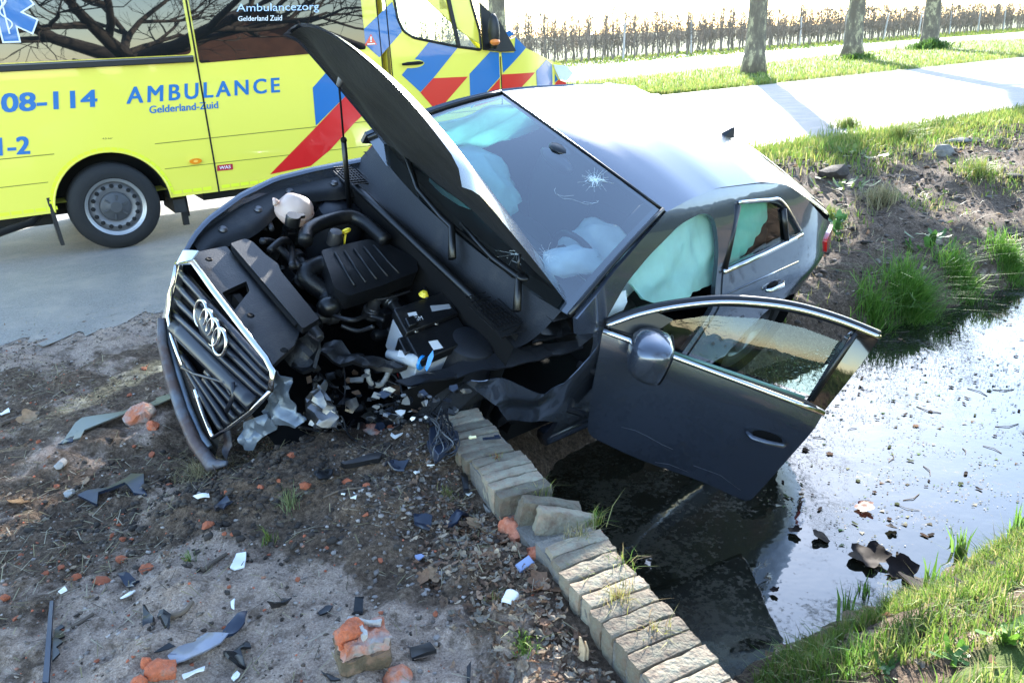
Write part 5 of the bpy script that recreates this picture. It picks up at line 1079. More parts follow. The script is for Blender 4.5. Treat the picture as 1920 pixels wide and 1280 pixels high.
mb = MB(); P = [CV(*p, 'z', .70) for p in ((592, 560), (604, 580), (640, 600), (634, 560))]; mb.ball(tuple(np.mean(P, 0)), (.06, .05, .05), 10, 6); mb.build('hose_clamp', PLB, car, ang=180)
tk = CU(552, 394, 'z', .80); mb = MB(); mb.ball(V(*tk), (.088, .088, .075), 28, 14, .10); TK = pm('tank_plastic', (.78, .62, .54), .4, var=.1, trans=.3); mb.lathe([(.089, -.006), (.094, 0), (.089, .006)], 24, 'z', V(*tk)); mb.build('coolant_tank', TK, car, ang=180)
tc_ = CU(549, 414, 'z', .845); mb = MB(); mb.lathe([(.0, .03), (.03, .03), (.034, .02), (.034, -.02)], 18, 'z', V(*tc_)); mb.box(V(tc_[0] + .03, tc_[1] + .0, tc_[2] + .02), (.05, .02, .015)); mb.build('tank_cap', PLB, car)
mb = MB(); mb.tube([CV(522, 380, 'z', .84), CV(514, 374, 'z', .845), CV(516, 384, 'z', .84)], .010, 6); mb.build('tank_spout', TK, car, ang=180)
dk = np.array(CV(649, 433, 'z', .83)); YD = pm('yellow_plastic', (.80, .62, .04), .4); mb = MB(); mb.tube([tuple(dk + np.array([.018 * math.cos(t), .018 * math.sin(t) * .6, .018 * math.sin(t)])) for t in np.linspace(0, 6.283, 17)], .006, 6); mb.tube([tuple(dk + np.array([0, 0, -.02])), tuple(dk + np.array([0, .01, -.08]))], .006, 6); mb.build('dipstick', YD, car, ang=180)
mb = MB(); q = CV(629, 440, 'z', .815); mb.lathe([(0, .02), (.028, .018), (.034, 0), (.034, -.05)], 18, 'z', q); mb.build('oil_cap', pm('dark_metal', (.08, .08, .085), .4, metal=.6), car)
# battery
bq = zpl([(738, 580), (832, 548), (905, 652), (790, 672)], .76); bc = np.mean(bq, 0)
mb = MB(); e = np.array(bq); uu = e[1] - e[0]; vv = e[3] - e[0]
def BT(a, b_, z): p = e[0] + uu * a + vv * b_; return V(p[0], p[1], z)
def bbox(a0, a1, b0, b1, z0, z1, nm, mat, bev=.006):
    q = MB(); q.add([BT(a, b_, z) for z in (z0, z1) for a, b_ in ((a0, b0), (a1, b0), (a1, b1), (a0, b1))], [(0, 1, 2, 3), (7, 6, 5, 4), (4, 5, 1, 0), (5, 6, 2, 1), (6, 7, 3, 2), (7, 4, 0, 3)]); return q.build(nm, mat, car, bevel=bev)
bbox(0, 1, .04, .96, .56, .72, 'battery', pm('battery_case', (.40, .42, .45), .5, var=.1)); bbox(-.01, 1.01, 0, .5, .72, .765, 'battery_lid', PLA); bbox(-.01, 1.01, .51, 1.0, .70, .748, 'battery_lid', PLA); bbox(.03, .2, .30, .47, .765, .79, 'battery_terminal', PLB); bbox(-.12, .02, .45, .75, .62, .735, 'terminal_cover', PLB)
LBL = pm('label_white', (.68, .68, .68), .5)
def plabel(nm, P, z, mat=LBL): pts = zpl(P, z); return panel(nm, pts, lambda s, y: V(s, y, z), mat, car, step=0)
plabel('battery_label', [(764, 587), (780, 584), (783, 591), (767, 594)], .7665); plabel('battery_label', [(806, 573), (842, 570), (846, 578), (810, 584)], .7665, pm('label_grey', (.30, .31, .33), .5)); plabel('battery_label', [(803, 640), (820, 637), (831, 652), (813, 656)], .7495)
def tq(P, z): return [CU(*p, 'z', z)[:2] for p in P]
print_text('battery_lettering', 'AGM', tq([(772, 603), (794, 599), (790, 592), (768, 596)], .767), lambda s, y: V(s, y, .7672), LBL, car)
mb = MB()
for q_ in ((780, 620), (818, 606)): mb.lathe([(0, .004), (.010, .004), (.012, 0)], 10, 'z', CV(*q_, 'z', .752))
mb.build('battery_plugs', ALU, car)
bt = CV(795, 550, 'z', .775); mb = MB(); mb.lathe([(0, .01), (.012, .01), (.02, .0), (.024, -.01)], 8, 'z', bt); mb.build('terminal_clamp', YD, car)
# washer neck with blue flap
P = [CV(*p, 'z', z) for p, z in (((727, 663), .66), ((750, 669), .68), ((776, 676), .71), ((788, 679), .72))]; mb = MB(); mb.tube(P, [.020, .026, .028, .030], 12); mb.build('washer_neck', pm('cloudy_plastic', (.55, .58, .60), .35, var=.1, trans=.25), car, ang=180)
q = np.array(P[-1]); mb = MB(); mb.tube([tuple(q), tuple(q + np.array([-.004, .01, .002]))], .033, 12); mb.build('washer_cap_ring', BLUP, car)
shard('washer_cap', [(797, 690), (803, 668), (812, 656), (813, 668), (806, 686), (800, 696)], BLUP, car, ((.75, .62, .74), (-.6, .6, .5)), th=.006, jit=.002, seed=8)
plabel('washer_label', [(748, 656), (765, 660), (765, 672), (745, 668)], .716)
# inner wing ledge and pressed-up sheet metal on the crushed side
LG = ((.9, .6, .70), (-.12, .10, 1.0))
shard('inner_wing', [(742, 712), (800, 700), (890, 672), (990, 650), (1084, 640), (1092, 654), (1010, 676), (930, 692), (850, 708), (770, 722)], INNER, car, LG, seed=11, jit=.010, step=.05, th=.012)
shard('headlamp_bracket', [(610, 640), (640, 640), (660, 660), (720, 672), (760, 690), (735, 700), (690, 690), (640, 686), (600, 665)], PLA, car, ((.5, .45, .66), (-.3, .1, 1.0)), seed=12, jit=.02, step=.03, th=.02)
shard('slam_panel_end', [(556, 640), (580, 628), (600, 640), (590, 690), (570, 700), (548, 690), (535, 672)], PLA, car, ((.3, .4, .66), (-.7, .1, .7)), seed=13, jit=.02, step=.03, th=.015)
shard('hinge_plate', [(1078, 632), (1098, 612), (1120, 600), (1128, 618), (1100, 640), (1086, 650)], INNER, car, ((1.3, .75, .9), (-.2, .4, 1.0)), seed=14, jit=.01, step=.03, th=.01)
shard('bonnet_hinge', [(1010, 600), (1046, 592), (1062, 600), (1075, 625), (1040, 632), (1000, 640)], PLB, car, ((1.25, .68, .88), (-.2, .25, 1.0)), seed=15, jit=.012, step=.03, th=.015)
# crumpled left wing
def lw(px, py, inset): z_ = CS(px, py, -inset); return V(z_[0], ys(max(.8, z_[0]), z_[1]) - inset, z_[1])
LWP = [(1131, 625), (1130, 690), (1122, 740), (1098, 804), (1060, 792), (1010, 788), (965, 802), (952, 780), (908, 752), (912, 742), (940, 735), (1025, 740), (1060, 720), (1095, 680)]
ol = [CS(*p) for p in LWP]
def lwm(s, z): k = max(0, 1.33 - s); return V(s, ys(max(.8, s), z) - .22 * k ** 1.3 + .02 * math.sin(s * 23 + z * 11) * min(1, k * 4) + .012 * math.sin(z * 31) * min(1, k * 4), z)
panel('front_wing', ol, lwm, PAINT, car, step=.03, thick=.004, ang=50)
0 and shard('wheel_arch_liner', [(880, 770), (930, 760), (1000, 800), (1080, 800), (1060, 850), (1000, 830), (940, 830), (900, 820)], MAT, car, ((.9, .55, .3), (-.1, 1, .1)), seed=16, jit=.02, th=.02)
# wheels
def cwheel(s, y, z=.31, steer=0.0):
    w_ = empty('wheel'); w_.parent = car; w_.location = V(s, y, z); w_.rotation_euler = (0, 0, steer + (math.pi if y > 0 else 0)); R_ = .312
    mb = MB(); mb.lathe([(.215, .02), (.225, -.0), (.26, -.012), (.295, .0), (R_, .03), (R_, .07), (R_ - .008, .072), (R_ - .008, .080), (R_, .082), (R_, .13), (R_ - .008, .132), (R_ - .008, .140), (R_, .142), (R_, .18), (.295, .21), (.26, .222), (.215, .20)], 48)
    for k in range(60): a = 6.283 * k / 60; mb.box((R_ * math.cos(a), .19, R_ * math.sin(a)), (.012, .05, .02), Matrix.Rotation(-a, 3, 'Y'))
    mb.build('tyre', RUB, w_)
    mb = MB(); mb.lathe([(.215, .02), (.205, .03), (.19, .1), (.0, .1)], 32)
    for k in range(5): a = 6.283 * k / 5; mb.box((.11 * math.cos(a), .035, .11 * math.sin(a)), (.19, .03, .05), Matrix.Rotation(-a, 3, 'Y'))
    mb.lathe([(0, .015), (.05, .018), (.06, .04)], 20); mb.build('rim', ALU, w_)
cwheel(.92, .70, .30, .25); cwheel(3.42, .80); cwheel(.88, -.80); cwheel(3.42, -.80)
mb = MB(); mb.box(V(2.3, 0, .22), (3.4, 1.45, .10)); mb.box(V(.75, 0, .28), (.9, 1.0, .1)); mb.box(V(3.42, 0, .5), (.75, 1.1, .5)); mb.build('underbody', MAT, car)
for sg in (1, -1):
    mb = MB(); mb.tube([V(1.45, sg * .80, .19), V(2.9, sg * .82, .19)], .05, 8); mb.build('sill', PAINT, car, ang=180)
    mb = MB(); mb.lathe([(.35, -.12), (.35, .12)], 24, 'y', V(3.42, sg * .72, .315)); mb.build('wheel_housing', MAT, car)
# hoses, cables, small engine parts
CAB = pm('cable_black', (.012, .012, .014), .5)
for P, r in (([(505, 470), (530, 450), (545, 460), (548, 500)], .016), ([(560, 500), (540, 480), (512, 455), (492, 452)], .017), ([(664, 562), (720, 560), (770, 545)], .006), ([(620, 590), (660, 600), (690, 592), (720, 600)], .010), ([(640, 610), (670, 620), (700, 612)], .009), ([(590, 390), (620, 396), (650, 404)], .014), ([(600, 372), (640, 372), (690, 392), (735, 440), (770, 470)], .010), ([(440, 440), (470, 425), (500, 430)], .008), ([(480, 400), (500, 405), (510, 430)], .012), ([(730, 470), (750, 490), (790, 520), (800, 560)], .008)):
    mb = MB(); mb.tube(spl([CV(*p, 'z', .72 + .05 * math.sin(p[0])) for p in P], 6), r, 8); mb.build('engine_hose', CAB, car, ang=180)
rr = random.Random(77); MET = [PLA, MATS['dark_metal'], PLB, ALU]
for k in range(46):
    px, py = rr.uniform(500, 830), rr.uniform(380, 640); s, y, z = CU(px, py, 'z', rr.uniform(.50, .68))
    if not (.2 < s < 1.02 and -.62 < y < .58): continue
    mb = MB()
    if rr.random() < .5: mb.box(V(s, y, z), (rr.uniform(.03, .11), rr.uniform(.03, .1), rr.uniform(.03, .09)), Matrix.Rotation(rr.uniform(-.5, .5), 3, rr.choice('XYZ')))
    else: mb.lathe([(0, .02), (.02, .02), (.03, .0), (.03, -.05), (.045, -.06), (.045, -.1)], 12, rr.choice('xyz'), V(s, y, z))
    mb.build('engine_part', MET[min(3, int(rr.random() ** 1.6 * 4))], car, bevel=.004)
NAVYP = pm('blue_black', (.015, .022, .04), .35)
# torn mechanical bits hanging at the crushed corner
def tear(n, box, z, mats, seed, sz=(10, 34), nm='torn_trim', ax='z'):
    rr = random.Random(seed)
    for k in range(n):
        cx, cy = rr.uniform(box[0], box[2]), rr.uniform(box[1], box[3]); m = rr.randint(4, 6); r_ = rr.uniform(*sz); a0 = rr.uniform(0, 6.28); asp = rr.uniform(.3, .9)
        P = [(cx + r_ * rr.uniform(.5, 1) * math.cos(a0 + 6.283 * i / m), cy + asp * r_ * rr.uniform(.5, 1) * math.sin(a0 + 6.283 * i / m)) for i in range(m)]
        n_ = (rr.uniform(-1, .2), rr.uniform(-.1, .8), rr.uniform(.2, 1)); zz = rr.uniform(*z); c0 = CU(cx, cy, ax, zz)
        shard(nm, P, rr.choice(mats), car, (c0, n_), seed=seed * 100 + k, jit=.015, step=.04, th=rr.uniform(.003, .012))
tear(26, (575, 690, 850, 800), (.32, .55), [PLA, MAT, PLB, PLB, INNER], 5)
tear(16, (850, 690, 1000, 790), (.30, .5), [PLA, MAT, PLB, INNER], 6)
tear(7, (700, 730, 860, 800), (.30, .42), [WHP, ALU, LBL], 7, (5, 14), 'broken_lamp_part')
tear(46, (560, 690, 800, 800), (.36, .60), [PLA, MAT, PLB, INNER, ALU, pm('worn_grey', (.09, .095, .10), .45, var=.3), pm('rust_dirt', (.09, .055, .035), .85, var=.4)], 15, (5, 17))
tear(26, (690, 730, 880, 830), (.30, .52), [PLA, MAT, NAVYP, MATS['worn_grey'], MATS['rust_dirt'], PLB], 16, (5, 18))
tear(14, (620, 715, 880, 810), (.36, .55), [WHP, ALU, ALU, MATS['worn_grey'], pm('milky_lamp', (.36, .38, .40), .15, coat=1)], 17, (4, 11), 'broken_lamp_part')
tear(44, (690, 725, 870, 805), (.70, .76), [PLA, MAT, PLB, MATS['worn_grey'], ALU, INNER, NAVYP], 18, (5, 17), ax='y')
tear(11, (690, 735, 850, 795), (.76, .79), [WHP, ALU, MATS['milky_lamp'], MATS['worn_grey'], ALU], 19, (3, 13), 'broken_lamp_part', ax='y')
def CG(px, py, k):
    P = CP + (G(px, py) - CP) * k; q = RC.T @ (P - CT); return tuple(float(v) for v in q)
for k in range(22):
    rr = random.Random(900 + k); P = [CG(rr.uniform(800, 840), rr.uniform(760, 790), .93), CG(825 + rr.uniform(-15, 30), 805 + rr.uniform(-12, 12), .94), CG(838 + rr.uniform(-32, 22), 835 + rr.uniform(-14, 14), .955), CG(820 + rr.uniform(-16, 24), 858 + rr.uniform(-6, 6), .975)]
    mb = MB(); mb.tube(spl(P, 7), .0018 + .0012 * rr.random(), 5); mb.build('loose_wire', [CAB, CAB, NAVYP, MATS['worn_grey']][k % 4], car, ang=180)
for P, th, kk in (([(806, 800), (826, 792), (842, 812), (840, 838), (822, 852), (806, 832)], .03, .955), ([(800, 826), (812, 822), (826, 856), (816, 862)], .02, .965), ([(838, 806), (858, 806), (862, 822), (844, 826)], .03, .95)):
    pp = [np.array(CG(p[0], p[1], kk)) for p in P]; mb = MB(); n_ = np.cross(pp[1] - pp[0], pp[2] - pp[0]); n_ /= np.linalg.norm(n_); m_ = len(pp); mb.add([tuple(p) for p in pp] + [tuple(p + n_ * th) for p in pp], [tuple(range(m_))[::-1], tuple(range(m_, 2 * m_))] + [(i, (i + 1) % m_, m_ + (i + 1) % m_, m_ + i) for i in range(m_)]); mb.build('fuse_box', NAVYP, car, bevel=.003)
for k in range(30):
    rr = random.Random(500 + k); a_ = (rr.uniform(580, 860), rr.uniform(700, 800)); P = [a_]
    for _ in range(4): P.append((P[-1][0] + rr.uniform(-6, 22), P[-1][1] + rr.gauss(4, 12)))
    z_ = rr.uniform(.38, .58); mb = MB(); mb.tube(spl([CV(*p, 'z', z_ + .02 * math.sin(i * 2.0 + k)) for i, p in enumerate(P)], 5), rr.uniform(.002, .006), 5); mb.build('loose_cable', rr.choice([CAB, CAB, MATS['worn_grey'], MAT]), car, ang=180)
shard('crash_box', [(577, 745), (598, 722), (632, 775), (633, 800), (600, 800), (582, 790)], ALU, car, ((.2, .5, .42), (-.9, .2, .4)), seed=21, jit=.03, step=.02, th=.01)
shard('crash_box', [(600, 722), (626, 760), (632, 775), (612, 766), (596, 740)], ALU, car, ((.2, .52, .45), (-.3, .7, .6)), seed=22, jit=.02, step=.02, th=.01)
shard('mounting_plate', [(648, 752), (668, 744), (672, 760), (660, 775), (648, 770)], ALU, car, ((.35, .5, .40), (-.9, .3, .4)), seed=23, jit=.004, step=.02, th=.005)
P = spl([CV(*p, 'z', z) for p, z in (((688, 692), .52), ((694, 716), .47), ((712, 722), .45), ((724, 708), .47), ((728, 696), .5))], 6); mb = MB(); mb.tube(P, [.011 + .002 * (i % 2) for i in range(len(P))], 10); mb.build('washer_hose', pm('dirty_white_hose', (.45, .44, .41), .5, var=.2), car, ang=180)
for P, m_ in (([(700, 690), (740, 705), (760, 740), (800, 760), (850, 765)], CAB), ([(760, 720), (800, 735), (860, 728), (905, 745)], CAB), ([(720, 770), (760, 780), (800, 765), (830, 780)], CAB), ([(560, 800), (600, 810), (650, 850)], CAB), ([(700, 675), (716, 690), (730, 700)], pm('red_cable', (.5, .02, .02), .4)), ([(745, 700), (752, 716), (750, 728)], MATS['red_cable'])):
    mb = MB(); mb.tube(spl([CV(*p, 'z', .44 + .04 * math.sin(p[0] * .7)) for p in P], 6), .006 if m_ is CAB else .004, 6); mb.build('loose_cable', m_, car, ang=180)
# wiring bundle hung out over the wall
for k in range(16):
    rr = random.Random(200 + k); P = [CV(*p, 'z', .28) for p in ((820 + rr.uniform(-10, 10), 775), (838 + rr.uniform(-14, 22), 800 + rr.uniform(-10, 10)), (850 + rr.uniform(-25, 14), 830 + rr.uniform(-12, 12)), (822 + rr.uniform(-14, 14), 856 + rr.uniform(-6, 6)))]
    mb = MB(); mb.tube(spl(P, 6), .0028, 5); mb.build('loose_wire', CAB if k % 4 else pm('grey_wire', (.22, .23, .25), .4), car, ang=180)
shard('fuse_box', [(806, 800), (822, 792), (850, 812), (846, 840), (820, 848), (808, 830)], NAVYP, car, ((.3, .7, .2), (-.6, .4, .6)), seed=31, jit=.012, th=.03, step=.03)
# ================================================================== DEBRIS AND SMALL THINGS
BRK = pm('brick_red', (.46, .12, .05), .92, var=.3, vscale=40, bump=.7, bscale=150, dirt=(.20, .15, .12), dirt_amt=.42, dscale=30); BRM = pm('brick_mortared', (.42, .13, .06), .93, dirt=(.29, .27, .25), dirt_amt=.50, dscale=11, bump=.8, bscale=90, var=.2)
STONE = pm('grey_stone', (.30, .29, .28), .9, var=.25, vscale=20, bump=.6, bscale=60); SOIL = pm('dark_soil', (.045, .034, .027), .95, attr=False, var=.45, vscale=30, bump=.9, bscale=90)
NAVY = pm('navy_plastic', (.010, .016, .032), .34, var=.2, dirt=(.10, .085, .07), dirt_amt=.30, dscale=25); BLKP = pm('black_shard', (.006, .0065, .008), .35, dirt=(.10, .085, .07), dirt_amt=.28, dscale=25); CLR = pm('cloudy_lens', (.17, .18, .22), .15, dirt=(.16, .14, .12), dirt_amt=.40, dscale=18)
DLEAF = pm('dead_leaf', (.24, .14, .08), .8, attr=True, trans=.25); BARKB = pm('stick_bark', (.10, .075, .055), .9, var=.3)
def lump(r, seed, sub=2, jit=.35, flat=.8):
    bm = bmesh.new(); bmesh.ops.create_icosphere(bm, subdivisions=sub, radius=1); r_ = random.Random(seed); o = Vector((r_.uniform(-9, 9), r_.uniform(-9, 9), r_.uniform(-9, 9))); planes = [(Vector((r_.gauss(0, 1), r_.gauss(0, 1), r_.gauss(0, 1))).normalized(), r_.uniform(.55, .85)) for _ in range(7)]
    for v in bm.verts:
        p = v.co.copy(); p *= 1 + jit * mnoise.noise(p * 1.2 + o)
        for n, d in planes:
            k = p.dot(n)
            if k > d: p -= n * (k - d)
        p *= 1 + .06 * mnoise.noise(p * 5 + o); v.co = Vector((p.x * r[0], p.y * r[1], p.z * r[2] * flat))
    me = bpy.data.meshes.new('lump'); bm.to_mesh(me); bm.free(); smooth(me, 28); return me
def put(name, me, px, py, mat, label, cat, rot=(0, 0, 0), dz=0.0, group=None):
    me2 = me; p = G(px, py); o = bpy.data.objects.new(name, me2); COL.objects.link(o)
    if not me2.materials: me2.materials.append(mat)
    o.location = (p[0], p[1], p[2] + dz); o.rotation_euler = rot; return tag(o, label, cat, group)
def pscale(px, py): return np.linalg.norm(G(px, py) - CP) / F   # metres per photo pixel there
# broken bricks
def bchunk(px, py, w_, h_, label, mat=BRK, seed=0, grp='broken pieces of brick', name='brick_chunk', fl=.8):
    s = pscale(px, py) * .5; return put(name, lump((w_ * s, w_ * s * .8, h_ * s * 1.15), seed, 2, .3, fl), px, py + h_ * .15, mat, label, 'brick', (0, 0, seed * 1.3), h_ * s * .25, grp)
bchunk(262, 776, 62, 46, 'muddy red brick lump with mortar lying on the bent grey strip', BRM, 1); bchunk(287, 798, 30, 28, 'small red brick piece right below the muddy lump on the grey strip', BRK, 2)
big = empty('half_brick', tuple(G(684, 1235) + np.array([0, 0, .012])), .35); tag(big, 'big half brick with mortar edge standing on the pale sand at the bottom', 'brick', 'broken pieces of brick')
o = link('brick_body', rough_brick('brick_body', .135, .098, .055, 301, pm('mossy_brick', (.10, .075, .045), .95, var=.4, vscale=30, bump=.9, bscale=80, dirt=(.22, .12, .08), dirt_amt=.42, dscale=16), .012, .22, 7, .08), None, big); o.location = (0, 0, .015); o.rotation_euler = (.10, .05, 0)
o = link('brick_top', rough_brick('brick_top', .120, .088, .045, 306, BRM, .014, .22, 7, .15), None, big); o.location = (.006, 0, .052); o.rotation_euler = (.10, .16, .05)
o = link('red_face', rough_brick('red_face', .058, .050, .060, 302, BRK, .012, .16, 7, .18), None, big); o.location = (-.030, .006, .074); o.rotation_euler = (.25, .45, .2)
o = link('mortar_edge', rough_brick('mortar_edge', .085, .014, .022, 303, pm('pale_mortar', (.40, .385, .36), .95, var=.2, bump=.8, bscale=120), .008, .4, 5), None, big); o.location = (.016, .030, .078); o.rotation_euler = (.1, .25, -.25)
o = link('mortar_edge', rough_brick('mortar_edge', .012, .055, .03, 304, MATS['pale_mortar'], .008, .4, 5), None, big); o.location = (.0, -.005, .076); o.rotation_euler = (.1, .3, .3)
bchunk(752, 1272, 70, 46, 'pinkish brick piece cut by the bottom edge beside the half brick', BRM, 5); 
o = put('half_brick', rough_brick('half_brick', .075, .045, .035, 305, BRK, .008, .3, 5), 305, 1262, BRK, 'clean broken red brick at the bottom left of the pale sand', 'brick', (.1, .1, .25), .012, 'broken pieces of brick')
bchunk(273, 1244, 26, 26, 'small red brick piece touching the clean broken brick', BRK, 7); bchunk(262, 1278, 36, 24, 'red brick piece at the lower picture edge by the clean broken brick', BRK, 8)
bchunk(700, 806, 52, 26, 'orange brick piece with white crust under the torn corner of the car', BRM, 9); bchunk(735, 800, 22, 16, 'orange crumb beside the crusted brick piece below the car', BRK, 10)
crumbs = [(390, 983, 26, 20), (228, 1048, 24, 22), (192, 1088, 26, 22), (145, 1081, 18, 17), (275, 1063, 28, 18), (85, 1074, 16, 11), (10, 1120, 18, 18), (31, 1158, 13, 11), (573, 910, 22, 20), (548, 852, 20, 16), (652, 902, 26, 20), (688, 908, 16, 11), (714, 1050, 12, 12), (559, 1085, 12, 13), (686, 964, 14, 9), (613, 1026, 11, 10), (421, 1176, 10, 11), (714, 1148, 10, 11), (816, 1150, 13, 12), (230, 1010, 13, 13), (107, 911, 12, 10), (72, 828, 9, 10), (285, 851, 14, 11), (252, 836, 9, 8), (243, 740, 11, 8), (270, 690, 14, 7), (165, 1045, 10, 6), (316, 908, 11, 8), (425, 922, 12, 15), (490, 912, 16, 11), (523, 900, 12, 10), (430, 1099, 9, 9), (224, 983, 10, 9), (182, 1238, 11, 7), (250, 1230, 9, 7), (360, 1245, 10, 7), (40, 1040, 10, 8), (115, 1062, 13, 9), (210, 1003, 10, 9), (247, 1010, 9, 7), (435, 1001, 9, 10), (420, 1000, 10, 9)]
CRUMBS = []
CMe = [lump((1, .85, .7), 400 + k, 1, .4) for k in range(5)]
for k, (px, py, a, b_) in enumerate(crumbs):
    s = pscale(px, py) * .55; p = G(px, py + b_ * .2); o = bpy.data.objects.new('brick_crumb', CMe[k % 5]); COL.objects.link(o)
    if not CMe[k % 5].materials: CMe[k % 5].materials.append(BRK)
    o.location = (p[0], p[1], p[2] + b_ * s * .25); o.scale = (a * s, a * s, b_ * s * 1.2); o.rotation_euler = (rnd.uniform(-.4, .4), rnd.uniform(-.4, .4), rnd.uniform(0, 6)); CRUMBS.append((o, px, py, a))
ANC = [(262, 776, 'the muddy lump on the bent grey strip'), (212, 930, 'the navy forked bracket'), (57, 788, 'the tan star shaped leaf'), (134, 928, 'the pale blue grey stone'), (384, 934, 'the white shard by the churned hole'), (420, 958, 'the navy scrap in the churned hole'), (545, 950, 'the small grass tuft below the bumper'), (448, 1060, 'the white splinter'), (245, 1095, 'the navy splinters'), (118, 1112, 'the pale tube end'), (98, 1210, 'the comb edged bar'), (375, 1220, 'the cloudy lens'), (530, 1145, 'the curved black shard'), (684, 1210, 'the big half brick'), (790, 985, 'the navy square fragment'), (660, 934, 'the two white chips'), (160, 1164, 'the brown stick'), (404, 1056, 'the short dark stick'), (236, 1120, 'the cloudy white flake'), (790, 1090, 'the crumpled brown leaf'), (375, 892, 'the heap of dry straw'), (305, 1262, 'the clean broken brick'), (606, 898, 'the black panel scrap below the bumper')]
used = {}
for o, px, py, a in CRUMBS:
    best = None
    for ax, ay_, nm in sorted(ANC, key=lambda q: (q[0] - px) ** 2 + (q[1] - py) ** 2):
        dx_, dy_ = px - ax, py - ay_; dr = ('right of' if dx_ > 0 else 'left of') if abs(dx_) > abs(dy_) else ('in front of' if dy_ > 0 else 'behind'); sz = 'large' if a >= 22 else ('medium' if a >= 13 else 'tiny'); lb = '%s red brick crumb lying %s %s' % (sz, dr, nm)
        if lb not in used: best = lb; break
    used[best] = 1; tag(o, best, 'brick', 'brick crumbs strewn over the soil')
# plastic, metal and glass pieces: flat outlines from their real places on the ground, then dented and given thickness
def piece(name, P, mat, label, cat='debris', th=.004, up=0.012, jit=.012, seed=0, step=.02, group='car parts torn off in the crash', bend=0.0):
    pts = [G(*p) for p in P]; c = np.mean(pts, 0); ol = [(float(p[0] - c[0]), float(p[1] - c[1])) for p in pts]; ext = max(np.ptp([p[0] for p in ol]), np.ptp([p[1] for p in ol])); base = [p[2] - c[2] for p in pts]
    def f(a, b_):
        k = mnoise.noise(Vector((a * 1.6 / ext + seed * 3.1, b_ * 1.6 / ext + seed, 0))); return (a, b_, up + jit * k * 1.6 + bend * (a * a + b_ * b_) / (ext * ext) * ext)
    o = panel(name, ol, f, mat, None, step=max(step, ext / 10), thick=th, ang=25); o.location = tuple(c); tag(o, label, cat, group); return o
STRIP = pm('dull_trim_strip', (.20, .22, .20), .35, metal=.5, dirt=(.08, .07, .06), dirt_amt=.4, dscale=12)
piece('trim_strip', [(118, 836), (126, 822), (145, 806), (158, 800), (232, 774), (300, 748), (330, 738), (334, 752), (300, 764), (240, 784), (160, 812), (152, 824), (132, 828)], STRIP, 'long bent grey trim strip lying on the soil left of the bumper', 'trim strip', .006, .018, .02, 1)
piece('trim_end', [(108, 832), (128, 822), (140, 818), (138, 832), (112, 836)], NAVY, 'short navy splinter at the ragged tip of the grey strip', 'debris', .005, .01, .01, 2)
piece('torn_bracket', [(148, 936), (165, 930), (205, 925), (242, 912), (250, 904), (274, 905), (270, 917), (276, 930), (252, 928), (238, 921), (205, 933), (188, 937), (184, 952), (166, 948)], NAVY, 'long navy plastic bracket with a forked end on the dark soil', 'bracket', .012, .022, .02, 3)
put('stone', lump((.03, .022, .02), 500, 2), 134, 928, STONE, 'pale blue grey stone beside the tip of the navy bracket', 'stone', (0, 0, .4), .008, 'loose stones')
put('stone', lump((.032, .024, .026), 501, 2), 116, 872, STONE, 'dark grey stone by the thin streak of light', 'stone', (0, 0, 1.4), .008, 'loose stones')
piece('lens_fragment', [(316, 1238), (335, 1210), (390, 1192), (432, 1202), (418, 1222), (350, 1248), (325, 1250)], CLR, 'cloudy clear lamp lens fragment on the pale sand', 'lens', .005, .014, .006, 4)
piece('trim_fragment', [(412, 1200), (450, 1165), (467, 1162), (462, 1182), (440, 1204), (418, 1206)], NAVY, 'shiny navy trim blade stuck to the cloudy lens', 'debris', .008, .024, .02, 5)
piece('black_fragment', [(418, 1215), (465, 1205), (472, 1222), (455, 1236), (460, 1254), (435, 1262), (424, 1248)], BLKP, 'jagged black piece right below the navy trim blade', 'debris', .008, .018, .03, 6)
piece('black_fragment', [(288, 1222), (320, 1215), (332, 1222), (300, 1226)], BLKP, 'thin black sliver left of the cloudy lens', 'debris', .005, .01, .01, 7)
piece('black_fragment', [(508, 1166), (514, 1128), (528, 1124), (538, 1132), (552, 1146), (530, 1142), (516, 1160)], BLKP, 'curved glossy black shard standing alone on the pale sand', 'debris', .004, .026, .05, 8)
piece('comb_bar', [(84, 1292), (97, 1138), (104, 1138), (95, 1292)], NAVY, 'long straight dark bar at lower left', 'bar', .012, .02, .002, 9)
piece('comb_fragment', [(104, 1182), (116, 1172), (122, 1178), (111, 1187), (119, 1190), (123, 1196), (110, 1203), (117, 1208), (121, 1216), (108, 1222), (114, 1230), (117, 1238), (100, 1246)], BLKP, 'black comb toothed fragment against the long straight bar', 'debris', .006, .014, .012, 29)
rb = piece('ribbed_piece', [(768, 1222), (808, 1216), (820, 1236), (773, 1238)], BLKP, 'small black ribbed piece right of the half brick', 'debris', .012, .016, .004, 10)
piece('black_fragment', [(776, 966), (790, 974), (812, 976), (806, 1000), (795, 1004), (778, 992)], NAVY, 'navy square fragment on the soil left of the wall', 'debris', .008, .016, .02, 11)
piece('black_fragment', [(826, 976), (842, 980), (870, 964), (880, 972), (862, 986), (840, 992)], NAVY, 'navy wing shaped fragment near the wall foot', 'debris', .008, .016, .02, 12)
piece('black_fragment', [(596, 1150), (612, 1142), (626, 1144), (618, 1154), (600, 1156)], BLKP, 'flat oval black piece on the pale sand above the half brick', 'debris', .006, .01, .006, 13)
piece('black_fragment', [(660, 1150), (668, 1138), (684, 1134), (680, 1152)], BLKP, 'small black piece behind the half brick', 'debris', .008, .012, .02, 14)
piece('black_fragment', [(225, 1092), (236, 1084), (262, 1090), (250, 1102), (256, 1108), (240, 1104)], NAVY, 'navy splinters between red crumbs at left', 'debris', .006, .014, .02, 15)
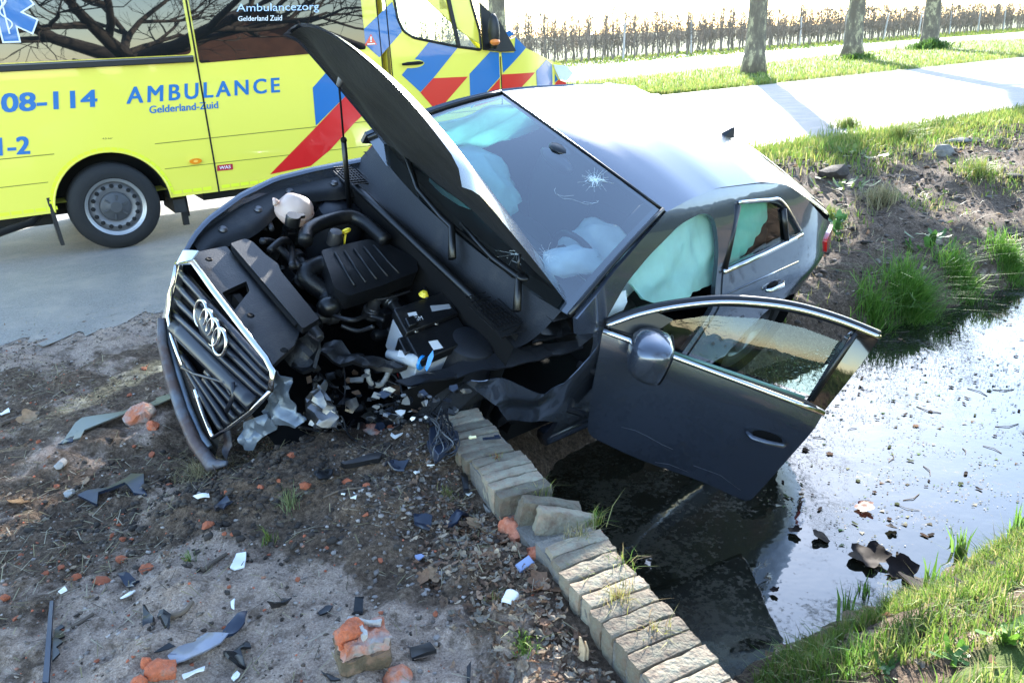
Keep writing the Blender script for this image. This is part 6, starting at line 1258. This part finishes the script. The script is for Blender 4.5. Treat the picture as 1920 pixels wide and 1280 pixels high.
piece('black_fragment', [(266, 1180), (276, 1158), (290, 1162), (288, 1176), (272, 1186)], BLKP, 'crumpled black scrap left of a dark stick', 'debris', .01, .02, .03, 16)
piece('black_fragment', [(300, 1176), (305, 1160), (322, 1164), (316, 1178)], BLKP, 'dark cupped scrap next to the crumpled black one', 'debris', .01, .02, .03, 17)
piece('black_fragment', [(402, 952), (428, 940), (440, 958), (424, 976), (408, 974)], NAVY, 'navy panel scrap in the churned soil hole', 'debris', .008, .03, .03, 18)
piece('black_fragment', [(590, 905), (612, 880), (626, 890), (618, 915), (600, 918)], BLKP, 'black panel scrap below the bumper corner', 'debris', .008, .025, .03, 19)
piece('black_bar', [(640, 880), (720, 852), (712, 870), (648, 890)], BLKP, 'long black bar in the shade under the crushed corner', 'bar', .02, .02, .004, 20)
piece('black_fragment', [(864, 900), (876, 890), (880, 930), (872, 938)], BLKP, 'upright black strip leaning at the foot of the wall', 'debris', .006, .03, .03, 21)
piece('black_fragment', [(720, 872), (748, 868), (770, 878), (756, 890), (760, 900), (735, 890)], NAVY, 'dark scrap among pebbles below the engine', 'debris', .006, .02, .03, 22)
piece('black_fragment', [(876, 1262), (884, 1250), (882, 1282), (876, 1282)], BLKP, 'thin dark rod at the lower edge right of the half brick', 'debris', .006, .012, .002, 23)
piece('black_fragment', [(602, 1262), (615, 1268), (640, 1280), (620, 1282)], BLKP, 'dark scrap at the bottom edge left of the half brick', 'debris', .006, .012, .01, 24)
wl = [('white_fragment', [(340, 1262), (372, 1260), (386, 1255), (386, 1270), (345, 1276)], 'clean white angular plastic piece at the lower left edge'), ('white_fragment', [(434, 1274), (446, 1266), (452, 1270), (440, 1280)], 'white curved chip right of the angular white piece'), ('white_fragment', [(432, 1068), (446, 1052), (464, 1048), (458, 1062), (440, 1070)], 'white splinter in the middle of the churned soil'), ('white_fragment', [(226, 1124), (246, 1110), (256, 1114), (246, 1124), (232, 1130)], 'cloudy white flake beside the navy splinters'), ('white_fragment', [(110, 1112), (124, 1106), (128, 1112), (116, 1120)], 'pale tube end with a tan tip at far left'),
      ('white_fragment', [(363, 935), (392, 928), (394, 938), (372, 940)], 'white shard at the edge of the churned hole'), ('white_fragment', [(640, 930), (648, 926), (647, 933), (641, 934)], 'left of two white chips on the soil below the car'), ('white_fragment', [(657, 936), (664, 928), (670, 930), (668, 942)], 'right of two white chips on the soil below the car'), ('white_fragment', [(776, 892), (786, 884), (788, 890), (780, 896)], 'white chip among the grey pebbles'), ('white_fragment', [(800, 872), (806, 870), (816, 884), (810, 884)], 'narrow white sliver near the hanging wires'), ('white_fragment', [(874, 934), (882, 922), (886, 926), (880, 938)], 'bright white chip beside the black strip at the wall foot'), ('white_fragment', [(434, 1132), (442, 1130), (440, 1146), (435, 1144)], 'small white peg on the pale sand'), ('white_fragment', [(0, 778), (18, 770), (20, 776), (4, 784)], 'white stick end at the left picture edge'), ('white_fragment', [(734, 812), (742, 824), (756, 814), (752, 824), (742, 830), (733, 822)], 'white ring piece under the crushed corner')]
for k, (n_, P, lb) in enumerate(wl): piece(n_, P, WHP, lb, 'debris', .004, .012, .008, 40 + k)
piece('grey_label_piece', [(778, 1046), (790, 1042), (796, 1048), (784, 1056)], pm('blue_grey_plastic', (.22, .27, .42), .4), 'small blue grey chip left of the leaf litter', 'debris', .006, .01, .004, 60)
# white cap and blue block by the wall
p = G(958, 1128); cap = empty('plastic_stopper', (p[0], p[1], p[2] + .012), .5); tag(cap, 'round white plastic cap lying on dead leaves by the wall', 'cap')
mb = MB(); mb.lathe([(.0, .022), (.015, .022), (.0205, .018), (.022, .0), (.022, -.022), (.019, -.022), (.018, .012), (0, .014)], 28, 'x'); o = mb.build('cap_body', WHP, cap); o.rotation_euler = (0, -.5, .6)
mb = MB(); mb.lathe([(.0225, -.016), (.0235, -.014), (.0235, -.010), (.0225, -.008)], 28, 'x'); o2 = mb.build('cap_ring', WHP, cap); o2.rotation_euler = (0, -.5, .6)
p = G(985, 1068); bm_ = brick_mesh('blue_block', .052, .03, .016, 310, MATS['blue_grey_plastic'], .0012); o = bpy.data.objects.new('blue_block', bm_); COL.objects.link(o); o.location = (p[0], p[1], p[2] + .02); o.rotation_euler = (.3, -.25, .55); tag(o, 'flat blue grey block leaning at the foot of the wall', 'block')
p = hitplane(870, 812, (0, 0, .03), (0, 0, 1)); o = bpy.data.objects.new('stone_block', rough_brick('stone_block', .14, .12, .13, 311, pm('yellow_stone', (.13, .105, .06), .95, var=.3, bump=.6), .012)); COL.objects.link(o); o.location = (p[0] + .0, p[1] + .06, .0); o.rotation_euler = (0, 0, .3); tag(o, 'yellowish stone block at the far end of the wall under the car', 'stone')
p = onz(882, 822, .11); mb = MB(); mb.ball((0, 0, 0), (.008, .008, .008), 12, 8); mb.tube([(.004, 0, 0), (.022, .004, 0)], .006, 8); o = mb.build('lamp_bulb', pm('bulb_glass', (.75, .68, .40), .15)); o.location = (p[0], p[1], .115); tag(o, 'tiny yellowish lamp bulb on the far bricks of the wall', 'bulb')
p = onz(922, 822, .11); mb = MB(); mb.box((0, 0, 0), (.07, .012, .006)); mb.box((.02, .0, .004), (.02, .018, .008)); o = mb.build('cable_clip', NAVY); o.location = (p[0], p[1], .112); o.rotation_euler = (0, 0, .1); tag(o, 'blue grey cable clip lying across the far bricks', 'clip')
pm('bank_rock', (.15, .14, .125), .95, var=.35, vscale=9, bump=.8, bscale=40)
for px, py, r_, lb in ((1562, 330, (.22, .16, .12), 'rounded brown clay lump on the upper soil bank'), (1768, 290, (.16, .12, .16), 'pale grey stone near the top of the soil bank'), (1800, 268, (.4, .12, .06), 'flat pale slab at the top edge of the soil bank'), (1905, 335, (.12, .1, .08), 'dark stone at the right edge of the soil bank')):
    put('bank_stone', lump(r_, int(px), 2), px, py, MATS['bank_rock'] if 'pale' in lb else SOIL, lb, 'stone', (0, 0, .3), .02, 'loose stones')
# sticks
for P, r_, lb in (([(380, 1072), (402, 1056), (426, 1040)], .008, 'short dark stick pointing at the white splinter'), ([(135, 1178), (160, 1164), (176, 1152)], .007, 'brown stick right of the comb edged bar'), ([(606, 934), (640, 920), (684, 915)], .004, 'pale twig crossing dark soil below the car'), ([(315, 1160), (345, 1150), (362, 1130)], .008, 'reddish root piece in the middle of the soil'), ([(1000, 1035), (960, 1048), (930, 1062)], .003, 'long twig by the blue grey block'), ([(0, 800), (40, 785), (78, 778)], .012, 'muddy dark edge strip at the left border')):
    mb = MB(); Q = [G(*p) + np.array([0, 0, r_ * .8]) for p in P]; mb.tube(spl(Q, 4), [r_ * (1 - .03 * i) for i in range(len(spl(Q, 4)))], 7); o = mb.build('stick', BARKB); tag(o, lb, 'stick', 'loose sticks')
# leaves
def leaf_mesh(seed, lobes=True, curl=.35):
    r_ = random.Random(seed); pts = []; n = 22 if lobes else 12
    for i in range(n):
        a = 6.283 * i / n; rad = (.62 + .38 * abs(math.cos(2.5 * (a))) ** .8) if lobes else .5 + .5 * abs(math.cos(a)) ** 1.5; pts.append((rad * math.cos(a) * r_.uniform(.88, 1.08), rad * math.sin(a) * (1 if lobes else .75) * r_.uniform(.88, 1.08)))
    f = lambda a, b_: (a, b_, curl * (a * a * r_c[0] + b_ * b_ * r_c[1]) + .10 * mnoise.noise(Vector((a * 2 + seed, b_ * 2, 0)))); r_c = (r_.uniform(-.2, 1), r_.uniform(-.2, 1))
    o = panel('leaf', pts, f, None, None, step=.3, ang=180); me = o.data; bpy.data.objects.remove(o); return me
LM = [leaf_mesh(k) for k in range(6)]; LS = [leaf_mesh(20 + k, False) for k in range(5)]
LDARK = pm('wet_leaf', (.016, .011, .010), .75, spec=.12, var=.4, vscale=3); LRED = pm('red_leaf', (.20, .03, .012), .5, var=.3, vscale=3, trans=.4); LTAN = pm('tan_leaf', (.34, .22, .13), .75, var=.3, vscale=3, trans=.25); LBRN = pm('brown_leaf', (.20, .105, .055), .7, var=.35, vscale=3, trans=.2)
def leaf(px, py, size, mat, label, z=None, tilt=.3, lm=None, grp='dead leaves', dz=.008):
    p = onz(px, py, z) if z is not None else G(px, py); s = size * np.linalg.norm(p - CP) / F * (.40 if mat is LDARK else .5); me = (lm or LM)[rnd.randrange(len(lm or LM))].copy(); me.materials.append(mat); o = link('leaf', me); o.location = (p[0], p[1], p[2] + dz); o.scale = (s, s, s); o.rotation_euler = (rnd.uniform(-tilt, tilt), rnd.uniform(-tilt, tilt), rnd.uniform(0, 6.28)); tag(o, label, 'leaf', grp); return o
for px, py, s, m_, lb in ((1628, 1048, 88, LDARK, 'big black wet plane leaf floating at left of the leaf cluster'), (1690, 1072, 70, LDARK, 'wet leaf pressed against the water edge below the big black one'), (1722, 1100, 84, LDARK, 'ribbed dark leaf hanging over the near water edge'), (1770, 1046, 92, LDARK, 'large dark leaf with pale veins half in the grass tuft'), (1890, 1072, 66, LDARK, 'dark leaf lying in bright grass near the right edge'), (1810, 1108, 58, LDARK, 'cupped dark leaf standing in the sunlit grass'), (1620, 955, 34, LRED, 'single red leaf standing on the bright water'), (1605, 978, 44, LDARK, 'curled dark leaf just below the red leaf'), (1540, 1010, 46, LDARK, 'dark leaf floating mid water left of the cluster'), (1452, 1112, 22, LDARK, 'small black leaf alone on pale water'), (1672, 994, 26, LDARK, 'flat oval leaf floating behind the cluster'), (1490, 1000, 34, LDARK, 'thin dark leaf floating near the shaded water'), (1630, 1150, 40, LBRN, 'brown curled leaf at the shoots on the near shore'), (1838, 1205, 40, LBRN, 'rust brown leaf deep in the sunlit grass'), (1600, 1170, 50, LTAN, 'grey tan leaf at the foot of the green shoots')):
    onw = 'float' in lb or 'water' in lb
    leaf(px, py, s, m_, lb, WATER_Z if onw and 'grass' not in lb else None, .45, None, 'dead leaves', .02)
for px, py, s, m_, lb in ((57, 788, 40, LTAN, 'tan star shaped dead leaf at the far left of the soil'), (35, 946, 36, LTAN, 'pale grey dead leaf below the navy bracket at far left'), (925, 1000, 46, LBRN, 'large brown leaf curled at the wall foot'), (935, 1022, 40, LBRN, 'reddish leaf below the large curled one at the wall'), (1010, 1090, 44, LBRN, 'brown leaf tucked under the wall edge beside the white cap'), (1000, 1112, 46, LBRN, 'wide brown leaf right of the white cap'), (1040, 1108, 40, LBRN, 'dark brown leaf wedged against the wall bricks'), (790, 1090, 44, LBRN, 'crumpled brown leaf on the sand edge'), (815, 1080, 36, LTAN, 'folded tan leaf beside the crumpled brown leaf'), (160, 905, 20, LTAN, 'small pale leaf under the grey stone'), (888, 985, 36, LTAN, 'upright pinkish leaf near the wall'), (870, 1000, 30, LBRN, 'small brown leaf right of the navy fragments')):
    leaf(px, py, s, m_, lb, None, .6)
# floating specks and leaf scraps on the water
n = 60000; u = nr.uniform(-1.9, 7, n); v = nr.uniform(-1.05, 1.1, n); x = wc[0] + wa[0] * u + wn[0] * v; y = wc[1] + wa[1] * u + wn[1] * v; dens = .30 * (np.sin(x * 13 + 2 * np.sin(y * 9)) + np.sin(y * 15 + x * 6) > -.3) * (u < 1.0) + .015 + .60 * np.clip(.62 - np.abs(u - .5) * .30 + v * .62, 0, 1) ** 1.6 * (np.sin(x * 5 + 3 * np.sin(y * 3)) + np.sin(y * 7 - x * 3) > -.6); ok = nr.uniform(0, 1, n) < dens; ok &= wall_w(x, y) > .05; x, y = x[ok], y[ok]; n = len(x); u_k = u[ok]
s = nr.uniform(.0022, .0065, n) * np.where(nr.uniform(0, 1, n) < .05, 2.6, 1); a = nr.uniform(0, 6.28, n)
Vf = np.stack([np.stack([x + s * np.cos(a + k * 2.1) * (1 + .8 * (k == 0)), y + s * np.sin(a + k * 2.1), np.full(n, WATER_Z + .003) + nr.uniform(0, .003, n)], 1) for k in range(3)], 1).reshape(-1, 3)
pal = np.array([(.05, .045, .032), (.10, .10, .06), (.13, .12, .095), (.06, .09, .03), (.16, .15, .13), (.08, .055, .035)]); c = np.repeat(pal[nr.integers(0, 6, n)] * np.where(u_k < .3, 2.2, .25)[:, None], 3, 0)  # brightness painted into the specks: lifted in the shade, dimmed in the sun
tag(fastmesh('floating_specks', Vf, np.arange(n * 3).reshape(-1, 3), pm('float_bits', (.1, .1, .1), .9, attr=True, spec=.05), col=c), 'specks of duckweed and plant scraps floating on the ditch', 'duckweed', kind='stuff')
n = 420; u = nr.uniform(-1.8, 5, n); v = nr.uniform(-1.0, 1.0, n); x = wc[0] + wa[0] * u + wn[0] * v; y = wc[1] + wa[1] * u + wn[1] * v; ok = wall_w(x, y) > .1
Vl = []; Tl = []; Cl = []
for X_, Y_ in zip(x[ok], y[ok]):
    me = LS[rnd.randrange(5)] if rnd.random() < .7 else LM[rnd.randrange(6)]; s = rnd.uniform(.006, .024); a = rnd.uniform(0, 6.28); b0 = len(Vl); col = rnd.choice([(.02, .015, .012), (.05, .03, .02), (.15, .09, .055), (.04, .05, .02)] if wall_w(X_, Y_) > 1.6 else [(.10, .06, .035), (.18, .11, .06), (.25, .16, .09), (.07, .08, .04)])  # lighter palette by the wall paints brightness into scraps lying in shade
    for v_3 in me.vertices: Vl.append((X_ + s * (v_3.co.x * math.cos(a) - v_3.co.y * math.sin(a)), Y_ + s * (v_3.co.x * math.sin(a) + v_3.co.y * math.cos(a)), WATER_Z + .006 + s * v_3.co.z * .5)); Cl.append(col)
    for p in me.polygons:
        q = list(p.vertices)
        for i in range(1, len(q) - 1): Tl.append((b0 + q[0], b0 + q[i], b0 + q[i + 1]))
tag(fastmesh('floating_leaf_scraps', Vl, Tl, MATS['float_bits'], col=np.array(Cl)), 'small dark leaf scraps floating all over the ditch', 'leaf litter', kind='stuff')
# twigs sticking through the water
mb = MB()
for k in range(70):
    u, v = rnd.uniform(-1.6, 4.5), rnd.uniform(-.95, 1.0); x = wc[0] + wa[0] * u + wn[0] * v; y = wc[1] + wa[1] * u + wn[1] * v
    if wall_w(x, y) < .12: continue
    a = rnd.uniform(0, 6.28); L_ = rnd.uniform(.03, .16); mb.tube([(x, y, WATER_Z + .002), (x + math.cos(a) * L_ * .5, y + math.sin(a) * L_ * .5, WATER_Z + .006), (x + math.cos(a + .3) * L_, y + math.sin(a + .3) * L_, WATER_Z + .003)], rnd.uniform(.0012, .003), 4)
tag(mb.build('floating_twigs', BARKB), 'thin twigs floating on the ditch water', 'twigs', kind='stuff')
# ---- soil cover in front: clods, pebbles, straw, leaf litter
def scatter(n, fn):
    ox, oy, got = [], [], 0
    for _ in range(400):
        x = nr.uniform(-4.2, .6, 8000); y = nr.uniform(1.2, 5.2, 8000); k = (nr.uniform(0, 1, 8000) < fn(x, y)) & (wall_w(x, y) < -.13); ox.append(x[k]); oy.append(y[k]); got += k.sum()
        if got >= n: break
    return np.concatenate(ox)[:n], np.concatenate(oy)[:n]
def soilw(x, y):
    dd_ = (x + .45) * .35 + (y - 1.75) * .94; s_ = np.where((dd_ < .15) & (x > -1.3), .30, 1.0); s_ *= np.maximum(sstep(.25, -.3, y - NEAR_EDGE(x)), .22 * sstep(1.2, .1, y - NEAR_EDGE(x))); return np.clip(s_ * (.55 + .45 * np.sin(x * 4 + 2 * np.sin(y * 3.1))), .03, 1) * np.clip(3.2 / np.maximum(y, 1), .25, 1)
ico = bmesh.new(); bmesh.ops.create_icosphere(ico, subdivisions=1, radius=1); iv = np.array([v.co[:] for v in ico.verts]); NV = len(iv); it = np.array([[v.index for v in f.verts] for f in ico.faces]); ico.free()
def rocks(name, x, y, r0, r1, pal, mat, label, cat, flat=.65, power=2.2):
    n = len(x); r = r0 + (r1 - r0) * nr.uniform(0, 1, n) ** power; V_ = iv[None] * (1 + .28 * nr.normal(0, 1.25, (n, NV, 1)).clip(-1.6, 1.6)) * r[:, None, None] * np.stack([nr.uniform(.7, 1.3, n), nr.uniform(.7, 1.3, n), np.full(n, flat)], 1)[:, None, :]
    z = terr(x, y) + r * flat * .35; V_ = V_ + np.stack([x, y, z], 1)[:, None, :]; T = (it[None] + (np.arange(n) * NV)[:, None, None]).reshape(-1, 3); pal = np.array(pal); c = pal[nr.integers(0, len(pal), n)] * nr.uniform(.7, 1.3, (n, 1)); c = np.repeat(c, NV, 0)
    tag(fastmesh(name, V_.reshape(-1, 3), T, mat, col=c), label, cat, kind='stuff')
GRIT = pm('grit', (.1, .1, .1), .93, attr=True, bump=.5, bscale=200)
x, y = scatter(14000, soilw); rocks('soil_clods', x, y, .0015, .0085, [(.042, .029, .020), (.07, .05, .036), (.11, .08, .058), (.16, .125, .095)], GRIT, 'dark crumbly soil clods churned up around the crash', 'soil', .6, 4.0)
x, y = scatter(7500, lambda x, y: soilw(x, y) * .6 + .45 * (y < 2.4)); rocks('pebbles', x, y, .0012, .008, [(.20, .165, .14), (.28, .24, .21), (.13, .105, .085), (.24, .19, .15), (.34, .30, .27)], GRIT, 'small grey pebbles and grit over the ground', 'pebbles', .7, 2.5)
x, y = scatter(900, lambda x, y: np.exp(-(((x + .38) / .22) ** 2 + ((y - 2.55) / .35) ** 2)) + .5 * np.exp(-(((x + .2) / .12) ** 2 + ((y - 2.15) / .3) ** 2))); rocks('gravel', x, y, .002, .010, [(.17, .145, .13), (.24, .215, .20), (.12, .095, .08), (.07, .055, .045)], GRIT, 'loose gravel spilled in front of the wall end', 'gravel', .75, 1.6)
x, y = scatter(2200, lambda x, y: soilw(x, y) * .6 + .2 * (y < 2.3)); rocks('brick_grit', x, y, .0015, .006, [(.42, .12, .06), (.36, .10, .05), (.30, .14, .09)], GRIT, 'tiny red brick grit scattered on the ground', 'brick grit', .7, 2.0)
x, y = scatter(2600, lambda x, y: np.exp(-(((x + 1.0) / .5) ** 2 + ((y - 2.6) / .3) ** 2))); rocks('churned_soil', x, y, .002, .016, [(.026, .019, .015), (.036, .027, .021), (.05, .039, .031)], GRIT, 'heaped dark earth pushed up by the bumper', 'soil', .7, 4.5)
nn_ = 5000; x = nr.uniform(-5.5, -1.0, nn_); y = NEAR_EDGE(x) + nr.normal(0, .16, nn_); rocks('road_dust', x, y, .002, .010, [(.20, .175, .155), (.14, .115, .095), (.26, .23, .205), (.09, .07, .056)], GRIT, 'grit and soil crumbs along the ragged asphalt edge', 'grit', .5, 3.0)
# straw and stems
x, y = scatter(5200, lambda x, y: soilw(x, y)); n = len(x); a = nr.uniform(0, 6.28, n); L_ = nr.uniform(.012, .07, n) * np.where(nr.uniform(0, 1, n) < .15, 1.7, 1); w2 = nr.uniform(.0006, .0018, n); z = terr(x, y) + nr.uniform(.003, .016, n); dx_, dy_ = np.cos(a) * L_, np.sin(a) * L_; px_, py_ = -np.sin(a) * w2, np.cos(a) * w2; zb_ = nr.uniform(-.004, .016, n)
V_ = np.stack([np.stack([x - px_, y - py_, z], 1), np.stack([x + px_, y + py_, z + .001], 1), np.stack([x + dx_ + px_, y + dy_ + py_, z + zb_], 1), np.stack([x + dx_ - px_, y + dy_ - py_, z + zb_ + .001], 1)], 1).reshape(-1, 3); pal = np.array(DRY + [(.14, .10, .07), (.10, .08, .05), (.40, .35, .25)]); c = np.repeat(pal[nr.integers(0, len(pal), n)], 4, 0)
tag(fastmesh('straw', V_, np.arange(n * 4).reshape(-1, 4), GRASS, col=c), 'broken straw and thin stems lying on the soil', 'straw', kind='stuff')
# leaf litter
def litter(name, x, y, s0, s1, pal, label):
    Vl, Tl, Cl = [], [], []
    for X_, Y_, Z_ in zip(x, y, terr(x, y)):
        me = (LS + LM[:2])[rnd.randrange(7)]; s = rnd.uniform(s0, s1); R_ = Matrix.Rotation(rnd.uniform(0, 6.28), 3, 'Z') @ Matrix.Rotation(rnd.gauss(0, .45), 3, 'X') @ Matrix.Rotation(rnd.gauss(0, .45), 3, 'Y'); b0 = len(Vl); col = np.array(rnd.choice(pal)) * rnd.uniform(.65, 1.3); el = rnd.uniform(.45, 1)
        for v_3 in me.vertices: p = R_ @ Vector((v_3.co.x * s, v_3.co.y * s * el, v_3.co.z * s * 1.6)); Vl.append((X_ + p.x, Y_ + p.y, Z_ + .006 + abs(p.z) + rnd.uniform(0, .0008))); Cl.append(col)
        for p in me.polygons:
            q = list(p.vertices)
            for i in range(1, len(q) - 1): Tl.append((b0 + q[0], b0 + q[i], b0 + q[i + 1]))
    tag(fastmesh(name, Vl, Tl, DLEAF, col=np.array(Cl)), label, 'leaf litter', kind='stuff')
LP_ = [(.26, .16, .10), (.18, .10, .06), (.33, .24, .16), (.13, .08, .05), (.40, .31, .22), (.22, .19, .15)]
x, y = scatter(1500, lambda x, y: np.exp(-((wall_w(x, y) + .24) / .13) ** 2) * sstep(2.75, 2.2, y) * .9 + .55 * np.exp(-(((x - .02) / .2) ** 2 + ((y - 1.55) / .14) ** 2))); litter('leaf_litter', x, y, .006, .022, LP_, 'brown dead leaves and chips piled along the wall foot')
x, y = scatter(420, lambda x, y: soilw(x, y) * .35); litter('stray_leaf_bits', x, y, .006, .018, LP_, 'stray leaf bits over the soil')
n = 420; u = nr.uniform(-3.4, 1.6, n); v = -1.15 - np.abs(nr.normal(0, .35, n)); x = wc[0] + wa[0] * u + wn[0] * v; y = wc[1] + wa[1] * u + wn[1] * v; ok = wall_w(x, y) > .14; litter('bank_leaf_litter', x[ok], y[ok], .010, .03, LP_, 'dead leaves among the grass of the near bank')
n = 900; u = nr.uniform(-1.2, 9, n); v = nr.uniform(1.2, 4.2, n); x = wc[0] + wa[0] * u + wn[0] * v; y = wc[1] + wa[1] * u + wn[1] * v; litter('far_bank_litter', x, y, .015, .05, LP_ + [(.07, .05, .04), (.10, .16, .03), (.14, .2, .05)], 'leaves and small weeds over the far soil bank')
n = 5000; u = nr.uniform(-1.2, 9, n); v = nr.uniform(1.0, 4.3, n); x = wc[0] + wa[0] * u + wn[0] * v; y = wc[1] + wa[1] * u + wn[1] * v; rocks('bank_clods', x, y, .005, .034, [(.035, .026, .02), (.055, .042, .033), (.085, .066, .052), (.12, .10, .085)], GRIT, 'crumbly clods on the far soil bank', 'soil', .6, 3.2)
# weeds
def wtuft(px, py, n, h, rad, wd, cols, label, z=None, lean=.8):
    p = G(px, py) if z is None else onz(px, py, z); a = nr.uniform(0, 6.283, n); r_ = np.abs(nr.normal(0, rad, n)); x = p[0] + r_ * np.cos(a); y = p[1] + r_ * np.sin(a); zz = np.full(n, z) if z is not None else terr(x, y)
    o = blades('grass_tuft', np.stack([x, y, zz], 1), h, wd, lean, cols, label, 'grass tuft', None); o['group'] = 'grass tufts'
wtuft(545, 950, 60, .075, .018, .0016, [(.14, .19, .08), (.2, .22, .1)], 'small grass tuft on the trampled soil below the bumper'); wtuft(356, 1052, 26, .045, .008, .0014, LUSH, 'tiny green tuft at the edge of the pale sand'); wtuft(375, 892, 160, .075, .05, .0014, DRY, 'heap of dry straw in front of the bumper', None, 1.8); wtuft(505, 1015, 30, .05, .015, .0014, MIXG, 'thin green sprout among crumbs on the sand')
wtuft(840, 930, 90, .03, .018, .0016, [(.18, .20, .06), (.22, .2, .07)], 'mossy green spot near the wall foot'); wtuft(930, 1130, 70, .03, .02, .0020, [(.2, .22, .06), (.28, .16, .07)], 'reddish green seedling left of the white cap'); wtuft(980, 1215, 90, .035, .02, .0020, LUSH, 'green weed in the leaf litter near the bottom')
wtuft(1010, 935, 60, .07, .02, .0014, MIXG + DRY, 'dry grass tuft in the gap of the wall', .06); wtuft(1088, 1012, 120, .045, .025, .0016, DRY + [(.16, .17, .05)], 'moss and grass cushion on the middle of the wall', .085, 1.2); wtuft(1118, 985, 50, .07, .015, .0016, MIXG, 'upright grass on the ditch edge of the wall by the gap', .05); wtuft(1165, 1065, 60, .05, .03, .0016, MIXG + DRY, 'thin grass on the ditch edge where the sunlight starts', .08, 1.1); wtuft(1160, 1130, 130, .05, .035, .0015, [(.30, .28, .08), (.35, .27, .12)], 'yellow sunlit weed growing out of the wall joints', .085, 1.1); wtuft(1230, 1190, 60, .05, .03, .0015, [(.30, .28, .08), (.3, .2, .1)], 'small dry weed on the sunlit bricks', .085, 1.1); wtuft(932, 860, 26, .03, .012, .0016, [(.3, .12, .06), (.2, .2, .07)], 'reddish weed on the far bricks of the wall', .095, 1.0); wtuft(1100, 1080, 60, .03, .03, .0015, [(.17, .2, .06)], 'faint green weed on the shaded bricks', .085, 1.3)
# iris shoots
for px, py, n, lb in ((1612, 1150, 14, 'upright green iris shoots at the near water edge'), (1648, 1120, 9, 'smaller group of green shoots right of the tallest ones'), (1580, 1165, 7, 'short lone shoots left of the tallest ones'), (1900, 1010, 12, 'tall reed shoots at the right picture edge'), (1795, 1050, 16, 'bright yellow green shoots over the large dark leaf'), (1745, 1110, 8, 'pale broad shoots beside the hanging ribbed leaf')):
    p = G(px, py); nn = n * 2; x = p[0] + nr.normal(0, .02, nn); y = p[1] + nr.normal(0, .02, nn); o = blades('shoots', np.stack([x, y, terr(x, y) - .02], 1), .19, .0075, .18, [(.10, .22, .03), (.13, .25, .05)], lb, 'shoots', None); o['group'] = 'green shoots at the near shore'
# leafy weeds: ivy-like plant by the car tail, dock leaves on the near bank
def leafplant(px, py, n, size, rad, hgt, col, label, cat='weed'):
    p = G(px, py); mb = MB(); V_ = []; F_ = []
    for k in range(n):
        me = LS[rnd.randrange(5)]; a = rnd.uniform(0, 6.28); r_ = min(abs(rnd.gauss(0, rad)), rad * 1.3); s = size * rnd.uniform(.6, 1.2); R_ = Matrix.Rotation(a, 3, 'Z') @ Matrix.Rotation(rnd.gauss(-.5, .35), 3, 'Y'); c = Vector((r_ * math.cos(a), r_ * math.sin(a), hgt * rnd.uniform(.15, 1))); b0 = len(V_)
        for v_3 in me.vertices: V_.append(tuple(c + R_ @ Vector((v_3.co.x * s * 1.3, v_3.co.y * s, v_3.co.z * s))))
        for q in me.polygons: F_.append(tuple(b0 + i for i in q.vertices))
    o = mk('weed_plant', V_, F_, pm('weed_leaf_%d' % int(col[1] * 100), col, .45, var=.3, vscale=9, trans=.4), None, True, 180); o.location = tuple(p); tag(o, label, cat, 'leafy weeds' if rad < .2 else None, None if rad < .2 else 'stuff')
leafplant(1568, 448, 26, .05, .09, .22, (.07, .17, .05), 'leafy green weed right behind the tail of the car'); leafplant(1880, 1195, 12, .030, .05, .05, (.12, .24, .03), 'broad bright leaves in the sunlit grass at right edge'); leafplant(1790, 1240, 12, .022, .04, .035, (.09, .20, .03), 'low broad leaved weed in the near bank grass'); leafplant(1660, 1262, 16, .016, .04, .03, (.07, .16, .03), 'small clover like weed at the bottom edge of the bank'); leafplant(1470, 1245, 14, .014, .03, .025, (.08, .17, .03), 'tiny green weed where bank and wall meet'); leafplant(1745, 470, 24, .06, .16, .15, (.06, .14, .03), 'dark leafy weed above the biggest bank tuft'); leafplant(1600, 300, 30, .05, .3, .12, (.14, .19, .04), 'pale leafy weeds on the upper bank behind the roof'); leafplant(1580, 360, 26, .05, .25, .12, (.13, .18, .05), 'leafy weeds half way up the bank behind the car')
# wood chip by the wall
p = G(1090, 1235); mb = MB(); mb.tube([(0, 0, 0), (.004, .003, .035), (-.002, .004, .07)], [.013, .012, .004], 6, flat=.4); mb.tube([(.012, 0, 0), (.015, .003, .03), (.012, .004, .055)], [.008, .008, .003], 6, flat=.4); o = mb.build('wood_chip', pm('split_wood', (.40, .29, .18), .85, var=.35, vscale=60)); o.location = tuple(p); tag(o, 'split piece of wood standing in the leaf litter by the wall', 'wood chip')
